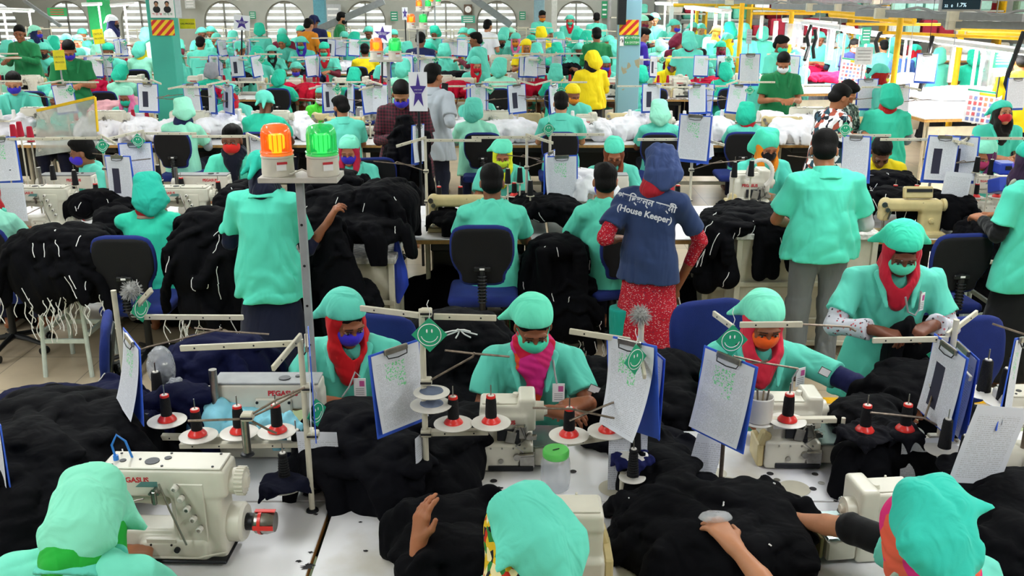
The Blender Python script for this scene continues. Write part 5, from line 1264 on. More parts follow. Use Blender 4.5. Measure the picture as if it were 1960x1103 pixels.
pclip('slanted blue clipboard at the right edge with green-marked form', 1950, 650, 3.15, .95, .0, .28, S=1.0, curl=.01)
pclip('blue clipboard cut off at the left edge', -14, 790, 2.9, -.9, .0, .10, S=1.0, curl=.01)
for lab, x, y, Y, rz, tl, ro, w_, h_, pm in [
    ('grey sheet hanging under the left clipboard', 262, 792, 3.5, .5, 0, .15, .10, .22, PAPER2), ('beige typed sheet behind the black ribbed cone', 606, 826, 3.3, -.15, 0, -.05, .16, .22, BEIGEPAP),
    ('grey sheet hanging under the clipboard of the orange-masked worker', 1362, 832, 3.40, .3, 0, .25, .13, .19, PAPER2), ('beige typed sheet hanging under the right thread stand', 1765, 838, 3.32, -.05, 0, -.05, .15, .22, BEIGEPAP),
    ('large printed sheet at the right edge, lower one', 1920, 778, 3.0, .25, .1, .18, .22, .30, BEIGEPAP), ('thin white sheet hanging along the centre cream pole', 804, 830, 3.25, 1.2, 0, .03, .10, .24, PAPER2),
    ('white booklet hanging behind the navy scrap', 1203, 822, 3.36, .05, 0, .0, .15, .26, PAPER2)]:
    p = px(x, y, Y); notice(lab, p, rz, tl, ro, w_, h_, pm)
# smiley cards
def psm(label, x, y, Y, rz=0., S=1.): return smile_card(label, px(x, y, Y), rz, S)
psm('green smiley card on the stand between the two left workers', 822, 641, 3.20, 0, 1.05); psm('green smiley card beside the orange-masked worker', 1401, 652, 3.28, .15, 1.0)
psm('green smiley card half hidden by the taped stand bar', 1216, 688, 3.2, .7, .95); psm('green smiley card turned away on the fluff-ball stand', 270, 590, 3.72, 1.25, 1.0)
psm('green smiley card low on the tall cream pole', 606, 790, 3.18, 1.1, .9); psm('green smiley card behind the plastic-covered clipboard', 1806, 684, 3.45, -.5, 1.0)
# fluff balls
for x, y, Y, t in ((251, 556, 3.72, 'left cream stand'), (1226, 603, 3.36, 'taped cream stand')):
    m = MB(); c = px(x, y, Y); rnd = random.Random(x); m.sph(c, .026, 10, 8)
    for i in range(260):
        d = Vector((rnd.gauss(0, 1), rnd.gauss(0, 1), rnd.gauss(0, 1))).normalized(); m.tube([c + d * .02, c + d * rnd.uniform(.035, .05) + V(0, 0, -.004)], .0011, 3)
    tag(m.build('fluff_ball', mat('lint', 'a8a8a6', .95)), 'grey lint ball on top of the ' + t, 'lint ball')

# jar with green lid
p = px(1063, 934, 3.36); r = empty('plastic_jar', (p.x, 3.36, TZ)); r.scale = (1.32, 1.32, 1.25)
m = MB(); m.lathe([(.036, 0), (.042, .006), (.044, .03), (.044, .085), (.040, .105), (.034, .112), (.034, .118)], n=28, caps=False); m.lathe([(.001, .001), (.036, .001)], n=28, caps=False); m.build('jar_body', CLEAR, r)
m = MB(); m.lathe([(.037, .110), (.039, .113), (.039, .130), (.036, .135), (.001, .134)], n=28); m.mi(1).box((0, -.002, .1355), (.022, .003, .001), (0, 0, .5)); m.build('lid', [mat('green_lid', '6ee06a', .35), DARK], r)
tag(r, 'clear plastic jar with a bright green lid on the centre table', 'jar')
# stains of spools on tables
for x, y, t in ((885, 950, .045), (1115, 905, .0), (1375, 905, 0), (1430, 935, 0), (1515, 935, 0), (1670, 930, 0)):
    pass
# paper masks heap
heap('face_mask_pile', 'pale blue paper masks lying behind the red-based cones', [(px(470, 795, 3.58), (.13, .05, .03)), (px(415, 790, 3.62), (.08, .05, .03)), (px(530, 815, 3.5), (.08, .05, .025))], '8fd4e6', .007, .004, 12, 3, cat='paper masks', limbs=8)
# draped scrap cloths on discs
def scrap(label, x, y, Y, r_, col, seed, hz=.02):
    p = px(x, y, Y); F = Field(p - V(r_ * 1.5, r_ * 1.5, .09), p + V(r_ * 1.5, r_ * 1.5, .04), .006)
    F.ell(p, (r_, r_ * .95, .010)); rn = random.Random(seed)
    for i in range(6):
        a = i * 1.05 + rn.random(); q = p + V(math.cos(a) * r_ * .8, math.sin(a) * r_ * .8, -.004); F.cone(q, q + V(math.cos(a) * r_ * .35, math.sin(a) * r_ * .35, -rn.uniform(.01, .05)), .022, .004, k=.02)
    F.folds(.005, 9, seed=seed); me = F.mesh('cloth_scrap'); me.materials.append(HEAPM); return tag(obj('cloth_scrap', me, None, None, col), label, 'cloth scrap')
scrap('dark navy scrap under the ribbed cone on the short stand', 542, 925, 3.13, .085, '0e1022', 1); scrap('navy scrap hanging from the booklet stand', 1212, 878, 3.32, .075, '1c2050', 2)
scrap('black scrap under the cone left of the reaching hand', 1655, 830, 3.37, .10, '101016', 3); scrap('black scrap under the last cone of the right stand', 1842, 895, 3.12, .09, '0a0a10', 4); scrap('black scrap under the cone below the reaching fingers', 1732, 829, 3.37, .07, '101016', 6)
scrap('navy scrap behind the short stand', 578, 880, 3.42, .08, '12142c', 5)

# ------------------------------------------------------------------ garment heaps of the first rows
G1 = 'dark garment heaps on the first tables'
def H(label, B, col='040408', seed=0, amp=.009, f=4.5, h=.011, floor=None, d1=(1, .4, .2), d2=(.3, .9, .5), n=0, **k):
    o = heap('garment_heap', label, B, col, h, amp, f, seed, floor, d1=d1, d2=d2)
    if n: strings_on(o, n, seed=seed, **k)
    return o
P_ = px
H('black garment heap left of the coverstitch machine', [(P_(90, 850, 3.4), (.42, .32, .16)), (P_(40, 930, 3.1), (.36, .28, .2)), (P_(200, 860, 3.5), (.28, .25, .14)), (P_(30, 1030, 2.9), (.3, .25, .22)), (P_(300, 870, 3.55), (.22, .2, .08))], seed=1, floor=.755, n=5, ln=.04)
H('navy garments on top of the heap by the blue chair', [(P_(70, 810, 3.8), (.24, .2, .12)), (P_(190, 790, 3.7), (.2, .18, .09)), (P_(235, 830, 3.55), (.16, .14, .09)), (P_(120, 780, 3.8), (.14, .1, .06))], '0c1030', 2, .012, 6, floor=.76, n=3, ln=.05)
H('navy garment pile behind the grey machine', [(P_(400, 740, 4.0), (.2, .18, .22)), (P_(450, 710, 4.05), (.16, .16, .14)), (P_(370, 790, 3.9), (.2, .1, .12))], '0e1234', 3, .012, 6)
H('navy garments sliding below the bagged cone', [(P_(360, 775, 3.65), (.16, .09, .07)), (P_(320, 800, 3.7), (.12, .1, .08))], '0c1030', 4, .01, 7)
H('black garments spilling between the first two back tables', [(P_(690, 850, 3.5), (.22, .22, .14)), (P_(650, 880, 3.4), (.16, .18, .10)), (P_(740, 900, 3.4), (.18, .2, .18)), (P_(760, 930, 3.28), (.15, .14, .13)), (P_(700, 835, 3.72), (.15, .10, .07)), (P_(720, 960, 3.25), (.10, .1, .12))], '08080e', 5, .012, 4.2, n=2, ln=.04)
H('black garments left of the centre overlock machine', [(P_(870, 880, 3.5), (.13, .2, .15)), (P_(900, 850, 3.7), (.14, .14, .14)), (P_(860, 940, 3.3), (.13, .1, .12)), (P_(830, 850, 3.6), (.10, .12, .12))], seed=6, amp=.009)
H('big tied bundle of black garments behind the centre stand', [(P_(870, 665, 4.75), (.30, .26, .17)), (P_(810, 700, 4.7), (.16, .2, .2)), (P_(930, 690, 4.7), (.17, .2, .16)), (P_(860, 740, 4.6), (.26, .22, .17)), (P_(870, 790, 4.4), (.26, .2, .14))], seed=7, amp=.008, f=5, d1=(.2, .3, 1), d2=(1, .4, .3))
m = MB(); c = P_(880, 632, 4.55)
for i in range(7): a = i * .9; m.tube([c, c + V(math.cos(a) * .04, -.03, math.sin(a) * .015), c + V(math.cos(a) * .09, -.04, math.sin(a) * .02 - .01)], .004, 5)
tag(m.build('white_tie', THW), 'knotted white tape on top of the big black bundle', 'tape')
H('black garments behind the mint-masked worker', [(P_(1190, 750, 4.3), (.2, .2, .13)), (P_(1270, 745, 4.4), (.2, .22, .16)), (P_(1300, 800, 4.1), (.14, .2, .14)), (P_(1200, 800, 4.0), (.2, .12, .1)), (P_(1150, 720, 4.4), (.1, .1, .08))], seed=8)
H('black garment under the raised hand at the bottom', [(P_(855, 1010, 2.95), (.16, .16, .09)), (P_(800, 1030, 2.9), (.09, .16, .09)), (P_(900, 1000, 3.0), (.10, .15, .07)), (P_(860, 1090, 2.72), (.18, .14, .12))], seed=9, amp=.008, f=4, d1=(1, .2, .2), d2=(.2, 1, .3))
H('large heap of black cloth on the table right of centre', [(P_(1270, 930, 3.3), (.12, .24, .10)), (P_(1300, 1010, 3.0), (.24, .22, .11)), (P_(1420, 1010, 3.0), (.24, .2, .12)), (P_(1380, 1075, 2.8), (.30, .18, .12)), (P_(1240, 880, 3.5), (.08, .16, .08)), (P_(1480, 1070, 2.8), (.14, .16, .08)), (P_(1250, 1060, 2.9), (.16, .12, .08)), (P_(1200, 1040, 2.95), (.08, .06, .05))], seed=10, amp=.009, f=4, floor=.756, n=4, ln=.025)
H('thin strips of black cloth over the seam of the table', [(P_(1240, 845, 3.75), (.14, .12, .05)), (P_(1290, 880, 3.55), (.12, .14, .04)), (P_(1330, 940, 3.3), (.07, .1, .04)), (P_(1170, 850, 3.72), (.10, .08, .05))], '0a0a12', 11, .009, 7, floor=.752, n=2, ln=.03)
H('black garments right of the overlock with the handwritten note', [(P_(1675, 860, 3.5), (.15, .17, .10)), (P_(1650, 800, 3.72), (.15, .13, .09)), (P_(1705, 850, 3.45), (.08, .14, .08)), (P_(1640, 880, 3.4), (.10, .10, .07))], seed=12, amp=.009, floor=.754)
H('black folded garment before the standing worker', [(P_(1740, 735, 4.0), (.18, .16, .08)), (P_(1700, 755, 3.9), (.12, .12, .06)), (P_(1790, 760, 3.9), (.10, .1, .08))], seed=13, amp=.008, f=6)
H('stack of cut black cloth pieces at the right edge', [(P_(1940, 990, 2.95), (.20, .2, .12)), (P_(1900, 1040, 2.85), (.17, .2, .10)), (P_(1960, 1080, 2.7), (.2, .2, .14)), (P_(1920, 945, 3.15), (.08, .1, .06))], seed=14, amp=.009, f=5, floor=.756, d1=(1, -.6, .2), d2=(.6, 1, .3), n=5, ln=.02)
H('black cloth hanging from the right table beside the blue chair', [(P_(1850, 815, 3.95), (.05, .05, .07))], seed=15)

# blue office chairs of the first rows
chair('blue office chair seen from its side at the left', (pX(128, 4.75, .8), 4.65, 0), -1.25, True, .97)
chair('blue chair behind the worker in red hijab', (pX(690, 4.4, .8) - .0, 4.42, 0), -.25, True, 1.0)
chair('blue chair behind the worker in mint mask', (pX(1010, 4.3, .8), 4.32, 0), 0.0, True, .86)
chair('blue chair behind the worker in orange mask', (pX(1400, 4.5, .8), 4.5, 0), .3, True, 1.05)
chair('blue chair at the right, behind the rail of black cones', (pX(1905, 4.2, .8), 4.2, 0), .2, True, 1.06)

# ------------------------------------------------------------------ people of the first rows
def near(label, base, root, rz, wear, skin=SKIN, key=None, scale=1., st=0, mats={}, h=.0075, hb=.0052, **kw):
    """kw with w_ prefix are world positions turned into the figure's own frame"""
    P = dict(base)
    for k, v in kw.items():
        if k.startswith('w_'):
            k = k[2:]; P[k] = tuple(tuple(Vector(wl(root, rz, q)) / scale) for q in v)
        else: P[k] = v
    return person(label, root, rz, P, key or label, wear, skin, h, hb, scale, st, None, mats)
FLORAL = print_mat('floral_scarf', ['a01818', 'd8b020', '2a7a38', 'c03018', 'e8d8a0', '1a1a20'], 42, 'full')
PINKO = print_mat('pink_orange_scarf', ['e0307a', 'e86048', 'e0307a', 'd8407a'], 9, 'full')
SPRIG = print_mat('sprigged_white', ['c8c8d2', 'a84048', '46424a', 'c87078', 'c8c8d2'], 55)
REDDASH = print_mat('red_dashed', ['b01a2c', 'e8d0d0', '30304a', 'c89098', 'b01a2c'], 75, 'dash')
def S_(r, k='sh', dz=0, **kw): return r
# F1 near left, mint hood
rt = (-1.268, 2.36, 0)
f1 = near('seated worker in mint hood with green inner scarf at the bottom left', SIT, rt, PI - .05, [('smock', '74dcc0'), ('collar', MINT), ('hood', '84e0c0'), ('hijab', '1fa838'), ('legs', NAVY)], st=0, key='f1', pitch=.75, yaw=-.1, hc=(0, -.20, 1.06), nb=(0, -.08, 1.0), scale=1.03, wd=1.1, hl=.15, wr=((-.04, -.36, .80), (.10, -.36, .80)))
# F2 near centre
rt = (.02, 2.2, 0)
hb_ = P_(800, 1052, 2.68); he = hb_ + V(-.015, -.12, -.18)
near('seated worker in mint kerchief over a floral scarf at the bottom centre', SIT, rt, PI, [('smock', MINT), ('collar', MINT), ('hood', '68dcc4'), ('hijab', 'a01818'), ('legs', NAVY)], mats={'hijab': FLORAL}, st=4, key='f2', pitch=.55, yaw=.45, roll=.1, cut=.03, tips=(((.04, .10, .02), (.135, .12, -.05), .06), ((-.01, .13, -.02), (-.02, .17, -.17), .07)),
     w_sh=((.02 + .17, 2.27, .955), (.02 - .17, 2.27, .955)), w_el=((.26, 2.5, .78), tuple(he)), w_wr=((.16, 2.75, .82), tuple(hb_)), hd=((.3, -.9, 0), (-.10, -.35, .9)), hn=((0, 0, -1), (-.75, -.5, -.3)), ht=(None, (-.7, 0, .2)), curl=(.4, .38), hc=(0, -.2, 1.14))
# F3 near right
rt = (1.27, 2.30, 0); rz = -2.55
h1 = P_(1525, 996, 2.92); e1 = P_(1630, 1012, 2.75); h2 = P_(1412, 1055, 2.66); e2 = P_(1490, 1150, 2.48)
near('worker in teal kerchief over a pink scarf reaching over the black heap', SIT, rt, rz, [('smock', '70d8c4'), ('collar', 'a8b0a0'), ('hood', '36c8b4'), ('hijab', 'e0307a'), ('sleeveL', '08080c'), ('legs', NAVY)], SKIN3, mats={'hijab': PINKO}, st=3, key='f3', pitch=.6, yaw=-.1, roll=-.1, cut=.0, tips=(((-.04, .11, .05), (-.135, .15, .03), .065), ((.02, .12, -.02), (.03, .16, -.15), .06)),
     w_sh=((1.42, 2.26, .97), (1.12, 2.42, .97)) if False else ((1.38, 2.45, .965), (1.10, 2.24, .965)), w_el=(tuple(e1), tuple(e2)), w_wr=(tuple(h1), tuple(h2)), cuff=.12,
     hd=(tuple(Matrix.Rotation(-rz, 3, 'Z') @ (h1 - e1)), tuple(Matrix.Rotation(-rz, 3, 'Z') @ (h2 - e2))), hn=((0, 0, -1), (0, 0, -1)), curl=(.7, .4), hc=(0, -.17, 1.12), sleeve=.7, scale=1.01)
# G1
rt = (-.76, 4.34, 0)
near('seated worker in red hijab and blue mask sewing by hand', SIT, rt, 0.0, [('smock', MINT), ('collar', MINT), ('cap', MINT), ('hijab', 'c8141e'), ('mask', '3c2cc0'), ('straps', '3c2cc0'), ('eyes', None), ('fringe', None), ('legs', NAVY)], SKIN2, st=1, key='g1', pitch=.42, yaw=.55, hc=(.0, -.15, 1.15),
     w_el=((-1.0, 4.1, .78), (-.52, 4.1, .78)), w_wr=(tuple(px(618, 768, 3.95)), tuple(px(708, 790, 3.95))), hd=((.85, -.35, -.05), (-.9, -.3, .15)), hn=((.1, .2, -1), (-.1, .2, -1)), curl=.8)
# G2
rt = (.095, 4.24, 0)
near('seated worker in mint kerchief and mint mask with magenta scarf', SIT, rt, 0.0, [('smock', MINT), ('collar', MINT), ('cap', '6ce8c4'), ('scarf', 'c8286a'), ('mask', '48d8b0'), ('straps', '48d8b0'), ('eyes', None), ('fringe', None), ('legs', NAVY)], SKIN2, st=1, mats={'scarf': print_mat('orange_magenta', ['c8286a', 'd84828', 'c01838', 'c8286a', 'd02a80'], 7, 'full')}, key='g2', pitch=.48, yaw=.12,
     w_el=((-.14, 4.05, .77), (.35, 4.02, .80)), w_wr=((.16, 3.78, .885), (.33, 3.84, .90)), hd=((.85, -.45, .05), (-.85, -.4, -.05)), hn=((.1, .2, -1), (-.1, .2, -1)), curl=.6)
# G3
rt = (1.15, 4.3, 0)
eh = P_(1635, 735, 4.0); wh = P_(1712, 778, 3.9)
near('seated worker in pink hijab and orange mask reaching to one side', SIT, rt, 0.0, [('smock', MINT), ('collar', MINT), ('cap', '7ee8c8'), ('hijab', 'd82c44'), ('mask', 'f4601c'), ('straps', 'f4601c'), ('eyes', None), ('fringe', None), ('legs', NAVY), ('sleeveR', '141848')], SKIN2, st=1, key='g3', pitch=.45, yaw=.05,
     w_sh=((.975, 4.24, .965), (1.335, 4.24, .95)), w_el=((.93, 4.08, .76), tuple(eh)), w_wr=((1.02, 3.86, .82), tuple(wh)), hd=((.4, -.9, 0), (.85, -.45, -.12)), hn=((0, 0, -1), (0, .05, -1)), curl=(.5, .3), ht=(None, (0, -1, 0)), cuff=.75)
# G4
rt = (1.86, 4.52, 0)
near('standing worker in red scarf and mint mask with sprigged sleeves', STAND, rt, -.12, [('smock', MINT), ('collar', MINT), ('cap', '40d8b4'), ('hijab', 'c82038'), ('mask', '58dcb8'), ('straps', '58dcb8'), ('eyes', None), ('fringe', None), ('sleeves', 'd0d0d8'), ('skirt', 'd0d0d8')], '6e3e2a', mats={'sleeveL': SPRIG, 'sleeveR': SPRIG, 'skirt': SPRIG}, st=2, key='g4', pitch=.55, yaw=-.05, scale=.965,
     nb=(0, -.05, 1.345), hc=(0, -.12, 1.475), w_el=((1.56, 4.42, 1.04), (2.12, 4.40, 1.04)), w_wr=(tuple(px(1672, 632, 4.25)), tuple(px(1788, 622, 4.25))), hd=((.85, -.3, -.1), (-.75, -.4, -.2)), hn=((.1, .2, -1), (-.1, .2, -1)), curl=.9, cuff=.9, cuffr=.055, wd=.98)
H('black garment held by the standing worker', [(P_(1745, 690, 4.28), (.07, .05, .16)), (P_(1740, 650, 4.26), (.05, .05, .07))], seed=16, amp=.008, f=7)
# lanyards with cards
def lanyard(label, x, y, Y, col='b8bcc4', rz=0., w_=.055, h_=.09, pts=None):
    p = px(x, y, Y); r = empty('id_card', tuple(p), rz)
    m = MB(); m.box((0, 0, 0), (w_, .003, h_), None, .001); m.build('card', WHITE, r)
    m = MB(); m.mi(0).box((w_ * .18, -.0022, h_ * .22), (w_ * .4, .001, h_ * .3)).mi(1)
    for k in range(4): m.box((0, -.0022, -h_ * (.05 + .1 * k)), (w_ * .7, .001, .003))
    m.build('print', [mat('card_pink', 'c85a9a', .6), GREYP], r)
    m = MB()
    for q in pts or []: pass
    if pts: m.tube([px(*q) - p for q in pts], .0045, 6); m.build('strap', GREYP, r)
    return tag(r, label, 'identity card')
lanyard('identity card hanging on the chest of the red hijab worker', 689, 742, 4.02, pts=[(689, 722, 4.02), (680, 712, 4.02), (668, 742, 4.0), (655, 760, 3.98)])
lanyard('identity card on the chest of the mint-masked worker', 1069, 752, 4.0, pts=[(1066, 735, 4.0), (1062, 715, 4.02), (1059, 690, 4.06)])
lanyard('identity card on the chest of the orange-masked worker', 1532, 722, 4.08, rz=.5, pts=[(1526, 706, 4.08), (1512, 720, 4.08), (1505, 745, 4.06)])
lanyard('identity card on the shoulder of the standing worker in red scarf', 1764, 578, 4.37, rz=.6, w_=.04, pts=[(1763, 560, 4.37), (1755, 555, 4.36), (1752, 590, 4.36), (1740, 600, 4.36), (1722, 590, 4.37), (1716, 560, 4.38)])
# cloth being sewn in the hands of the red hijab worker, sleeve patches, lapels
H('dark garment in the hands of the red hijab worker', [(P_(662, 795, 3.9), (.10, .07, .05)), (P_(650, 820, 3.85), (.12, .08, .06))], '0a0c1e', 43, .006, 9, limbs=0) if False else heap('garment_heap', 'dark garment in the hands of the red hijab worker', [(P_(662, 795, 3.9), (.10, .07, .05)), (P_(650, 822, 3.85), (.12, .08, .06))], '0a0c1e', .008, .006, 9, 43, limbs=0)
def patch(pl, x, y, Y, rz, roll=0.):
    o = [q for q in bpy.data.objects if q.get('label', '').startswith(pl)][0]; m = MB(); m.mi(0).box((0, 0, 0), (.055, .004, .034), None, .001).mi(1).box((0, -.0025, 0), (.058, .001, .037)).mi(0).box((0, -.0035, 0), (.052, .001, .031))
    c = m.build('arm_patch', [WHITE, DARK_INK]); c.parent = o; c.matrix_parent_inverse = (Matrix.Translation(o.location) @ Matrix.Rotation(o.rotation_euler.z, 4, 'Z') @ Matrix.Scale(o.scale[0], 4)).inverted(); c.location = px(x, y, Y); c.rotation_euler = (0, roll, rz)
patch('seated worker in mint kerchief and mint', 1137, 745, 4.02, .3, .5); patch('seated worker in pink hijab', 1578, 712, 4.02, .2, .5); patch('standing worker in red scarf', 1789, 578, 4.44, .8, 0)
# ring stains, screw plugs and chipped patches that belong to the table tops
STN_ = mat('ring_stain', 'cbc4b0', .4, noise=.05); CHIP = mat('bare_chip', '1c1a1e', .7, noise=0)
TABS = [o for o in bpy.data.objects if o.get('category') == 'table']
def on_table(x, y, r_, mt, nm, jag=False, hz=.7512):
    p = ph(x, y, .751); t = min(TABS, key=lambda o: (abs(o.location.x - p.x) * 1.0 + abs(o.location.y - p.y) * 2.2)); q = p - t.location; m = MB(); rr = random.Random(x)
    n = 28; poly = [(math.cos(2 * PI * i / n) * r_ * (rr.uniform(.35, 1.1) if jag else 1), math.sin(2 * PI * i / n) * r_ * (rr.uniform(.3, .8) if jag else 1)) for i in range(n)]
    m.prism(poly, 0, .0006, None, (q.x, q.y, hz)); m.build(nm, mt, t)
for x, y, r_ in ((885, 951, .062), (1370, 906, .045), (1395, 925, .05), (1440, 938, .062), (1520, 935, .062), (1365, 880, .04), (1180, 935, .07)): on_table(x, y, r_, STN_, 'ring_stain')
for x, y in ((1474, 907), (1556, 936), (945, 921), (1097, 903)): on_table(x, y, .014, CHIP, 'plug_hole', hz=.7516)
for x, y in ((1487, 919), (1560, 908), (1572, 925)): on_table(x, y, .013, STEEL, 'screw_plug', hz=.7516)
for x, y, r_ in ((590, 1085, .03), (605, 985, .012), (572, 1075, .012), (595, 1058, .010), (955, 935, .02), (700, 1055, .01), (1262, 1090, .02), (690, 1000, .008), (1600, 960, .01)): on_table(x, y, r_, CHIP, 'chipped_patch', True, .7518)
# ------------------------------------------------------------------ second pair of rows
R_ = random.Random(3); ORD_ = ['first', 'second', 'third', 'fourth', 'fifth', 'sixth', 'seventh', 'eighth', 'ninth']
Cy0, Cy1, Dy0, Dy1 = 7.14, 7.70, 7.71, 8.28
tx = [-5.2, -4.1, -3.0, -1.9, -.82, .28, 1.38, 2.48, 3.58, 4.68, 5.78]
wh = ['at the far end by the cut-off worker', 'behind the heap on the white stool', 'behind the hooded worker with teal kerchief', 'behind the big black pile', 'with wood edge beside the man on the black chair', 'before the man with navy sleeves', 'beside the housekeeper', 'beside the man in grey jeans', 'under the cream machine with control panel', 'at the right end with black pile']
for i in range(10):
    table('white topped table %s, near side' % wh[i], tx[i] + .01, tx[i + 1] - .01, Cy0, Cy1, grp='tables of the second row')
    table('white topped table %s, far side' % wh[i], tx[i] + .01, tx[i + 1] - .01, Dy0, Dy1, grp='tables of the second row')
def at(x, Y, h=.751): return (pX(x, Y, h), Y, h)
interlock('coverstitch machine at the left edge behind the black heap', at(92, 7.42, .762), 0, 1.0, key='mid')
interlock('coverstitch machine right of the teal kerchief worker', at(358, 7.42, .762), 0, 1.0, key='mid')
machine_back('sewing machine seen from behind before the turned man in blue mask', at(140, 8.0, .757), 0); machine_back('sewing machine seen from behind before the young man in red mask', at(396, 8.0, .757), 0)
lockstitch('cream lockstitch machine behind the star post, lettered brother', at(880, 7.42), 0, 1.05); lockstitch('cream lockstitch machine with control panel on top, lettered brother', at(1738, 7.25), 0, 1.08, panel=True)
machine_back('sewing machine before the worker in brown scarf', at(1150, 8.0, .757), 0); machine_back('pale sewing machine before the man in yellow shirt', at(1655, 8.0, .757), 0, 1.0)
interlock('sewing machine at the right end before the worker in mint cap', at(1890, 7.95, .762), 0, .95, key='mid')
r = overlock('sewing machine with a ringed hose before the worker in orange scarf', at(1440, 7.95), 0, 1.35)
m = MB(); c = px(1455, 332, 7.75); m.tube([c + V(math.cos(a) * .10, 0, math.sin(a) * .11) for a in [PI * 1.15 - PI * 1.5 * i / 24 for i in range(25)]], .016, 8)
for i in range(24): a = PI * 1.15 - PI * 1.5 * i / 24; q = c + V(math.cos(a) * .10, 0, math.sin(a) * .11); m.lathe([(.018, -.002), (.018, .002)], c=q, R=Vector((-math.sin(a), 0, math.cos(a))).to_track_quat('Z', 'Y').to_matrix(), n=10)
tag(m.build('ribbed_hose', WPLA), 'ribbed grey hose looping over the machine of the orange-scarf worker', 'hose')
# generic stand for the second and further rows
def gstand(label, X, Y, v=0, h=.70, coarse=False, dirn=1):
    """thread stand: pole, two perforated arms, guide rod, rail with two discs"""
    def mk():
        s = dirn
        if coarse:
            r = empty('thread_stand', (0, 0, 0)); m = MB(); m.cyl((0, 0, 0), (0, 0, h), .013, None, 8); m.build('pole', CREAM, r)
            m = MB(); m.box((s * .22, 0, h - .03), (.46, .014, .024)); m.build('arm', CREAM, r)
            m = MB(); m.box((-s * .1, -.1, h - .05), (.03, .3, .022), (0, 0, -s * .9)); m.build('arm', CREAM, r)
            m = MB(); m.tube([(0, 0, h * .62), (-s * .2, -.05, h * .72), (-s * .35, -.05, h * .70)], .005, 4); m.build('guide_rod', RUST, r)
            m = MB(); m.box((s * .16, 0, .2), (.36, .03, .02)); m.build('spool_rail', CREAM, r)
            for k in (.08, .24): spool_disc(r, (s * k, -.0, .212), .062)
            return r
        return stand('x', 0, 0, 0, h, [((-.012 * s, 0, h - .03), (s * .44, -.01, h - .03)), ((0, 0, h - .01), (-s * .20, -.22, h - .04))], [[(0, 0, h * .62), (-s * .22, -.06, h * .74), (-s * .24, -.06, h * .72)], [(-s * .08, -.06, h * .70), (-s * .40, -.08, h * .75)]],
                     [((0, 0, .20), (s * .36, 0, .20))], [(s * .10, -.0, .215, .064), (s * .27, 0, .215, .064)], 0, None, [(0, 0, h * .62), (0, 0, .2)])
    r = again(('gs', h, coarse, dirn), mk); r.location = (X, Y, TZ)
    return tag(r, label, 'thread stand', 'thread stands on the sewing tables')
STN = [0]
for (x, Y, s, t) in [(22, 7.62, 1, 'at the left edge by the smoky screen'), (205, 7.66, -1, 'with smiley card over the turned man'), (283, 7.9, 1, 'holding two clipboards above the teal kerchief'), (480, 7.75, -1, 'crossing the face of the young man in red mask'), (816, 7.55, 1, 'with blue clipboard beside the plaid shirt'), (1008, 7.7, -1, 'with hanging clear bag over the parked table'), (1052, 7.85, 1, 'with smiley card over the white garment stack'), (1322, 7.6, -1, 'with tall clipboards beside the housekeeper'), (1592, 7.8, 1, 'with smiley card above the man in grey jeans'), (1780, 7.6, -1, 'with smiley card over the brother machine'), (1848, 7.65, 1, 'with dark photo sheets at the right')]:
    gstand('cream thread stand ' + t, pX(x, Y, 1.1), Y, h=.72, dirn=s)
    for k, d in enumerate((.10, .27)):
        thread_cone('red-based black thread cone, %s, stand %s' % (('inner', 'outer')[k], t), (pX(x, Y, 1.1) + s * d, Y, TZ + .22), 'redbase')
for (x, y, Y, rz, t, pm) in [(225, 300, 7.5, -.35, 'with a dark printed photo before the turned man', PAPER3), (258, 275, 7.8, .35, 'hanging askew over the teal kerchief', PAPER2), (1075, 300, 7.6, .1, 'full of printed rows over the white stack', PAPER), (1052, 292, 7.65, 1.2, 'edge-on beside the printed rows', PAPER), (1332, 222, 7.5, -.45, 'tall, beside the housekeeper head', PAPER), (1350, 225, 7.8, .9, 'edge-on, right of the housekeeper head', PAPER2), (1640, 262, 7.7, -.9, 'small, behind the pale machine', PAPER2), (1808, 262, 7.5, .05, 'with a dark printed photo under the right smiley', PAPER3), (1842, 262, 7.6, -.6, 'tilted, with a dark photo at the right', PAPER3), (490, 262, 7.7, -.9, 'edge-on by the red mask', PAPER2), (800, 240, 9.0, 1.2, 'edge-on beside the plaid shirt', PAPER), (-4, 265, 7.6, .3, 'cut off by the left edge in the second row', PAPER)]:
    clipboard('blue clipboard ' + t, px(x, y, Y), rz, 0, R_.uniform(-.08, .08), .02, 0, 1.15, pm)
notice('grey sheet hanging below the right clipboards', px(1836, 330, 7.4), -.15, 0, .08, .2, .27, PAPER2); notice('white sheet at the left edge over the table', px(18, 350, 7.3), .1, 0, 0, .2, .3, BEIGEPAP); notice('white sheet under the printed rows clipboard', px(1072, 352, 7.62), 0, 0, 0, .12, .14, PAPER2)
for (x, y, Y, t, rz) in [(264, 270, 7.75, 'over the hooded worker', 0), (196, 280, 7.55, 'by the turned man in blue mask', .9), (1050, 248, 7.75, 'over the white garment stack', .4), (1618, 248, 7.6, 'above the man in grey jeans', 0), (1793, 276, 7.5, 'over the brother machine with panel', 0)]:
    smile_card('green smiley card ' + t, px(x, y, Y), rz, 1.0)
for (x, y, Y, t) in [(1015, 375, 7.4, 'on the stand by the parked man'), (972, 352, 7.55, 'dark, between two men'), (995, 350, 7.55, 'black, at the white disc'), (637 + 800, 338, 7.3, 'left of the ringed hose'), (1405, 340, 7.4, 'wrapped in clear film beside the housekeeper'), (103 + 0, 345, 7.8, 'at the left on the rail'), (145, 355, 7.5, 'before the rear machine'), (1868, 330, 7.5, 'in front of the mint cap worker'), (1895, 335, 7.45, 'right of its twin before the mint cap worker'), (305, 345, 7.6, 'by the flowered seat')]:
    pcone('black thread cone ' + t, x, y, Y, 'black', 1.1, None, True)
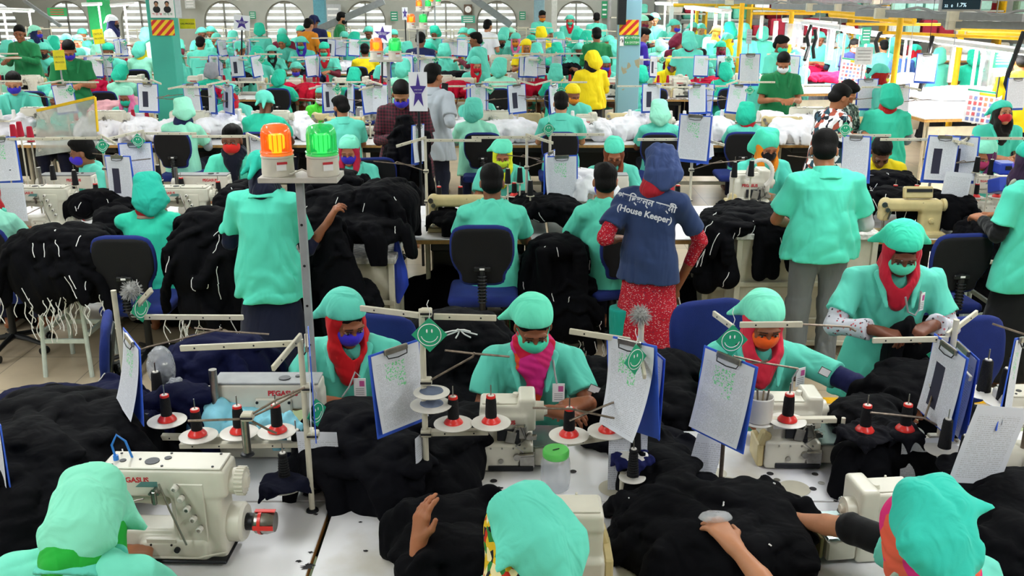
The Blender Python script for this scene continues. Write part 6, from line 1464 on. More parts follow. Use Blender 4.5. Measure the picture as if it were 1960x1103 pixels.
for (x, y, Y) in [(40, 262, 8.2), (28, 268, 8.1), (60, 272, 8.0)]: pcone('red thread cone among the cones at the left edge', x, y, Y, 'red', 1.2, 'red cones at the left edge', True)
# smoky screen with yellow tape
def smoke_mat():
    m, nt, b = new_mat('smoky_plastic'); tc = nd(nt, 'TexCoord'); n = nd(nt, 'TexNoise', i_Scale=5.0, i_Detail=5.0); nt.links.new(tc.outputs['Object'], n.inputs['Vector'])
    r = nd(nt, 'MapRange', n1=.3, n2=.7, n3=.25, n4=.6); nt.links.new(n.outputs['Fac'], r.inputs[0]); nt.links.new(r.outputs[0], b.inputs['Alpha'])
    b.inputs['Base Color'].default_value = (*srgb('c8ccc4'), 1); b.inputs['Roughness'].default_value = .3; return m
Y = 8.6; a, b = px(70, 212, Y), px(182, 186, Y); c_, d_ = px(66, 290, Y), px(187, 250, Y)
r = empty('plastic_screen', tuple(px(125, 245, Y)))
o_ = r.location.copy(); m = MB(); m.add([a - o_, b - o_, px(187, 282, Y) - o_, px(68, 300, Y) - o_], [(0, 1, 2, 3)]); m.add([v + V(0, .004, 0) for v in (a - o_, b - o_, px(187, 282, Y) - o_, px(68, 300, Y) - o_)], [(3, 2, 1, 0)]); m.build('sheet', smoke_mat(), r)
YT = mat('yellow_tape', 'ecc018', .5)
m = MB(); bar(m, a - o_, b - o_, .025, .01, False); m.build('tape_edge', YT, r); m = MB(); bar(m, b - o_, px(187, 252, Y) - o_, .012, .03, False); m.build('tape_edge', YT, r)
tag(r, 'smoky see-through plastic screen edged with yellow tape', 'screen')

# steel cabinets
def cabinet(label, x0, x1, Yf, depth, h, drawers=2):
    X0, X1 = pX(x0, Yf, .4), pX(x1, Yf, .4); r = empty('steel_cabinet', ((X0 + X1) / 2, Yf + depth / 2, 0)); w_ = X1 - X0
    m = MB(); m.box((0, .01, h / 2 + .02), (w_ - .04, depth - .04, h - .12), None, .003); m.build('body', CREAM, r)
    for sx in (-1, 1):
        for sy in (-1, 1): m = MB(); m.box((sx * (w_ / 2 - .02), sy * (depth / 2 - .02), h / 2), (.04, .04, h), None, .003); m.build('leg', CREAM, r)
    m = MB()
    for z in (h * .60, h * .30, .10): m.box((0, -depth / 2 + .012, z), (w_, .028, .035), None, .003)
    m.build('crossbar', CREAM, r)
    m = MB(); m.box((0, 0, h - .012), (w_ + .03, depth + .03, .045), None, .006); m.build('cabinet_top', mat('chipped_white', 'd9d5cf', .5, noise=.3, nscale=26), r)
    return tag(r, label, 'cabinet', 'white steel cabinets in the aisle')
cabinet('white steel cabinet under the big black pile', 560, 757, 6.42, .55, .80)
cabinet('white steel cabinet behind the man in grey jeans', 1403, 1668, 6.62, .52, .92)
cabinet('narrow white steel cabinet beside the hanging black cloth', 1345, 1398, 6.95, .5, .70)
# stool under the heap with tapes
def frame_stool(label, x0, x1, Yf, d, h):
    X0, X1 = pX(x0, Yf, .3), pX(x1, Yf, .3); r = empty('steel_stool', ((X0 + X1) / 2, Yf + d / 2, 0)); w_ = X1 - X0
    for sx in (-1, 1):
        for sy in (-1, 1): m = MB(); m.cyl((sx * w_ * .5, sy * d * .55, 0), (sx * w_ * .42, sy * d * .45, h), .016, None, 8); m.build('leg', mat('pale_green_steel', 'c4cfc8', .5), r)
    m = MB(); m.box((0, -d / 2, h * .42), (w_, .02, .03)).box((0, d / 2, h * .42), (w_, .02, .03)).box((-w_ / 2, 0, h * .5), (.02, d, .03)).box((w_ / 2, 0, h * .5), (.02, d, .03)); m.build('crossbar', mat('pale_green_steel', 'c4cfc8', .5), r)
    m = MB(); m.box((0, 0, h), (w_ + .04, d + .04, .03), None, .006); m.build('seat', CREAM, r); return tag(r, label, 'stool', 'white steel stools under garments')
frame_stool('white steel stool under the heap with white tapes', 78, 168, 6.25, .4, .62)
frame_stool('white steel stool under the black pile at the right', 1838, 1905, 6.7, .4, .7)
# baskets
def basket(label, x, y, Y, col, rt_=.12, rb=.09, h=.26):
    p = px(x, y, Y); r = empty('basket', (p.x, Y, 0)); m = MB(); mt = mat('basket_' + col, col, .4)
    for i in range(22): a = 2 * PI * i / 22; m.cyl((math.cos(a) * rb, math.sin(a) * rb, .01), (math.cos(a) * rt_, math.sin(a) * rt_, h), .004, None, 4)
    for k in range(7): q = rb + (rt_ - rb) * k / 6; m.tube([(math.cos(t) * q, math.sin(t) * q, .01 + (h - .01) * k / 6) for t in [2 * PI * i / 22 for i in range(22)]], .004 if k < 6 else .008, 4, True)
    m.build('basket_wall', mt, r); m = MB(); m.cyl((0, 0, .0), (0, 0, .012), rb, None, 20); m.build('base', mt, r); return tag(r, label, 'basket')
basket('green slatted basket under the table by the black chair', 1000, 560, 7.0, '2f8a4a', h=.42); basket('blue slatted plastic basket on the floor at the right', 1807, 600, 6.0, '1c3ab8', .14, .11, .36)

# garment heaps of the second row
H('heap of black trousers with white tapes hanging from the stool', [(P_(120, 470, 6.4), (.34, .22, .13)), (P_(60, 520, 6.3), (.14, .16, .22)), (P_(90, 560, 6.25), (.16, .14, .16)), (P_(175, 520, 6.35), (.17, .12, .22)), (P_(190, 470, 6.75), (.16, .16, .14)), (P_(225, 430, 7.0), (.16, .16, .12)), (P_(120, 540, 6.2), (.22, .12, .14))], seed=21, amp=.009, f=4.5, h=.013, d1=(1, .3, .25), d2=(.2, .2, .6), n=20, ln=.13, hang=34)
H('bundle of black trousers with tapes beside the black chair', [(P_(400, 440, 6.45), (.20, .18, .14)), (P_(370, 510, 6.3), (.15, .16, .26)), (P_(430, 530, 6.3), (.16, .16, .3)), (P_(395, 590, 6.25), (.18, .14, .16)), (P_(455, 600, 6.3), (.12, .14, .14))], seed=22, amp=.009, f=5, h=.013, d1=(1, .3, .1), d2=(.1, .2, .4), n=14, ln=.14, hang=32)
H('big black pile on the white steel cabinet', [(P_(650, 395, 6.9), (.30, .24, .15)), (P_(740, 385, 6.9), (.24, .26, .15)), (P_(600, 430, 6.7), (.2, .2, .12)), (P_(700, 440, 6.6), (.28, .2, .09)), (P_(640, 360, 7.3), (.25, .2, .12)), (P_(770, 420, 6.9), (.12, .2, .15)), (P_(735, 455, 6.5), (.1, .12, .04))], seed=23, amp=.009, f=6, h=.012, n=8, ln=.06)
H('black garment held up and falling beside the cabinet', [(P_(640, 440, 6.28), P_(650, 600, 6.2), .05, .17), (P_(635, 430, 6.28), P_(700, 640, 6.15), .04, .14), (P_(610, 480, 6.3), P_(600, 620, 6.25), .05, .12)], seed=24, amp=.009, f=5, h=.012, d1=(1, .3, .05), d2=(.05, .1, .3))
H('tall bundle of black garments with tapes between two men', [(P_(1065, 475, 6.7), (.16, .16, .08)), (P_(1050, 500, 6.7), P_(1040, 620, 6.6), .10, .16), (P_(1080, 500, 6.7), P_(1095, 610, 6.6), .10, .18), (P_(1020, 500, 6.75), P_(1015, 600, 6.7), .06, .10)], seed=25, amp=.009, f=6, h=.012, d1=(1, .3, .05), d2=(.08, .1, .3), n=9, ln=.09, hang=30)
H('black cloth on the table beside the white garment stack', [(P_(1050, 400, 7.5), (.24, .26, .09)), (P_(1000, 395, 7.7), (.16, .2, .09)), (P_(1100, 420, 7.35), (.14, .2, .07))], seed=26, n=7, ln=.12)
H('black cloth lying by the brother machine', [(P_(855, 420, 7.35), (.12, .16, .05))], seed=27)
H('black trousers folded over the cabinet behind the grey jeans', [(P_(1440, 415, 6.95), (.34, .3, .07)), (P_(1400, 430, 6.8), (.16, .24, .07)), (P_(1355, 470, 6.75), P_(1350, 540, 6.68), .07, .09), (P_(1385, 470, 6.68), P_(1392, 530, 6.6), .07, .09), (P_(1480, 445, 6.75), (.22, .16, .05)), (P_(1370, 440, 6.8), (.12, .2, .08))], seed=28, amp=.009, f=5, h=.012, d1=(.3, 1, .4), d2=(1, .2, .2), n=14, ln=.16)
H('black garments with white piping behind the brother machine', [(P_(1700, 385, 7.6), (.28, .14, .10)), (P_(1770, 390, 7.5), (.3, .16, .10)), (P_(1640, 400, 7.55), (.14, .14, .1)), (P_(1830, 400, 7.4), (.14, .14, .1)), (P_(1690, 350, 8.0), (.25, .2, .08))], seed=29, amp=.010, f=8, d1=(.3, .3, 1), d2=(1, .3, .2), n=16, ln=.16)
H('black garment pile on the table at the right end', [(P_(1890, 450, 7.0), (.2, .2, .12)), (P_(1870, 500, 6.85), (.14, .14, .12)), (P_(1930, 440, 7.1), (.14, .2, .1))], seed=30, amp=.009, f=6)
H('black garments with tapes on the left table', [(P_(190, 385, 7.5), (.16, .16, .07)), (P_(230, 400, 7.4), (.12, .14, .06)), (P_(160, 395, 7.4), (.1, .14, .09))], seed=31, n=5, ln=.05)
H('black garments beside the second coverstitch machine', [(P_(455, 390, 7.4), (.14, .2, .12)), (P_(470, 370, 7.6), (.12, .2, .08))], seed=32, n=6, ln=.06)
o = heap('garment_stack', 'stack of white folded garments between two masked workers', [(P_(1130, 348, 7.75), (.16, .2, .05)), (P_(1150, 360, 7.6), (.12, .16, .05)), (P_(1110, 340, 7.85), (.12, .16, .05))], 'ededf2', .010, .006, 9, 33, d1=(.1, .3, 1), d2=(1, .2, .2))
m = MB(); m.tube([P_(760, 490, 6.6) + V(0, 0, .12), P_(764, 520, 6.6), P_(768, 545, 6.6), P_(762, 580, 6.6)], lambda t: .012 + .05 * math.sin(PI * min(1, t * 1.05)) ** .8, 10); tag(m.build('blue_bag', mat('blue_bag', '2a46c0', .6)), 'blue cloth bag hanging from the cabinet corner', 'bag')

# chairs of the second row
chair('black-backed office chair with the blue edge at the left edge', (pX(-8, 6.5, .8), 6.45, 0), PI - .0, False, 1.0) if False else None
def bchair(t, x, Y, rz=0., S=1.0): return chair(t, (pX(x, Y, .8), Y - .22, 0), rz, False, S)
def BC(t, x, Y, S=1.0, rz=0.):
    """chair seen from behind: its backrest towards the camera"""
    return chair(t, (pX(x, Y, .8), Y, 0), PI + rz, False, S)
BC('black chair back cut off by the left edge, second row', -2, 6.75, 1.0)
BC('black chair under the hooded worker in teal kerchief', 266, 6.45, 1.02); BC('black chair with ribbed post under the short-haired man', 925, 6.62, 1.05)
BC('blue-edged chair under the man with navy sleeves', 1172, 6.85, 1.0, .35); BC('empty black chair with blue edge right of the red-scarf worker', 1800, 6.5, 1.02, .1)
BC('black chair behind the worker in blue mask at the big pile', 712, 9.2, 1.05, .2)

# people of the second row
D1 = dict(h=.009, hb=.0065)
near('seated worker cut off by the left edge, mint smock', SIT, (pX(-22, 6.95, 1.1), 6.8, 0), PI, [('smock', '8fd8c0'), ('collar', MINT), ('hood', MINT), ('hijab', 'b01c24'), ('legs', NAVY)], key='m0', **D1)
near('seated worker in teal kerchief with patterned red collar, on a black chair', SIT, (pX(288, 6.9, 1.1), 6.78, 0), PI + .1, [('smock', '2fc4a4'), ('collar', 'a08a78'), ('hood', TEAL), ('hijab', 'b01c24'), ('legs', '5a4a30')], st=2, key='m1', pitch=.35, yaw=.25, hc=(0, -.14, 1.15),
     w_el=((-1.9 - .75, 7.05, .78), (-3.1, 7.0, .78)), w_wr=((-2.85, 7.3, .86), (-3.2, 7.25, .86)), **D1) if False else near('seated worker in teal kerchief with patterned red collar, on a black chair', SIT, (pX(288, 6.9, 1.1), 6.78, 0), PI + .1, [('smock', '2fc4a4'), ('collar', 'a08a78'), ('hood', TEAL), ('hijab', 'b01c24'), ('legs', '5a4a30')], st=2, key='m1', pitch=.35, yaw=.25, **D1)
# M2 standing with raised hand
X0 = pX(512, 6.1, 1.2); rt = (X0, 6.02, 0); hw = px(628, 425, 6.22); he = px(588, 478, 6.15)
near('standing worker in long mint smock and navy headcloth, holding up black cloth', STAND, rt, PI - .12, [('smock', '52ccb2'), ('collar', '52ccb2'), ('cap', TEAL), ('hijab', '0c1028'), ('sleeves', '0f1330'), ('skirt', '10142e')], SKIN2, key='m2', st=1, scale=1.0, pitch=.5, yaw=-.55, roll=.1, hc=(.01, -.11, 1.46), wd=1.03,
     w_el=(tuple(he), (X0 - .27, 6.12, 1.0)), w_wr=(tuple(hw), (X0 - .14, 6.32, 1.05)), hd=((-.5, -.2, .85), (.4, -.9, 0)), hn=((-.7, -.4, -.4), (0, 0, -1)), curl=(.8, .5), cuff=.35, ht=((0, -1, .3), None), **D1)
near('seated man in mint shirt on the black chair, seen from behind', SIT, (pX(942, 6.9, 1.1), 6.78, 0), PI, [('smock', '60d8bc'), ('collar', '60d8bc'), ('hair', None), ('legs', '5c6064')], '8a5a40', key='m3', scale=1.06, pitch=.3, hc=(0, -.12, 1.165), **D1)
near('seated man in mint shirt with navy sleeves beside the housekeeper', SIT, (pX(1165, 6.95, 1.1), 6.82, 0), PI + .25, [('smock', '60d8bc'), ('collar', '60d8bc'), ('hair', None), ('sleeves', '101a38'), ('legs', '1a1c2c'), ('mask', '3a30c0')], SKIN, key='m4', scale=1.06, pitch=.25, yaw=-.25, hc=(0, -.12, 1.165), **D1)
# M5 housekeeper
X0 = pX(1245, 6.12, 1.2); rt = (X0, 6.08, 0); rz = 2.62; hw = px(1292, 558, 6.22)
near('housekeeper in navy tunic and red patterned dress holding a mop pole', STAND, rt, rz, [('smock', '2c3c64'), ('hood', '3a4a78'), ('hijab', 'a81c2c'), ('sleeves', 'b01a2c'), ('skirt', 'b01a2c')], '8a5236', mats={'sleeveL': REDDASH, 'sleeveR': REDDASH, 'skirt': REDDASH}, key='m5', scale=1.0, st=4, pitch=.45, yaw=.2, hc=(0, -.13, 1.47), wd=.90, hem=.14,
     w_el=((X0 + .33, 6.1, 1.02), (X0 - .30, 6.05, 1.05)), w_wr=(tuple(hw), (X0 - .22, 6.25, .98)), hd=((.1, -.3, -.95), (0, -.9, 0)), hn=((.6, -.6, 0), (0, 0, -1)), curl=(1.1, .5), cuff=.45, **D1)
for s in (0, 1):
    pass
# shalwar legs of the housekeeper
F = Field((X0 - .35, 5.8, 0), (X0 + .35, 6.4, .6), .012)
for dx in (-.13, .13): F.loft((X0 + dx, 6.1, .56), (X0 + dx, 6.08, .07), (1, 0, 0), [(0, .12, .1), (.8, .11, .1), (1, .09, .09)], k=.0)
F.folds(.012, 5, (1, .5, .1), (.2, .2, 1)); me = F.mesh('trousers'); me.materials.append(CL)
hk = [o for o in bpy.data.objects if o.get('label', '').startswith('housekeeper')][0]
o = obj('trousers', me, None, None, '14988a'); o.parent = hk; o.matrix_parent_inverse = (Matrix.Translation(hk.location) @ Matrix.Rotation(hk.rotation_euler.z, 4, 'Z')).inverted()
tx_ = [('পরিচ্ছন্ন কর্মী', 1238, 388, .058), ('(House Keeper)', 1234, 410, .055)]
for b_, x, y, sz in tx_:
    p = px(x, y, 5.905); t = text_obj('back_lettering', b_, sz, mat('shirt_print', 'cfcfd6', .7, noise=0), None, (0, 0, 0), (0, 0, 0), extrude=.0005, bold=.0015)
    t.parent = hk; t.matrix_parent_inverse = (Matrix.Translation(hk.location) @ Matrix.Rotation(hk.rotation_euler.z, 4, 'Z')).inverted()
    t.location = p; t.rotation_euler = (PI / 2 - .12, .26, .0)
m = MB(); a, b = px(1292, 545, 6.26), px(1338, 742, 6.0); m.tube([a, b], .010, 8); tag(m.build('mop_pole', STEEL), 'steel pole leaning from the housekeeper hand to the floor', 'pole')
m = MB(); a, b = px(1268, 610, 6.0), px(1330, 728, 5.9); m.tube([a, b], .011, 8); tag(m.build('mop_stick', mat('white_pole', 'cfcac0', .4)), 'white pole standing against the red patterned dress', 'pole')
# M6
X0 = pX(1573, 6.3, 1.2)
near('standing man in mint shirt and grey jeans, seen from behind', STAND, (X0, 6.25, 0), PI, [('smock', '54d4b8'), ('collar', '54d4b8'), ('hair', None), ('sleeveL', 'c8c8cc'), ('legs', '6e7072'), ('shoes', None)], SKIN, key='m6', scale=1.06, pitch=.45, yaw=-.25, hc=(0, -.11, 1.475), wd=1.02, hem=.08,
     w_el=((X0 + .31, 6.3, 1.08), (X0 - .28, 6.35, 1.1)), w_wr=((X0 + .28, 6.56, .99), (X0 - .1, 6.6, 1.0)), hd=((.2, -.95, -.1), (-.2, -.9, 0)), hn=((0, 0, -1), (0, 0, -1)), curl=.4, cuffr=.05, **D1)
# M7 right edge
near('standing worker cut off by the right edge, black sleeves and skirt', STAND, (pX(1968, 6.2, 1.2), 6.15, 0), PI + .5, [('smock', '52ccb2'), ('collar', 'a0a090'), ('cap', TEAL), ('hijab', '2a1430'), ('sleeves', '0a0a0e'), ('skirt', '0a0a0e'), ('mask', '4a38c0')], SKIN, key='m7', scale=1.03, pitch=.2, yaw=-.2, **D1)

# people facing us across the second row
def face(label, x, ytop, Y, wear, skin=SKIN, key=None, rz=0., st=0, base=SIT, top=1.30, mats={}, **kw):
    h = px(x, ytop, Y).z; sc = max(.86, min(1.12, h / top))
    return near(label, base, (pX(x, Y, h - .1), Y + .13, 0), rz, wear, skin, key or label, sc, st, mats, h=.009, hb=.006, **kw)
face('seated worker in red scarf and blue mask behind the big black pile', 668, 258, 8.65, [('smock', MINT), ('collar', MINT), ('cap', '7ce4c4'), ('hijab', 'b01c3c'), ('mask', '3226b0'), ('eyes', None), ('legs', NAVY)], pitch=.3)
face('seated worker in yellow scarf and mint cap with glasses', 962, 265, 8.7, [('smock', MINT), ('collar', MINT), ('cap', '6ce8c4'), ('hijab', 'd8e020'), ('mask', 'c8e838'), ('eyes', None), ('legs', NAVY)], pitch=.5, st=1)
face('seated worker in brown scarf with face lowered', 1175, 262, 8.7, [('smock', MINT), ('collar', MINT), ('cap', '5ce0c0'), ('hijab', '7a3a1c'), ('mask', '5a3018'), ('eyes', None), ('legs', NAVY)], pitch=.6)
face('seated worker in orange scarf and black mask', 1466, 246, 8.6, [('smock', '54d0bc'), ('collar', MINT), ('hood', '4cdcb8'), ('hijab', 'f08c1c'), ('mask', '0c0c10'), ('eyes', None), ('legs', NAVY)], pitch=.35, rz=.1, top=1.31)
face('seated man in blue mask turned sideways at the smoky screen', 178, 262, 8.5, [('smock', MINT), ('hair', None), ('mask', '4630c8'), ('eyes', None), ('legs', NAVY)], '8a5a40', rz=-.9, pitch=.25, yaw=-.4)
face('young man in red mask looking up behind a perforated arm', 445, 234, 8.7, [('smock', '58d8b8'), ('scarf', '101424'), ('hair', None), ('mask', 'e02a24'), ('eyes', None), ('legs', NAVY)], '7a4c36', pitch=.12)
face('man in yellow shirt with lowered head', 1690, 262, 8.5, [('smock', 'e8d018'), ('hair', None), ('eyes', None), ('sleeves', 'a8b0bc'), ('legs', NAVY)], '6e4630', pitch=.8, rz=-.2, hc=(0, -.2, 1.12), top=1.24)
face('seated worker in pale mint cap and purple scarf looking aside', 1893, 264, 8.4, [('smock', MINT), ('cap', '90e8cc'), ('hijab', '5a2050'), ('mask', 'b03868'), ('eyes', None), ('legs', NAVY)], pitch=.45, yaw=-.5, rz=-.3)
face('standing worker in red mask looking up at the right', 1926, 194, 9.3, [('smock', '50d8c0'), ('collar', '50d8c0'), ('cap', '48d8c0'), ('hijab', '1a1614'), ('mask', 'd02838'), ('eyes', None), ('legs', NAVY)], SKIN3, pitch=-.1, base=STAND, top=1.61, st=1)
# blue control box at the right edge
r = empty('control_box', tuple(px(1930, 350, 7.3))); m = MB(); m.mi(0).box((0, 0, -.02), (.22, .2, .11), (-.3, 0, 0), .008).box((.0, .1, .10), (.14, .16, .09), None, .01); m.mi(1).cyl((-.06, -.095, -.01), (-.06, -.115, -.005), .016, None, 14); m.mi(2).cyl((.02, -.095, -.01), (.02, -.115, -.005), .02, None, 14); m.mi(3).box((.0, .017, .11), (.06, .004, .03)); m.build('box_shell', [mat('box_blue', '2e48b4', .4), GREEND, REDP, DARK], r)
tag(r, 'blue control box with green and red buttons at the right edge', 'control box')

# ------------------------------------------------------------------ warning lamps on posts
def glow_dome(name, col, em): return mat(name, col, .12, noise=0, alpha=.62, emit=em, estr=.12, spec=.8)
DOMO, DOMG = glow_dome('orange_dome', 'f07418', 'e85a08'), glow_dome('green_dome', '14c868', '08b850')
BULB_O, BULB_G = mat('lit_bulb_orange', 'ffb020', .4, noise=0, emit='ffa010', estr=2.2), mat('lit_bulb_green', '60ff80', .4, noise=0, emit='40ff60', estr=1.2)
def warn_stand(label, x, yplate, Y, dx=0., place=''):
    p = px(x, yplate, Y); r = empty('lamp_post', (p.x, Y, 0))
    m = MB(); m.box((0, 0, p.z / 2), (.032, .032, p.z), None, .003)
    for k in range(8): m.mi(1).cyl((0, -.016, .4 + k * .18), (0, -.0175, .4 + k * .18), .006, None, 8)
    m.build('post', [GREYP, DARK], r)
    m = MB(); m.box((.0 + dx, 0, p.z + .008), (.325, .17, .022), None, .002); m.build('shelf', mat('shelf_white', 'c9c2ba', .5), r)
    m = MB(); m.tube([(dx - .1, -.02, p.z + .025), (dx - .03, -.05, p.z + .03), (dx + .01, -.03, p.z + .045), (dx + .05, -.04, p.z + .03)], .004, 5); m.build('cable', WPLA, r)
    tag(r, label, 'lamp post', 'posts carrying warning lamps')
    for s, nm, dm, bl in ((-1, 'orange', DOMO, BULB_O), (1, 'green', DOMG, BULB_G)):
        def mk():
            q = empty('warning_lamp', (0, 0, 0))
            m = MB(); m.lathe([(.066, 0), (.067, .01), (.064, .072), (.068, .076), (.068, .082), (.062, .085)], n=28); m.build('base', mat('lamp_base', 'd8d2c6', .4), q)
            m = MB(); m.lathe([(.066, .084), (.0665, .092), (.062, .098), (.061, .17), (.057, .19), (.046, .204), (.026, .210), (.001, .211)], n=32); m.build('dome', dm, q)
            m = MB()
            for i in range(20): a = 2 * PI * i / 20; m.box((math.cos(a) * .0600, math.sin(a) * .0600, .137), (.0035, .0035, .068), (0, 0, a))
            m.tube([(math.cos(2 * PI * i / 28) * .0665, math.sin(2 * PI * i / 28) * .0665, .096) for i in range(28)], .003, 6, True); m.build('dome_rib', dm, q)
            m = MB(); m.lathe([(.02, .09), (.02, .10), (.034, .11), (.036, .155), (.03, .165)], n=16); m.build('bulb', bl, q)
            m = MB(); m.box((.03 if s < 0 else .035, -.0655, .045), (.04, .002, .035), (0, 0, .45)); m.mi(1).box((.034, -.0665, .058), (.042, .002, .010), (0, 0, .45)); m.build('label_plate', [WHITE, RED_INK], q)
            return q
        q = again(('beacon', nm), mk); q.location = (p.x + dx + s * .093, Y - .01, p.z + .020)
        tag(q, '%s flashing warning lamp on the %s post' % (nm, place), 'warning lamp', None)
warn_stand('grey square post with shelf of two warning lamps, next to the red hijab worker', 573, 342, 3.97, .01, 'tallest, nearest')
warn_stand('grey post with warning lamps beside the man in plaid shirt', 743, 117, 10.0, -.02, 'second')
warn_stand('thin grey post with warning lamps behind the star sign', 799, 56, 15.4, 0, 'third'); warn_stand('thin far post with two small warning lamps', 811, 22, 20.5, 0, 'fourth'); warn_stand('farthest post with two tiny warning lamps at the top', 832, 11, 25.5, 0, 'farthest')
# star signs
PURP = mat('star_purple', '46308a', .5, noise=0)
def star_sign(label, x0, x1, y0, y1, Y, stretch=False, roll=0., post=None):
    a, b = px(x0, y1, Y), px(x1, y0, Y); w_, h_ = b.x - a.x, b.z - a.z; r = empty('star_sign', ((a.x + b.x) / 2, Y, (a.z + b.z) / 2)); r.rotation_euler = (0, roll, 0)
    m = MB(); m.box((0, 0, 0), (w_, .006, h_), None, .001); m.build('board', mat('sign_white', 'f0f0f6', .4, noise=0), r)
    R1, R2 = (.46, .19); pts = []
    for i in range(10): t = PI / 2 + 2 * PI * i / 10; q = R1 if i % 2 == 0 else R2; pts.append((math.cos(t) * q * w_ * 1.0, math.sin(t) * q * h_ * 1.02 + (-.0 if stretch else -.02 * h_)))
    m = MB(); m.prism(pts, 0, .002, Matrix.Rotation(PI / 2, 3, 'X'), (0, -.0035, 0)); m.build('star', PURP, r)
    decal(r, 'LINE FLOW', w_ * .085, WHITE_INK, (0, -.0062, h_ * .05)); decal(r, 'START POINT', w_ * .082, WHITE_INK, (0, -.0062, -h_ * .03))
    if post is not None: m = MB(); m.cyl((0, .012, -h_ * .2), (0, .012, post - r.location.z), .014, None, 8); m.build('post', DARK, r)
    return tag(r, label, 'sign')
star_sign('tall white board with a long purple star beside the man in plaid shirt', 784, 817, 138, 213, 8.95, True, post=.0)
star_sign('white board with purple star above the second warning lamps', 715, 749, 48, 82, 15.6, roll=.05, post=0); star_sign('tilted white board with purple star over the far benches', 449, 477, 29, 58, 17, roll=.1, post=0); star_sign('small far white board with purple star at the top', 770, 780, 14, 38, 24, True, post=0)
# yellow process signs
for (x0, x1, y0, y1, Y, rz, roll, t) in [(179, 198, 56, 84, 16, -.2, -.1, 'yellow process card on a post before the teal pillar'), (106, 122, 96, 134, 13.2, .75, .0, 'yellow process card turned sideways by the green-jacket man')]:
    r = sign('process_sign', t, 'sign', x0, x1, y0, y1, Y, mat('sign_yellow', 'e8d820', .5), th=.006); r.rotation_euler = (0, roll, rz)
    decal(r, 'CRITICAL', r['w'] * .20, DARK_INK, (0, -.004, .04)); decal(r, 'PROCESS', r['w'] * .20, DARK_INK, (0, -.004, -.03)); m = MB(); m.cyl((0, .01, -.1), (0, .01, .76 - r.location.z), .012, None, 8); m.build('post', GREYP, r)

# men standing in the aisle
PLAID = None
def plaid_mat():
    m, nt, b = new_mat('plaid_shirt'); tc = nd(nt, 'TexCoord'); s = nd(nt, 'SeparateXYZ'); nt.links.new(tc.outputs['Object'], s.inputs[0]); fac = []
    for ax in ('X', 'Z'):
        f = nd(nt, 'Math', operation='MULTIPLY', n1=34.); nt.links.new(s.outputs[ax], f.inputs[0]); g = nd(nt, 'Math', operation='FRACT'); nt.links.new(f.outputs[0], g.inputs[0]); l = nd(nt, 'Math', operation='GREATER_THAN', n1=.5); nt.links.new(g.outputs[0], l.inputs[0]); fac.append(l)
    a = nd(nt, 'Math', operation='ADD'); nt.links.new(fac[0].outputs[0], a.inputs[0]); nt.links.new(fac[1].outputs[0], a.inputs[1]); d = nd(nt, 'Math', operation='MULTIPLY', n1=.5); nt.links.new(a.outputs[0], d.inputs[0])
    cr = nd(nt, 'ValToRGB'); cr.color_ramp.elements[0].color = (*srgb('0c0810'), 1); cr.color_ramp.elements[1].color = (*srgb('5c1228'), 1); nt.links.new(d.outputs[0], cr.inputs[0]); nt.links.new(cr.outputs[0], b.inputs['Base Color']); b.inputs['Roughness'].default_value = .85; return m
PLAID = plaid_mat(); PATT = print_mat('patterned_shirt', ['d8dce0', '1a2028', 'e8e8ec', '2c4a58', 'a05040', 'f0f0f0'], 20, 'full'); FLOW = print_mat('leaf_shirt', ['7c9088', '3a4844', 'b8c4bc', '5a6a64'], 40, 'full')
def st(label, x, ytop, Y, rz, wear, skin=SKIN, key=None, mats={}, top=1.62, **kw): return face(label, x, ytop, Y, wear, skin, key, rz, 0, STAND, top, mats, **kw)
st('standing man in plaid shirt and blue mask looking down at black cloth', 768, 152, 9.6, .0, [('smock', '7a1a34'), ('sleeves', '7a1a34'), ('collar', '7a1a34'), ('hair', None), ('mask', '4032c8'), ('eyes', None), ('legs', '14141c')], '9a6a48', mats={'smock': PLAID, 'sleeveL': PLAID, 'sleeveR': PLAID, 'collar': PLAID}, pitch=.55, hc=(0, -.13, 1.46), top=1.6, w_wr=((pX(756, 9.3, 1.2), 9.32, 1.18), (pX(800, 9.4, 1.1), 9.35, 1.12)), wd=1.15)
H('black garment held by the man in plaid shirt', [(P_(778, 240, 9.25), P_(775, 330, 9.2), .08, .18), (P_(800, 260, 9.25), P_(800, 330, 9.2), .06, .12)], seed=41, amp=.009, f=5, d1=(1, .2, .05), d2=(.1, .1, .3))
st('standing man in pale grey shirt holding up a phone', 822, 124, 10.6, PI - .35, [('smock', 'b4bcc6'), ('sleeves', 'b4bcc6'), ('collar', 'b4bcc6'), ('hair', None), ('legs', '14182c')], SKIN, pitch=.25, yaw=-.3, wd=1.1, w_el=((pX(862, 10.5, 1.2), 10.5, 1.15), (pX(800, 10.6, 1.1), 10.7, 1.1)), w_wr=((pX(852, 10.7, 1.4), 10.7, 1.30), (pX(815, 10.8, 1.1), 10.9, 1.1)))
r = empty('phone', tuple(px(851, 172, 10.72))); m = MB(); m.box((0, 0, 0), (.07, .009, .145), (0, .1, 0), .004); m.build('phone_body', BLK, r); tag(r, 'black phone held up by the man in grey shirt', 'phone')
st('standing man in black and white patterned shirt looking down', 1603, 172, 9.5, 1.9, [('smock', 'd0d0d0'), ('sleeves', 'd0d0d0'), ('collar', 'd0d0d0'), ('hair', None), ('legs', '20242c')], SKIN, mats={'smock': PATT, 'sleeveL': PATT, 'sleeveR': PATT, 'collar': PATT}, pitch=.6, top=1.58, wd=1.1)
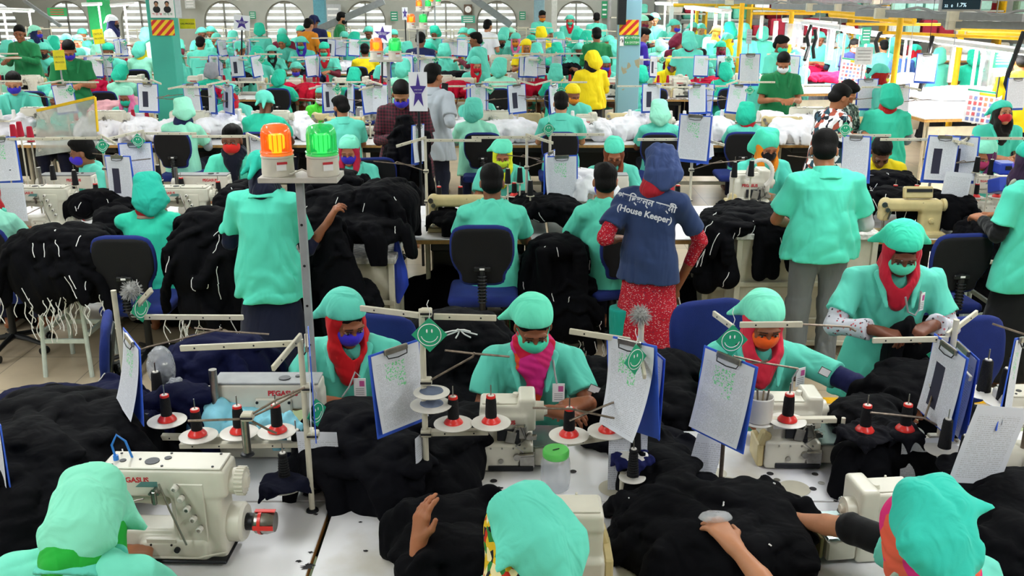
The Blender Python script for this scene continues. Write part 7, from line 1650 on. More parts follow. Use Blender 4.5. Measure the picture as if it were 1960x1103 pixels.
st('standing man in grey leaf-print shirt behind the patterned shirt', 1618, 162, 10.3, .6, [('smock', '7c9088'), ('sleeveR', '7c9088'), ('collar', '7c9088'), ('hair', None), ('legs', '20242c')], SKIN, mats={'smock': FLOW, 'sleeveR': FLOW, 'collar': FLOW}, pitch=.7, top=1.58, wd=1.1)
st('standing worker in teal smock with red patterned scarf, seen from behind', 1712, 168, 10.2, PI - .3, [('smock', '3cc8a8'), ('hood', '2cb898'), ('hijab', 'b02020'), ('sleeves', '7c8088'), ('skirt', '9a948c')], key='o4', top=1.62, wd=1.1)
st('standing worker in red hijab and yellow mask facing sideways', 1684, 124, 12.2, 1.5, [('smock', MINT), ('cap', MINT), ('hijab', 'a01c18'), ('mask', 'd8e040'), ('eyes', None), ('skirt', '7c8088')], key='o5')
for i, (x, w_) in enumerate([(20, .3), (540, .3), (830, .25), (1010, .22), (1120, .25), (1330, .3), (1720, .35), (1860, .3), (300, .3)]):  # dark mounds added on the floor to imitate shade under the tables
    X = pX(x, 7.5, .2); heap('shade_filler', 'added shade sack on the floor under the second row tables, %s from the left' % ORD_[[0, 2, 3, 4, 5, 6, 7, 8, 1][i]], [((X, 7.45, .16), (w_, .22, .2)), ((X + .1, 7.5, .24), (w_ * .6, .2, .16))], '08080c', .016, .01, 4, i + 300, .004, 'filler', limbs=6)
# ------------------------------------------------------------------ benches further back
ROWS = [(11.35, 12.75, 'third'), (15.9, 17.3, 'fourth'), (20.4, 21.8, 'fifth'), (24.9, 26.3, 'sixth')]
XR = {0: (-7.2, 5.1), 1: (-10.0, 4.9), 2: (-12.3, 4.6), 3: (-14.5, 4.4)}
rg = random.Random(11)
for k, (yb, yf, nm) in enumerate(ROWS):
    yc = (yb + yf) / 2; x0, x1 = XR[k]; n = int((x1 - x0) / 1.3)
    for i in range(n):
        a = x0 + i * 1.3
        table('white topped table standing in the %s double row of benches' % nm, a + .01, a + 1.29, yc - .50, yc + .50, grp='tables of the %s row' % nm, legs=k < 2, worn=False)

# poses shared by the far figures
PS = {
 's0': pose(SIT, pitch=.35), 's1': pose(SIT, pitch=.45, yaw=.35, wr=((-.16, -.40, .84), (.08, -.42, .82))), 's2': pose(SIT, pitch=.2, yaw=-.4, el=((-.25, -.16, .76), (.24, -.24, .78)), wr=((-.2, -.38, .84), (.14, -.45, .86))),
 't0': pose(STAND, hem=.18), 't1': pose(STAND, hem=.1, pitch=.2, yaw=.4, el=((-.25, -.06, 1.05), (.24, -.10, 1.08)), wr=((-.16, -.30, 1.10), (.10, -.34, 1.16))), 't2': pose(STAND, hem=.12, pitch=.55, yaw=-.2)}
GEARN = {'cap': 'headscarf', 'hood': 'kerchief', 'hair': 'black hair'}
CN = {'M': ('mint', MINT), 'T': ('teal', '26bc9c'), 'L': ('pale mint', '98e4c8'), 'Y': ('yellow', 'f0d418'), 'G': ('green', '1f7a48'), 'O': ('orange', 'd88420'), 'W': ('white', 'e8eaee'), 'N': ('navy', '1c2450'), 'K': ('black', '101014'), 'R': ('red', 'c01c2c'), 'B': ('blue', '3a30b8'), 'P': ('pink', 'e070a0'), 'U': ('maroon', '6a1430'), 'E': ('grey', '9a98a0'), 'D': ('mustard', 'b07a28'), 'V': ('lime green', '58d840'), 'H': ('housekeeping blue', '30508c'), 'X': ('purple', '3c28a0')}
FAR = []
# x, y of head top, depth, facing(deg, 0 = to us), pose, headgear+colour, smock colour, mask, inner scarf
def add(rows):
    for ln in rows.strip().split('\n'):
        for it in ln.split(';'):
            t = it.split()
            if t: FAR.append((float(t[0]), float(t[1]), float(t[2]), float(t[3]), t[4], t[5], t[6], t[7], t[8]))
add('''350 189 11.35 175 s1 hoodL L - N; 508 171 11.4 170 s0 capM T K -; 652 181 11.3 200 s1 hair M N -; 910 187 11.35 180 s2 hoodM L - -; 1074 173 11.4 180 s0 hair M N -; 1261 192 11.4 180 s0 hoodL M - -; 1432 195 11.4 170 s2 hoodT M - R
240 165 12.85 0 s0 capL M T P; 440 160 12.8 0 s0 capM M X R; 616 162 12.9 0 s2 capM V W V; 916 158 12.8 20 s2 capM M B -; 1246 172 12.8 -10 s1 capM M K R; 1406 174 12.75 0 s0 capM M K -; 23 125 12.8 15 s0 hair M B -; 1098 160 12.9 0 s1 capY M O -
235 124 15.9 180 s0 hoodT L - -; 406 121 15.9 180 s0 hoodE T - -; 538 134 15.9 175 s0 hoodT T - -; 682 129 15.9 180 s2 hoodT T - K; 958 112 15.9 180 s0 hoodM L - -; 1066 122 15.9 185 s2 hoodM T - Y; 1226 127 15.9 180 s1 hoodT M - -; 1387 121 15.9 180 s0 hoodT T - R; 104 122 15.3 185 s0 hair M - -; 1130 97 14.6 190 t1 hoodY Y - K; 108 170 12.2 0 s0 capL M - -
46 106 17.3 0 s0 capM M O -; 406 99 17.2 0 s0 capM M T -; 566 118 17.2 0 s0 capM M B -; 911 108 17.3 0 s1 capM M R R; 1024 109 17.3 -15 s0 capM M K K; 1159 107 17.2 10 s0 capM M B R; 1284 107 17.2 0 s0 capY Y B Y; 1381 78 17.6 0 t0 capT M U U; 205 75 18.5 0 s0 capT M K -; 620 80 19.5 0 s0 capT M T R; 495 94 18.4 180 s0 hoodT M - -; 1440 118 15.6 180 s2 hoodM M - -
270 81 19.8 185 s0 hoodM L - Y; 188 85 19.8 180 s0 hoodL L - -; 494 89 19.8 180 s0 hoodT T - -; 520 86 20.2 10 s0 capM M T K; 698 82 19.8 190 s0 hair Y N -; 818 96 17.6 120 s1 capL L - -; 1027 83 20.0 180 s0 hoodM T - -; 1110 82 20.4 0 s1 capM M K -; 1262 76 19.6 180 t0 hoodL L - -; 1008 74 20.5 0 s0 capY Y - O; 819 81 19 -20 s0 capT M - O; 1521 96 16.4 200 s1 hoodM M - -
383 61 20.8 180 s0 hair M - -; 413 63 21.8 0 s0 capM M - -; 423 74 21 10 s0 capM M B K; 539 66 21.8 0 s0 hoodT M - -; 576 69 21.4 0 s0 capM M T X; 627 62 22.8 180 t0 hoodY Y - -; 885 66 21.8 0 s0 capM M - Y; 910 60 17.5 245 t1 hair M - -; 934 36 20.4 150 t0 hair W - -; 987 56 22 -10 s0 capM M O P; 1017 66 22.4 0 s0 capT M - -; 1069 60 22 180 s0 hoodM M - -; 1123 56 22.6 180 s0 hoodT M - -; 1107 56 23.4 180 s0 hoodT T - -; 1142 51 18.4 185 t0 hair G - -; 1167 45 21 0 s0 capM M B -; 1317 61 15.9 180 t0 hoodM M - U; 1300 66 17 150 t2 hoodU U - -; 1302 83 17 60 s0 capM M - -; 1395 62 17.6 80 t0 capM M Y Y
69 47 20 60 t1 capL M B N; 101 47 20.5 180 s0 hoodT M - -; 121 42 21.5 -20 s0 capM R R R; 216 26 22 90 t0 capW W K N; 386 46 24.5 20 s0 capM M - -; 402 48 25 0 s0 capM M - -; 497 45 20.8 180 t0 hoodT M - -; 539 46 24 0 s0 capM U M -; 591 34 21 150 t0 hair O - -; 601 28 22.5 180 t0 capN N - -; 654 15 24 100 t0 hair G K -; 658 53 22.5 0 s0 capM M O -; 805 60 17.5 180 t2 hair N - -; 888 41 24 0 s0 capM M - -; 903 50 23.8 10 s0 capM M - -; 976 41 24.5 0 s0 capL M K -; 966 48 24 180 s0 hoodM M - -; 1035 49 24.5 180 s0 hoodY Y - -; 1038 19 24.5 15 t0 hair M O -; 1091 28 25 0 t0 capM M T R; 1142 23 25.5 180 t0 hair M - -; 831 50 24.8 0 s0 hoodT M - -; 447 60 23 180 s0 hoodM M - -; 460 78 19.2 170 s0 capM M - -; 729 60 21.6 0 s0 capM M K -; 754 56 24.4 10 s0 capM M - -; 780 80 21.6 180 s0 hoodM M - -
1233 22 22 60 t0 capL M U -; 1242 28 22.8 60 t0 hair M - -; 1253 24 24 0 t0 capM M - -; 1233 51 18.6 100 t2 hair X - -; 1293 36 20.5 70 t0 capM M B -; 1327 42 20.5 0 t0 capM M - -; 1376 48 18.6 50 t0 capD M B D; 1423 46 18.5 170 t0 hoodM M - -; 1395 43 20 190 t0 hoodT T - -; 1496 66 15.4 40 t0 hair M T -; 1518 63 16.5 -60 t0 hair E W -; 1500 98 12.9 0 t2 hair G W -; 1342 44 21 0 t0 capM M - -; 1271 60 22 100 t0 hoodM M - U; 1460 52 20.5 180 t0 hoodM M - -; 1356 62 19.4 180 s0 hoodM M - -
1692 75 17 175 t0 hair M - -; 1711 73 17.4 160 t0 hoodM M - -; 1727 86 16.8 175 t0 hair H - -; 1636 73 18.2 20 t0 hair N W -; 1955 93 12.4 175 t0 hair Y - -; 1797 93 16.5 180 t0 hoodM M - -; 1755 84 16.9 90 t0 capT M - R; 1570 60 18.9 0 t0 capM M - -; 1610 66 18.6 180 t0 hoodM M - -; 1862 96 16.5 170 t0 hoodT T - -; 1650 56 20 180 t0 hoodM M - -
35 37 16.6 -10 t1 hair G - -; 131 75 14.2 25 t2 hair G B -; 155 44 24 0 s0 capM M - -; 148 66 22.2 0 s0 capM M - -; 15 68 19 180 s0 hoodM L - -; 80 72 18.6 0 s0 capM M K -; 150 92 17.2 0 s0 capM M T -; 330 92 17.0 0 s0 capM M - -; 345 122 15.7 180 s0 hoodM M - -; 280 46 24 180 s0 hoodM L - -; 325 48 25 0 s0 capM M - -; 705 48 25 0 s0 capM M - -; 680 62 22 180 s0 hoodT M - -; 574 47 25.4 0 s0 capM M - -; 745 82 17.4 0 s0 capM M B -; 775 112 15.8 180 s2 hoodM L - -; 850 84 19.8 180 s0 hoodM M - -; 1175 78 19.8 180 s0 hoodM M - -; 960 66 22 0 s0 capM M K -; 1065 82 20 180 s0 hoodT M - -; 1345 92 16.2 150 t1 hair M - -''')
BLK_ = [(ph(1880, 205, .85), 1.6, 1.15), (ph(1625, 168, .85), 1.3, .8), (ph(1480, 100, .85), 1.4, .85)]
def settle():
    out = []
    for t in sorted(FAR, key=lambda q: q[2]):
        Y = t[2]; stand_ = t[4][0] == 't'
        for k in range(14):
            X = pX(t[0], Y, 1.3); bad = any(abs(X - a) < .47 and abs(Y - b) < .47 for a, b in out)
            bad |= any(abs(X - c.x) < hx and abs(Y - c.y) < hy for c, hx, hy in BLK_)
            if stand_: bad |= any(abs(Y - (a + b) / 2) < .72 and XR[k2][0] < X < XR[k2][1] + .3 for k2, (a, b, _) in enumerate(ROWS))
            bad |= any(abs(X - (a + b) / 2) < (b - a) / 2 + .28 and PY - .3 < Y < PY + .65 for a, b in (c1, c2))
            if not bad: break
            Y += .13
        out.append((pX(t[0], Y, 1.3), Y)); yield (t[0], t[1], Y) + t[3:]
FAR[:] = list(settle())
FAR.sort(key=lambda t: (-round(t[2] / 2.2), t[0]))
ORD = ['first', 'second', 'third', 'fourth', 'fifth', 'sixth', 'seventh', 'eighth', 'ninth', 'tenth', 'eleventh', 'twelfth', 'thirteenth', 'fourteenth', 'fifteenth', 'sixteenth', 'seventeenth', 'eighteenth']
from collections import defaultdict
def band(Y): return ('third' if Y < 14.3 else 'fourth' if Y < 18.8 else 'fifth' if Y < 23 else 'sixth')
SEEN = defaultdict(list)
def words(t):
    x, y, Y, rz, ps, g, s, mk, inn = t
    gear, gc = (g[:-1], g[-1]) if g != 'hair' else ('hair', None)
    who = ('standing ' if ps[0] == 't' else 'seated ') + ('person with black hair' if gear == 'hair' else 'person in %s %s' % (CN[gc][0], GEARN[gear]))
    who += ' and %s shirt' % CN[s][0] if gear == 'hair' else (', %s smock' % CN[s][0] if gc != s else ' and smock')
    if mk != '-': who += ', %s mask' % CN[mk][0]
    if abs(rz) > 130: who += ', back to us'
    return who
for t in FAR: SEEN[(words(t), band(t[2]))].append(t)
for L in SEEN.values(): L.sort(key=lambda t: t[0])
skn = [SKIN, SKIN2, SKIN3, '7a4830']
for i, t in enumerate(FAR):
    x, y, Y, rz, ps, g, s, mk, inn = t
    gear, gc = (g[:-1], g[-1]) if g != 'hair' else ('hair', None)
    top = 1.30 if ps[0] == 's' else 1.63
    h = px(x, y, Y).z; sc = max(.85, min(1.16, h / top))
    L = SEEN[(words(t), band(Y))]; lab = words(t) + ', %s row' % band(Y)
    if len(L) > 1: lab = ORD[min(17, L.index(t))] + '-from-left ' + lab
    sm = CN[s][1]; wear = [('smock', sm)]
    if gear == 'hair': wear.append(('hair', None)); wear.append(('collar', sm)) if Y < 17 else None
    else: wear.append((gear, CN[gc][1]))
    if inn != '-': wear.append(('hijab', CN[inn][1]))
    if mk != '-': wear.append(('mask', CN[mk][1]))
    if abs(rz) < 100: wear.append(('eyes', None))
    if s in 'KNRBUX' or i % 3 == 0: wear.append(('sleeves', CN[s][1] if s not in 'MTL' else rg.choice(['14182e', '101014', 'a8acb4', '6a2030'])))
    if ps[0] == 't' : wear.append(('legs' if gear == 'hair' else 'skirt', rg.choice(['14162a', '18181c', '3a3c44', '5a5c60'])))
    elif Y < 14: wear.append(('legs', NAVY))
    p = PS[ps]; r = math.radians(rz)
    off = Vector((math.sin(r), -math.cos(r))) * (-p['hc'][1]) * sc      # the head leans this way from the seat
    person(lab, (pX(x, Y, h - .1) - off.x, Y - off.y, 0), r, p, 'far_' + ps, wear, skn[i % 4], h=.014 if Y > 14 else .0125, hb=.0085, scale=sc, st=i % 3, group='workers at the %s row' % band(Y))

# chairs behind the backs of each row
for (x, Y, t) in [(345, 11.1, 'under the hooded worker, third row'), (505, 11.1, 'seen above the orange lamp, third row'), (925, 11.05, 'with wide blue edge, third row'), (1070, 11.1, 'behind the man in mint shirt, third row'), (1255, 11.05, 'centred over the housekeeper, third row'), (1412, 11.1, 'right of the tall clipboards, third row'),
                  (212, 14.9 + .3, 'left of the mint-masked worker'), (275, 18.9, 'before the teal pillar'), (400, 15.6, 'under the grey scarf'), (538, 15.6, 'with blue back in the fourth row'), (690, 15.6, 'beside the man with turned head'), (953, 15.6, 'under the pale smock, fourth row'), (1066, 15.6, 'under the teal kerchief, fourth row'), (1248, 15.6, 'right of the worn blue pillar'), (1392, 15.6, 'before the green-jacket man'), (80, 15.2, 'at the left, fourth row'),
                  (688, 19.5, 'navy, behind the yellow shirt'), (500, 19.5, 'fifth row left of centre'), (1035, 19.7, 'fifth row right of centre'), (585, 19.7, 'fifth row near the orange shirt')]:
    BC('black office chair ' + t, x, Y)
# machines, stands, cones, clipboards along the rows
def row_items(k, xs_b, xs_f):
    yb, yf, nm = ROWS[k]; far = k >= 1
    for side, xs in (('near', xs_b), ('far', xs_f)):
        Y = (yb + .52) if side == 'near' else (yf - .55)
        for j, x in enumerate(xs):
            X = pX(x, Y, .9); q = ' in the %s row, %s side, %s from the left' % (nm, side, ORD[min(j, 17)])
            kind = rg.randrange(3)
            if kind == 0: interlock('grey coverstitch machine' + q, (X + .1, Y + .05, .762), 0, 1, key='far', brand=False)
            elif kind == 1: lockstitch('cream lockstitch machine' + q, (X + .12, Y + .05, .751), 0, 1.05, key='far', word='brother' if k == 0 else '')
            else: overlock('pale overlock machine' + q, (X + .05, Y, .755), 0, 1.15, key='far')
            s = 1 if j % 2 else -1; SX = X + s * .42; SY = Y + (.12 if side == 'near' else -.1)
            gstand('cream thread stand' + q, SX, SY, h=.72 if rg.random() < .5 else .66, coarse=far, dirn=-s)
            col = ('white' if rg.random() < .75 else 'red') if k == 0 else rg.choice(['red', 'white', 'black', 'red'])
            for d in (.08, .24) if far else (.10, .27): thread_cone('%s thread cone on a stand in the %s row' % (col, nm), (SX - s * d, SY, TZ + .22), col, '%s thread cones of the %s row' % (col, nm), 1.15)
            if k < 3: clipboard('blue clipboard' + q, (SX + rg.uniform(-.03, .03), SY - .06, TZ + .66), rg.uniform(-1.1, 1.1), 0, rg.uniform(-.1, .1), .02, 0, 1.1, PAPER if rg.random() < .7 else PAPER3, detail=k < 1)
            if k < 3 and j % 2 == 0: smile_card('green smiley card' + q, (SX - s * .12, SY - .09, TZ + .60), rg.uniform(-.4, .4), 1.0)
row_items(0, [190, 345, 505, 640, 790, 925, 1120, 1262, 1478, 1650], [60, 240, 440, 615, 700, 850, 985, 1180, 1400, 1530])
row_items(1, [40, 135, 235, 406, 538, 690, 830, 958, 1066, 1170, 1300, 1470], [46, 140, 260, 375, 470, 566, 650, 745, 870, 985, 1110, 1290, 1420])
row_items(2, [60, 188, 270, 385, 494, 600, 770, 850, 950, 1027, 1150, 1230], [90, 160, 240, 423, 520, 620, 720, 819, 910, 1000, 1110, 1260])
row_items(3, [130, 250, 340, 447, 530, 640, 740, 831, 900, 976, 1060, 1130], [90, 190, 300, 402, 480, 574, 670, 754, 850, 960, 1010, 1110])
# white and coloured garment heaps along the rows
def HH(nm, x, y, Y, rx, ry, rz, col, s, amp=.018, f=4):
    p = px(x, y, Y); rr = random.Random(s); B = [((p.x + rr.uniform(-.5, .5) * rx, Y + rr.uniform(-.4, .4) * ry, .75 + rz * .5 * rr.uniform(.5, 1.2)), (rx * rr.uniform(.25, .42), ry * rr.uniform(.45, .7), rz * rr.uniform(.3, .55))) for _ in range(5)]
    heap('garment_heap', nm, B, col, .018, amp, f, s, .752)
W_ = 'eceaf0'
for i, (x, y, Y, rx, t) in enumerate([(225, 240, 12.1, .7, 'behind the smoky screen'), (400, 240, 12.1, .6, 'right of the first hooded worker'), (300, 262, 11.9, .6, 'before the mint-masked worker'), (560, 215, 12.2, .35, 'before the green scarf'), (870, 228, 12.1, .5, 'under the phone'), (990, 232, 12, .6, 'between the two mint shirts'), (1150, 240, 12, .6, 'left of the centred chair'), (1205, 225, 12.3, .5, 'behind the clear bag'), (1340, 240, 12, .5, 'beside the tall clipboards'), (1510, 215, 12.2, .7, 'left of the patterned shirt'), (1560, 190, 12.6, .8, 'below the green-jacket man'), (1500, 240, 11.8, .6, 'right of the orange scarf'), (30, 190, 12.4, .35, 'in the gloved hands at the left')]):
    HH('white garment heap ' + t, x, y, Y, rx, .42, .26, W_, 50 + i)
for i, (x, y, Y, rx, col, t) in enumerate([(195, 165, 16.4, .5, 'b0143c', 'red garment heap left of the teal kerchief'), (210, 185, 14.0, .5, 'd8a0a8', 'pink garment heap beside the mint-masked worker'), (420, 172, 16.4, .3, 'c0143c', 'red garment heap by the grey scarf'), (570, 170, 16.5, .5, 'c8143c', 'red garment heap before the blue mask'), (590, 178, 16.2, .3, 'b0142c', 'red garment heap above the green scarf worker'), (720, 180, 16.2, .4, 'b0142c', 'red garment heap behind the plaid shirt man'), (880, 180, 16.2, .6, 'a80f2c', 'red garment heap behind the raised phone'), (1030, 160, 16.6, .4, 'a80f2c', 'dark red garment heap right of the black veil'), (1345, 140, 16.9, .5, 'c8143c', 'red garment heap before the maroon scarf'), (1225, 170, 16.3, .4, 'b0142c', 'red garment heap by the worn pillar'), (150, 175, 16.2, .3, 'b01430', 'red garment heap by the green-jacket man'), (240, 112, 20.8, .6, '101014', 'black garment heap in the fifth row at the left'), (455, 130, 18.2, .4, '101014', 'black garment heap right of the grey scarf'), (745, 130, 18.4, .7, '0c0c12', 'black garment heap before the fourth warning lamps'), (850, 120, 18.8, .6, '0c0c12', 'black garment heap left of the phone watcher'), (1075, 112, 20.5, .6, '0c0c12', 'black garment heap left of the yellow worker'), (600, 120, 18.6, .4, '14142a', 'navy garment heap near the blue chair'), (1305, 118, 18.4, .5, '0e0e14', 'black garment heap beside the maroon figure'), (1450, 125, 17.8, .5, '0e0e14', 'black garment heap beside the green-jacket man'), (1130, 118, 18.6, .4, '0c0c12', 'black garment heap under the yellow worker')]):
    HH(t, x, y, Y, rx, .4, .24, col, 80 + i)
HH('white garment heap before the pale shirt man', 760, 105, 20.9, .6, .4, .22, W_, 120); HH('white garment heap in the fifth row, centre', 1000, 98, 21.2, .6, .4, .22, W_, 121); HH('white garment heap in the fifth row by the yellow hood', 650, 100, 21.2, .6, .4, .22, W_, 122)
# ------------------------------------------------------------------ inspection benches, lamps and pipe frames on the right
YP = mat('yellow_pipe', 'eab414', .4); GLOW = mat('lit_tube', 'ffffff', .5, noise=0, emit='f6ffff', estr=3)
def itable(label, x, y, L, W, rz, z=.85):
    p = ph(x, y, z); r = empty('inspection_table', (p.x, p.y, 0), rz)
    m = MB(); m.box((0, 0, z - .01), (L, W, .02), None, .003); m.mi(1).box((0, 0, z - .04), (L - .01, W - .01, .04)); m.build('table_top', [WHITE, WOOD], r)
    for sx in (-1, 1):
        for sy in (-1, 1): m = MB(); m.box((sx * (L / 2 - .1), sy * (W / 2 - .1), (z - .06) / 2), (.05, .05, z - .06)); m.build('leg', CREAM, r)
    m = MB(); m.box((0, -W / 2 + .05, z * .55), (L - .2, .02, z * .6)); m.build('apron', CREAM, r)
    return tag(r, label, 'table', 'inspection tables on the right')
itable('white inspection table heaped with white cloth and clipped sheets', 1880, 205, 2.9, 2.0, .12); itable('white inspection table with red garments', 1625, 168, 2.4, 1.3, .1)
itable('white inspection table behind the mustard headscarf', 1480, 100, 2.6, 1.4, .1); itable('white inspection table in the far right rows', 1600, 85, 3.2, 1.5, .1); itable('white inspection table beyond the yellow post', 1860, 110, 4.0, 1.4, .05); itable('white table under pale blue cloth far right', 1340, 88, 2.6, 1.3, .1)
for i, (x, y, h, rx, ry, rz_, col, t) in enumerate([(1770, 165, .87, .7, .5, .16, 'eceaf0', 'white cloth heap under the leaning phone plate'), (1850, 185, .87, .9, .6, .10, 'f0f0f4', 'white cloth spread on the big inspection table'), (1930, 225, .87, .5, .4, .08, 'f0f0f0', 'white cloth at the table corner by the red mask'), (1600, 155, .87, .6, .4, .10, 'd01840', 'red garments on the inspection table'), (1640, 168, .87, .5, .3, .07, 'd01840', 'red garment hanging over the table edge'), (1545, 140, .87, .4, .4, .12, 'c8143c', 'red garments behind the green jacket'), (1345, 78, .87, .8, .4, .12, '98dce8', 'pale blue cloth on the far table'), (1760, 140, .87, .9, .4, .08, '14141a', 'black cloth behind the white heap'), (1480, 92, .87, .8, .4, .12, 'e6ecee', 'white cloth behind the mustard headscarf'), (1600, 78, .87, .9, .4, .14, 'e8eef0', 'white cloth on the far right table'), (1880, 100, .87, 1.0, .4, .12, 'e8ecf0', 'white cloth beyond the yellow post')]):
    p = ph(x, y, h); rr = random.Random(i + 200)
    heap('garment_heap', t, [((p.x + rr.uniform(-.4, .4) * rx, p.y + rr.uniform(-.4, .4) * ry, h + rz_ * .3), (rx * .6, ry * .6, rz_)) for _ in range(4)], col, .02, .02, 3.5, i + 60, .852)
def fixture(label, xa, ya, xb, yb, Y, Y2=None, legs=()):
    a, b = px(xa, ya, Y), px(xb, yb, Y2 or Y); c = (a + b) / 2; r = empty('inspection_lamp', tuple(c)); d = b - a; R = d.to_track_quat('X', 'Z').to_matrix()
    m = MB(); m.box((0, 0, .03), (d.length, .26, .05), R, .01); m.build('lamp_housing', WHITE, r)
    for s in (-1, 1): m = MB(); o = R @ V(0, s * .07, 0); m.cyl(a - c + o, b - c + o, .016, None, 8); m.build('lamp_tube', GLOW, r)
    for t, zb in legs: m = MB(); q = a.lerp(b, t) - c; m.cyl(q, (q.x, q.y, zb - c.z), .022, None, 8); m.build('leg', WPLA, r)
    ld = bpy.data.lights.new('bench_light', 'AREA'); ld.shape = 'RECTANGLE'; ld.size = d.length * .9; ld.size_y = .2; ld.energy = 34
    lo = bpy.data.objects.new('bench_light', ld); COL.objects.link(lo); lo.parent = r; lo.location = (0, 0, -.03); lo.rotation_euler = (0, 0, math.atan2(d.y, d.x))
    return tag(r, label, 'lamp', 'tube lamps over the inspection tables')
fixture('long tube lamp over the white inspection table', 1732, 72, 1888, 92, 14.5, 12.8, [(.02, .85), (.9, .85)]); fixture('tube lamp at the right edge over the inspection table', 1800, 82, 1975, 104, 13.2, 12.0, [(.5, .85)])
fixture('tube lamp over the red garments', 1545, 46, 1622, 58, 17, 15.8, [(.1, .85), (.95, .85)]); fixture('tube lamp over the black yarn frame', 1500, 40, 1600, 48, 18.5, 18, [(.5, .85)]); fixture('short tube lamp above the mustard headscarf', 1318, 16, 1392, 24, 20, 19, [(.1, .85), (.9, .85)]); fixture('tube lamp near the far wall on the right', 1260, 8, 1330, 10, 24, 23, [(.2, .85)]); fixture('tube lamp right of the yellow post, far', 1620, 60, 1700, 70, 18, 17, [(.5, .85)])
fixture('tube lamp over the far left tables', 0, 20, 62, 22, 21, 21, [(.1, .85), (.9, .85)]); fixture('tube lamp by the green panel', 160, 10, 192, 9, 22, 22, [(.9, .85)]); fixture('tube lamp by the white-capped figure', 214, 12, 262, 8, 23, 23, [(.5, .85)])
def pipe(label, pts, r_=.035, mt=YP, nm='yellow_pipe', grp='pipes of the frame'):
    m = MB(); m.tube([px(*p) for p in pts], r_, 10); return tag(m.build(nm, mt), label, 'pipe', grp)
def post(label, x, ytop, Y, r_=.035, mt=YP, nm='yellow_post', z0=0.):
    p = px(x, ytop, Y); m = MB(); m.cyl((p.x, Y, z0), (p.x, Y, p.z), r_, None, 12).cyl((p.x, Y, z0), (p.x, Y, z0 + .015), r_ * 2.2, None, 12); return tag(m.build(nm, mt), label, 'post')
post('thick yellow post left of the white inspection table', 1724, 34, 13.5, .04); post('yellow post behind the mustard headscarf', 1421, 6, 18.5, .045); post('yellow post by the man with green mask', 1516, 22, 18, .045); post('thin yellow post in the far right rows', 1335, 10, 23, .04); post('yellow post between the mint smocks right', 1843, 40, 16, .05); post('yellow post at the black yarn frame', 1372, 2, 24, .04)
pipe('yellow beam along the top, left span', [(1590, 27, 15), (1750, 40, 13.6)], .05); pipe('yellow pipe crossing over the white lamps', [(1620, 46, 15), (1800, 47, 15)], .022); pipe('yellow pipe low over the near lamps', [(1690, 62, 14), (1950, 74, 13)], .022); pipe('yellow pipe at the right edge', [(1850, 64, 14.5), (1965, 66, 14.5)], .03)
pipe('yellow beam at the top right corner', [(1830, 52, 14), (1965, 58, 13.5)], .05); pipe('yellow pipe over the far tables', [(1400, 14, 20), (1600, 24, 19)], .025); pipe('yellow beam far right of the worn pillar', [(1290, 10, 23), (1420, 8, 22)], .04); pipe('yellow pipe high over the black yarn', [(1440, 26, 19), (1560, 26, 19)], .025)
GB = mat('grey_trunking', '8c8e90', .5)
def trunk(label, xa, ya, xb, yb, Y, Y2, boxes=()):
    a, b = px(xa, ya, Y), px(xb, yb, Y2); c = (a + b) / 2; d = b - a; R = d.to_track_quat('X', 'Z').to_matrix(); r = empty('cable_trunking', tuple(c))
    m = MB(); m.box((0, 0, 0), (d.length, .10, .09), R, .004); m.build('channel', GB, r)
    for t in boxes: q = a.lerp(b, t) - c; m = MB(); m.box((q.x, q.y - .07, q.z), (.17, .08, .13), None, .008); m.build('junction_box', CREAM, r)
    m = MB(); m.tube([a.lerp(b, i / 16) - c + V(0, -.06, .05 + .035 * math.sin(i * 1.3)) for i in range(17)], .016, 6); m.build('conduit', GREYP, r)
    for t in (.15, .85): q = a.lerp(b, t) - c; m = MB(); m.cyl(q, (q.x, q.y, ROOM_H - c.z), .006, None, 5); m.build('hanger', GREYP, r)
    return tag(r, label, 'cable trunking')
trunk('grey cable trunking with box over the near inspection lamps', 1640, 24, 1960, 34, 13, 11.5, (.15, .6)); trunk('grey cable trunking along the top right corner', 1810, 46, 1990, 50, 12.5, 11.5, (.06,)); trunk('grey cable trunking over the green-jacket man', 1480, 12, 1700, 18, 17, 15, (.35, .6)); trunk('grey cable trunking at the top right of the worn pillar', 1300, 2, 1640, 6, 21, 19, (.3, .6)); trunk('grey cable trunking high at the right', 1560, 0, 1800, 2, 19, 18, (.5,)); trunk('far grey cable trunking', 1400, -4, 1960, -2, 24, 22, (.3, .7))
# display board
p = px(1838, 6, 11.2); r = empty('display_board', tuple(p)); m = MB(); m.box((0, 0, 0), (.46, .06, .17), None, .01); m.build('case', GREYP, r); m = MB(); m.box((0, -.032, .0), (.42, .004, .13)); m.build('screen', mat('display_screen', '16303e', .2, noise=0), r)
LED = mat('led_digits', 'c8e4f0', .5, noise=0, emit='c0e8ff', estr=.6); decal(r, '1.7%', .06, LED, (.0, -.035, -.02)); decal(r, '22   0', .04, LED, (-.14, -.035, -.03)); m = MB(); m.cyl((0, 0, .08), (0, 0, ROOM_H - p.z), .012, None, 6); m.build('hanger', GREYP, r); tag(r, 'dark display board reading 1.7% hung at the top right', 'display')
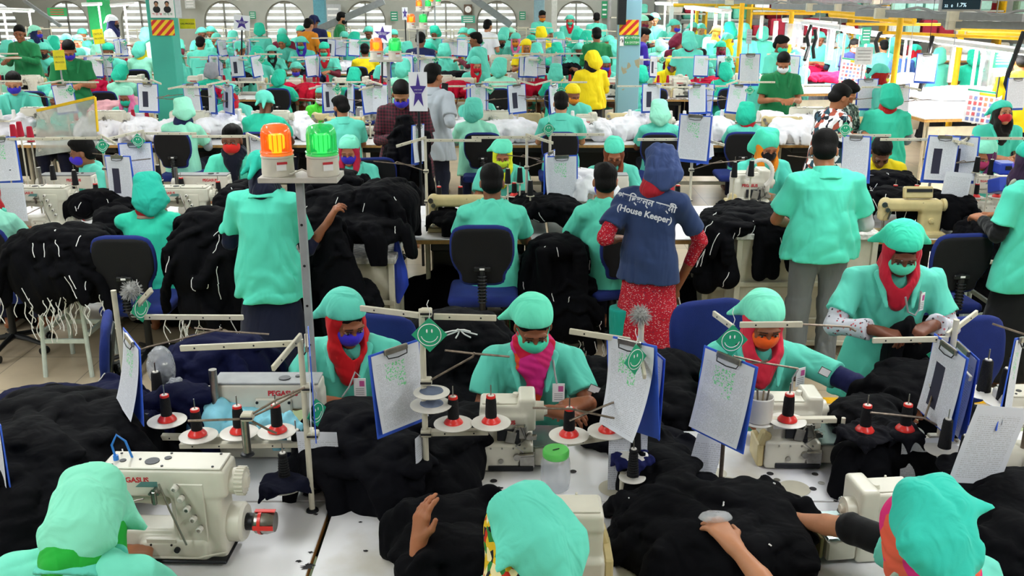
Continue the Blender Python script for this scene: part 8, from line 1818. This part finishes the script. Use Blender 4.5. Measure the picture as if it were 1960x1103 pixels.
# hanging white strips and clear sheets
for i, (x0, x1, y0, y1, Y) in enumerate([(1733, 1747, 78, 148, 13.6), (1812, 1830, 88, 158, 12.8), (1700, 1706, 60, 110, 16), (1562, 1570, 44, 92, 17.5), (1600, 1606, 62, 130, 15.5), (1640, 1645, 70, 128, 15.5), (1478, 1490, 40, 82, 18.5), (1365, 1374, 26, 62, 20), (1392, 1400, 24, 60, 20.5), (1452, 1462, 30, 74, 19), (1586, 1592, 50, 100, 17), (1280, 1290, 12, 50, 22.5)]):
    a, b = px(x0, y1, Y), px(x1, y0, Y); m = MB(); m.box((0, 0, 0), (b.x - a.x, .03, b.z - a.z), None, .008); o = m.build('white_strip', WHITE); o.location = ((a.x + b.x) / 2, Y, (a.z + b.z) / 2); m2 = MB(); m2.cyl((0, 0, (b.z - a.z) / 2), (0, 0, ROOM_H - o.location.z), .004, None, 4); m2.build('cord', GREYP, o)
    tag(o, 'white vertical strip hanging under the tube lamps, %s from the left' % ORD[sorted([1733, 1812, 1700, 1562, 1600, 1640, 1478, 1365, 1392, 1452, 1586, 1280]).index(x0)], 'strip', 'white strips under the lamps')
for (x0, x1, y0, y1, Y, t) in [(1875, 1915, 90, 175, 12.4, 'clear plastic sheet hanging at the right inspection table'), (1500, 1540, 45, 85, 17.8, 'clear plastic sheet hanging at the black yarn frame'), (1578, 1600, 55, 115, 16, 'clear plastic sheet behind the red garments')]:
    a, b = px(x0, y1, Y), px(x1, y0, Y); m = MB(); m.sheet([[(a.x + (b.x - a.x) * i / 8, Y + .02 * math.sin(i * 1.7), b.z + (a.z - b.z) * j / 4) for j in range(5)] for i in range(9)], .004); tag(m.build('plastic_sheet', BAGM), t, 'plastic sheet')
# black spring hoses with yarn tools
for i, (pts, t) in enumerate([([(1760, 175, 13.4), (1764, 160, 13.4), (1770, 130, 13.4), (1778, 100, 13.5), (1785, 70, 13.6)], 'left of the mint smock on the white table'), ([(1960, 60, 12), (1945, 100, 12), (1930, 140, 12), (1925, 160, 12), (1932, 180, 12)], 'at the right edge by the yellow shirt'), ([(1680, 100, 15), (1676, 80, 15), (1684, 64, 15), (1700, 62, 15)], 'under the yellow pipe'), ([(1540, 115, 16), (1548, 90, 16.2), (1545, 70, 16.2), (1552, 50, 16.4)], 'in the black yarn frame, first'), ([(1558, 112, 16), (1556, 92, 16), (1562, 74, 16), (1560, 56, 16)], 'in the black yarn frame, second')]):
    m = MB(); m.tube([px(*p) for p in pts], .03, 8); tag(m.build('black_hose', BLK), 'thick black hose ' + t, 'hose')
# posters with coloured squares
for (x, y, Y, w_, h_, rz, t) in [(1632, 135, 14.6, .36, .34, .5, 'slanted white board with rows of coloured squares by the red garments'), (1880, 205, 12.3, .42, .42, .5, 'slanted white board with rows of coloured squares on the white table')]:
    p = px(x, y, Y); r = empty('chart_board', tuple(p)); r.rotation_euler = (-.25, .12, -rz * .3); m = MB(); m.box((0, 0, 0), (w_, .012, h_)); m.mi(1).box((0, -.007, h_ * .46), (w_, .003, .02)).mi(2).box((w_ * .1, -.007, h_ * .38), (w_ * .5, .003, .03)); m.build('board', [WHITE, GREEND, YP], r)
    rr = random.Random(4)
    for a in range(5):
        for b_ in range(6): m = MB(); m.box((-w_ * .38 + b_ * w_ * .15, -.008, h_ * .24 - a * h_ * .16), (w_ * .09, .003, h_ * .10)); m.build('picture', rr.choice([mat('sq_red', 'd86060', .6), mat('sq_pink', 'e09aa0', .6), mat('sq_blue', '8090c8', .6), mat('sq_orange', 'e08a60', .6)]), r)
    m = MB(); m.box((0, .02, (.86 - p.z) / 2), (.03, .02, abs(p.z - .86))); m.build('prop', GREYP, r)
    tag(r, t, 'chart')
for (x0, x1, y0, y1, Y, col, t) in [(1900, 1937, 100, 130, 12.3, '2fa070', 'green and white notice hanging by the yellow shirt'), (1904, 1926, 130, 147, 12.3, 'ececec', 'blank white card under the green notice'), (1635, 1672, 90, 124, 13.8, 'd0d2d4', 'grey notice with four small pictures on a stand'), (1648, 1668, 52, 84, 17, '2f9a78', 'green leaning notice in the far right rows'), (1428, 1440, 56, 84, 16.5, 'b8bcc0', 'grey card behind the two-mask workers')]:
    r = sign('notice_board', t, 'sign', x0, x1, y0, y1, Y, mat('notice_' + col, col, .6), th=.012); m = MB()
    for k in range(4): m.box((0, -.008, r['hh'] * (.3 - .18 * k)), (r['w'] * .75, .002, r['hh'] * .06))
    m.build('print', WHITE_INK if col[0] == '2' else GREYP, r)
    m = MB(); m.cyl((0, .01, -r['hh'] * .4), (0, .01, -r.location.z), .01, None, 6); m.build('post', GREYP, r)
clipboard('blue clipboard with green marks over the green-jacket man bench', px(1436, 104, 13.6), .15, 0, 0, .02, 0, 1.35); c_ = clipboard('blue clipboard hanging before the mint smock on the right', px(1776, 104, 13.2), -.5, 0, 0, .02, 0, 1.2); m = MB(); m.cyl((0, 0, 0), (0, 0, 1.8 - .1), .003, None, 4); m.build('string', BLK, c_); clipboard('blue clipboard at the right edge by the yellow shirt', px(1948, 150, 11.8), .2, 0, 0, .02, 0, 1.2, PAPER2); clipboard('two-tone clipboard pair on the stand behind the leaf-print shirt', px(1662, 152, 12.2), .1, 0, 0, .02, 0, 1.2, PAPER2)
# shelving and pale wall units that close the far right
for i, (x, Y, w_, h_, col) in enumerate([(1210, 30, 1.4, 2.2, 'cfcdc0'), (1275, 29, 2.2, 2.4, 'd8d4c8'), (1400, 30, 3.2, 2.1, 'c8d8d4'), (1530, 29.5, 3.0, 2.5, 'd2cec0'), (1650, 30, 3.4, 2.2, 'dcdcd4'), (1800, 29.5, 3.4, 2.5, 'c6cac4'), (1930, 30, 3.0, 2.3, 'd6d2c6')]):
    r = empty('storage_rack', (pX(x, Y, 1.2), Y, 0)); m = MB()
    for sx in (-1, 1):
        m = MB(); m.box((sx * w_ / 2, 0, h_ / 2), (.06, .5, h_)); m.build('upright', YP if i % 2 else GREYP, r)
    for k in range(4): m = MB(); m.box((0, 0, .3 + k * (h_ - .35) / 3), (w_, .5, .04)); m.build('shelf', mat('shelf_%s' % col, col, .6), r)
    rr = random.Random(i)
    for k in range(3):
        for q in range(int(w_ / .5)):
            if rr.random() < .85:
                c_ = rr.choice(['f0f0f0', 'b8ece0', 'c8e0e8', 'e8e4d8', '70d8c0', 'f4f4f0', 'b02a40']); hh = rr.uniform(.25, .5); m = MB(); m.box((-w_ / 2 + .3 + q * .5, -.05, .32 + k * (h_ - .35) / 3 + hh / 2), (.42, .4, hh), None, .04)
                o = m.build('folded_stack', mat('stack_' + c_, c_, .8)); o.location = r.location; tag(o, 'pale folded stack standing on a far storage rack', 'stack', 'folded stacks on the far racks')
    tag(r, 'tall storage rack by the far wall right of the worn pillar, %s from the left' % ORD[i], 'rack', 'storage racks by the far wall')
for (a, b, t) in [((45, 0, 19), (116, 50, 19), 'grey sloping rail at the far left'), ((600, 60, 24), (735, 2, 24), 'grey sloping beam left of the third warning lamps'), ((905, -4, 24), (978, 48, 24), 'grey sloping beam over the pale shirt man')]:
    m = MB(); p, q = px(*a), px(*b); d = q - p; m.box((p + q) / 2, (d.length, .1, .16) if a[0] > 100 else (d.length, .05, .06), d.to_track_quat('X', 'Z').to_matrix(), .005); tag(m.build('stair_rail', GB), t, 'beam')
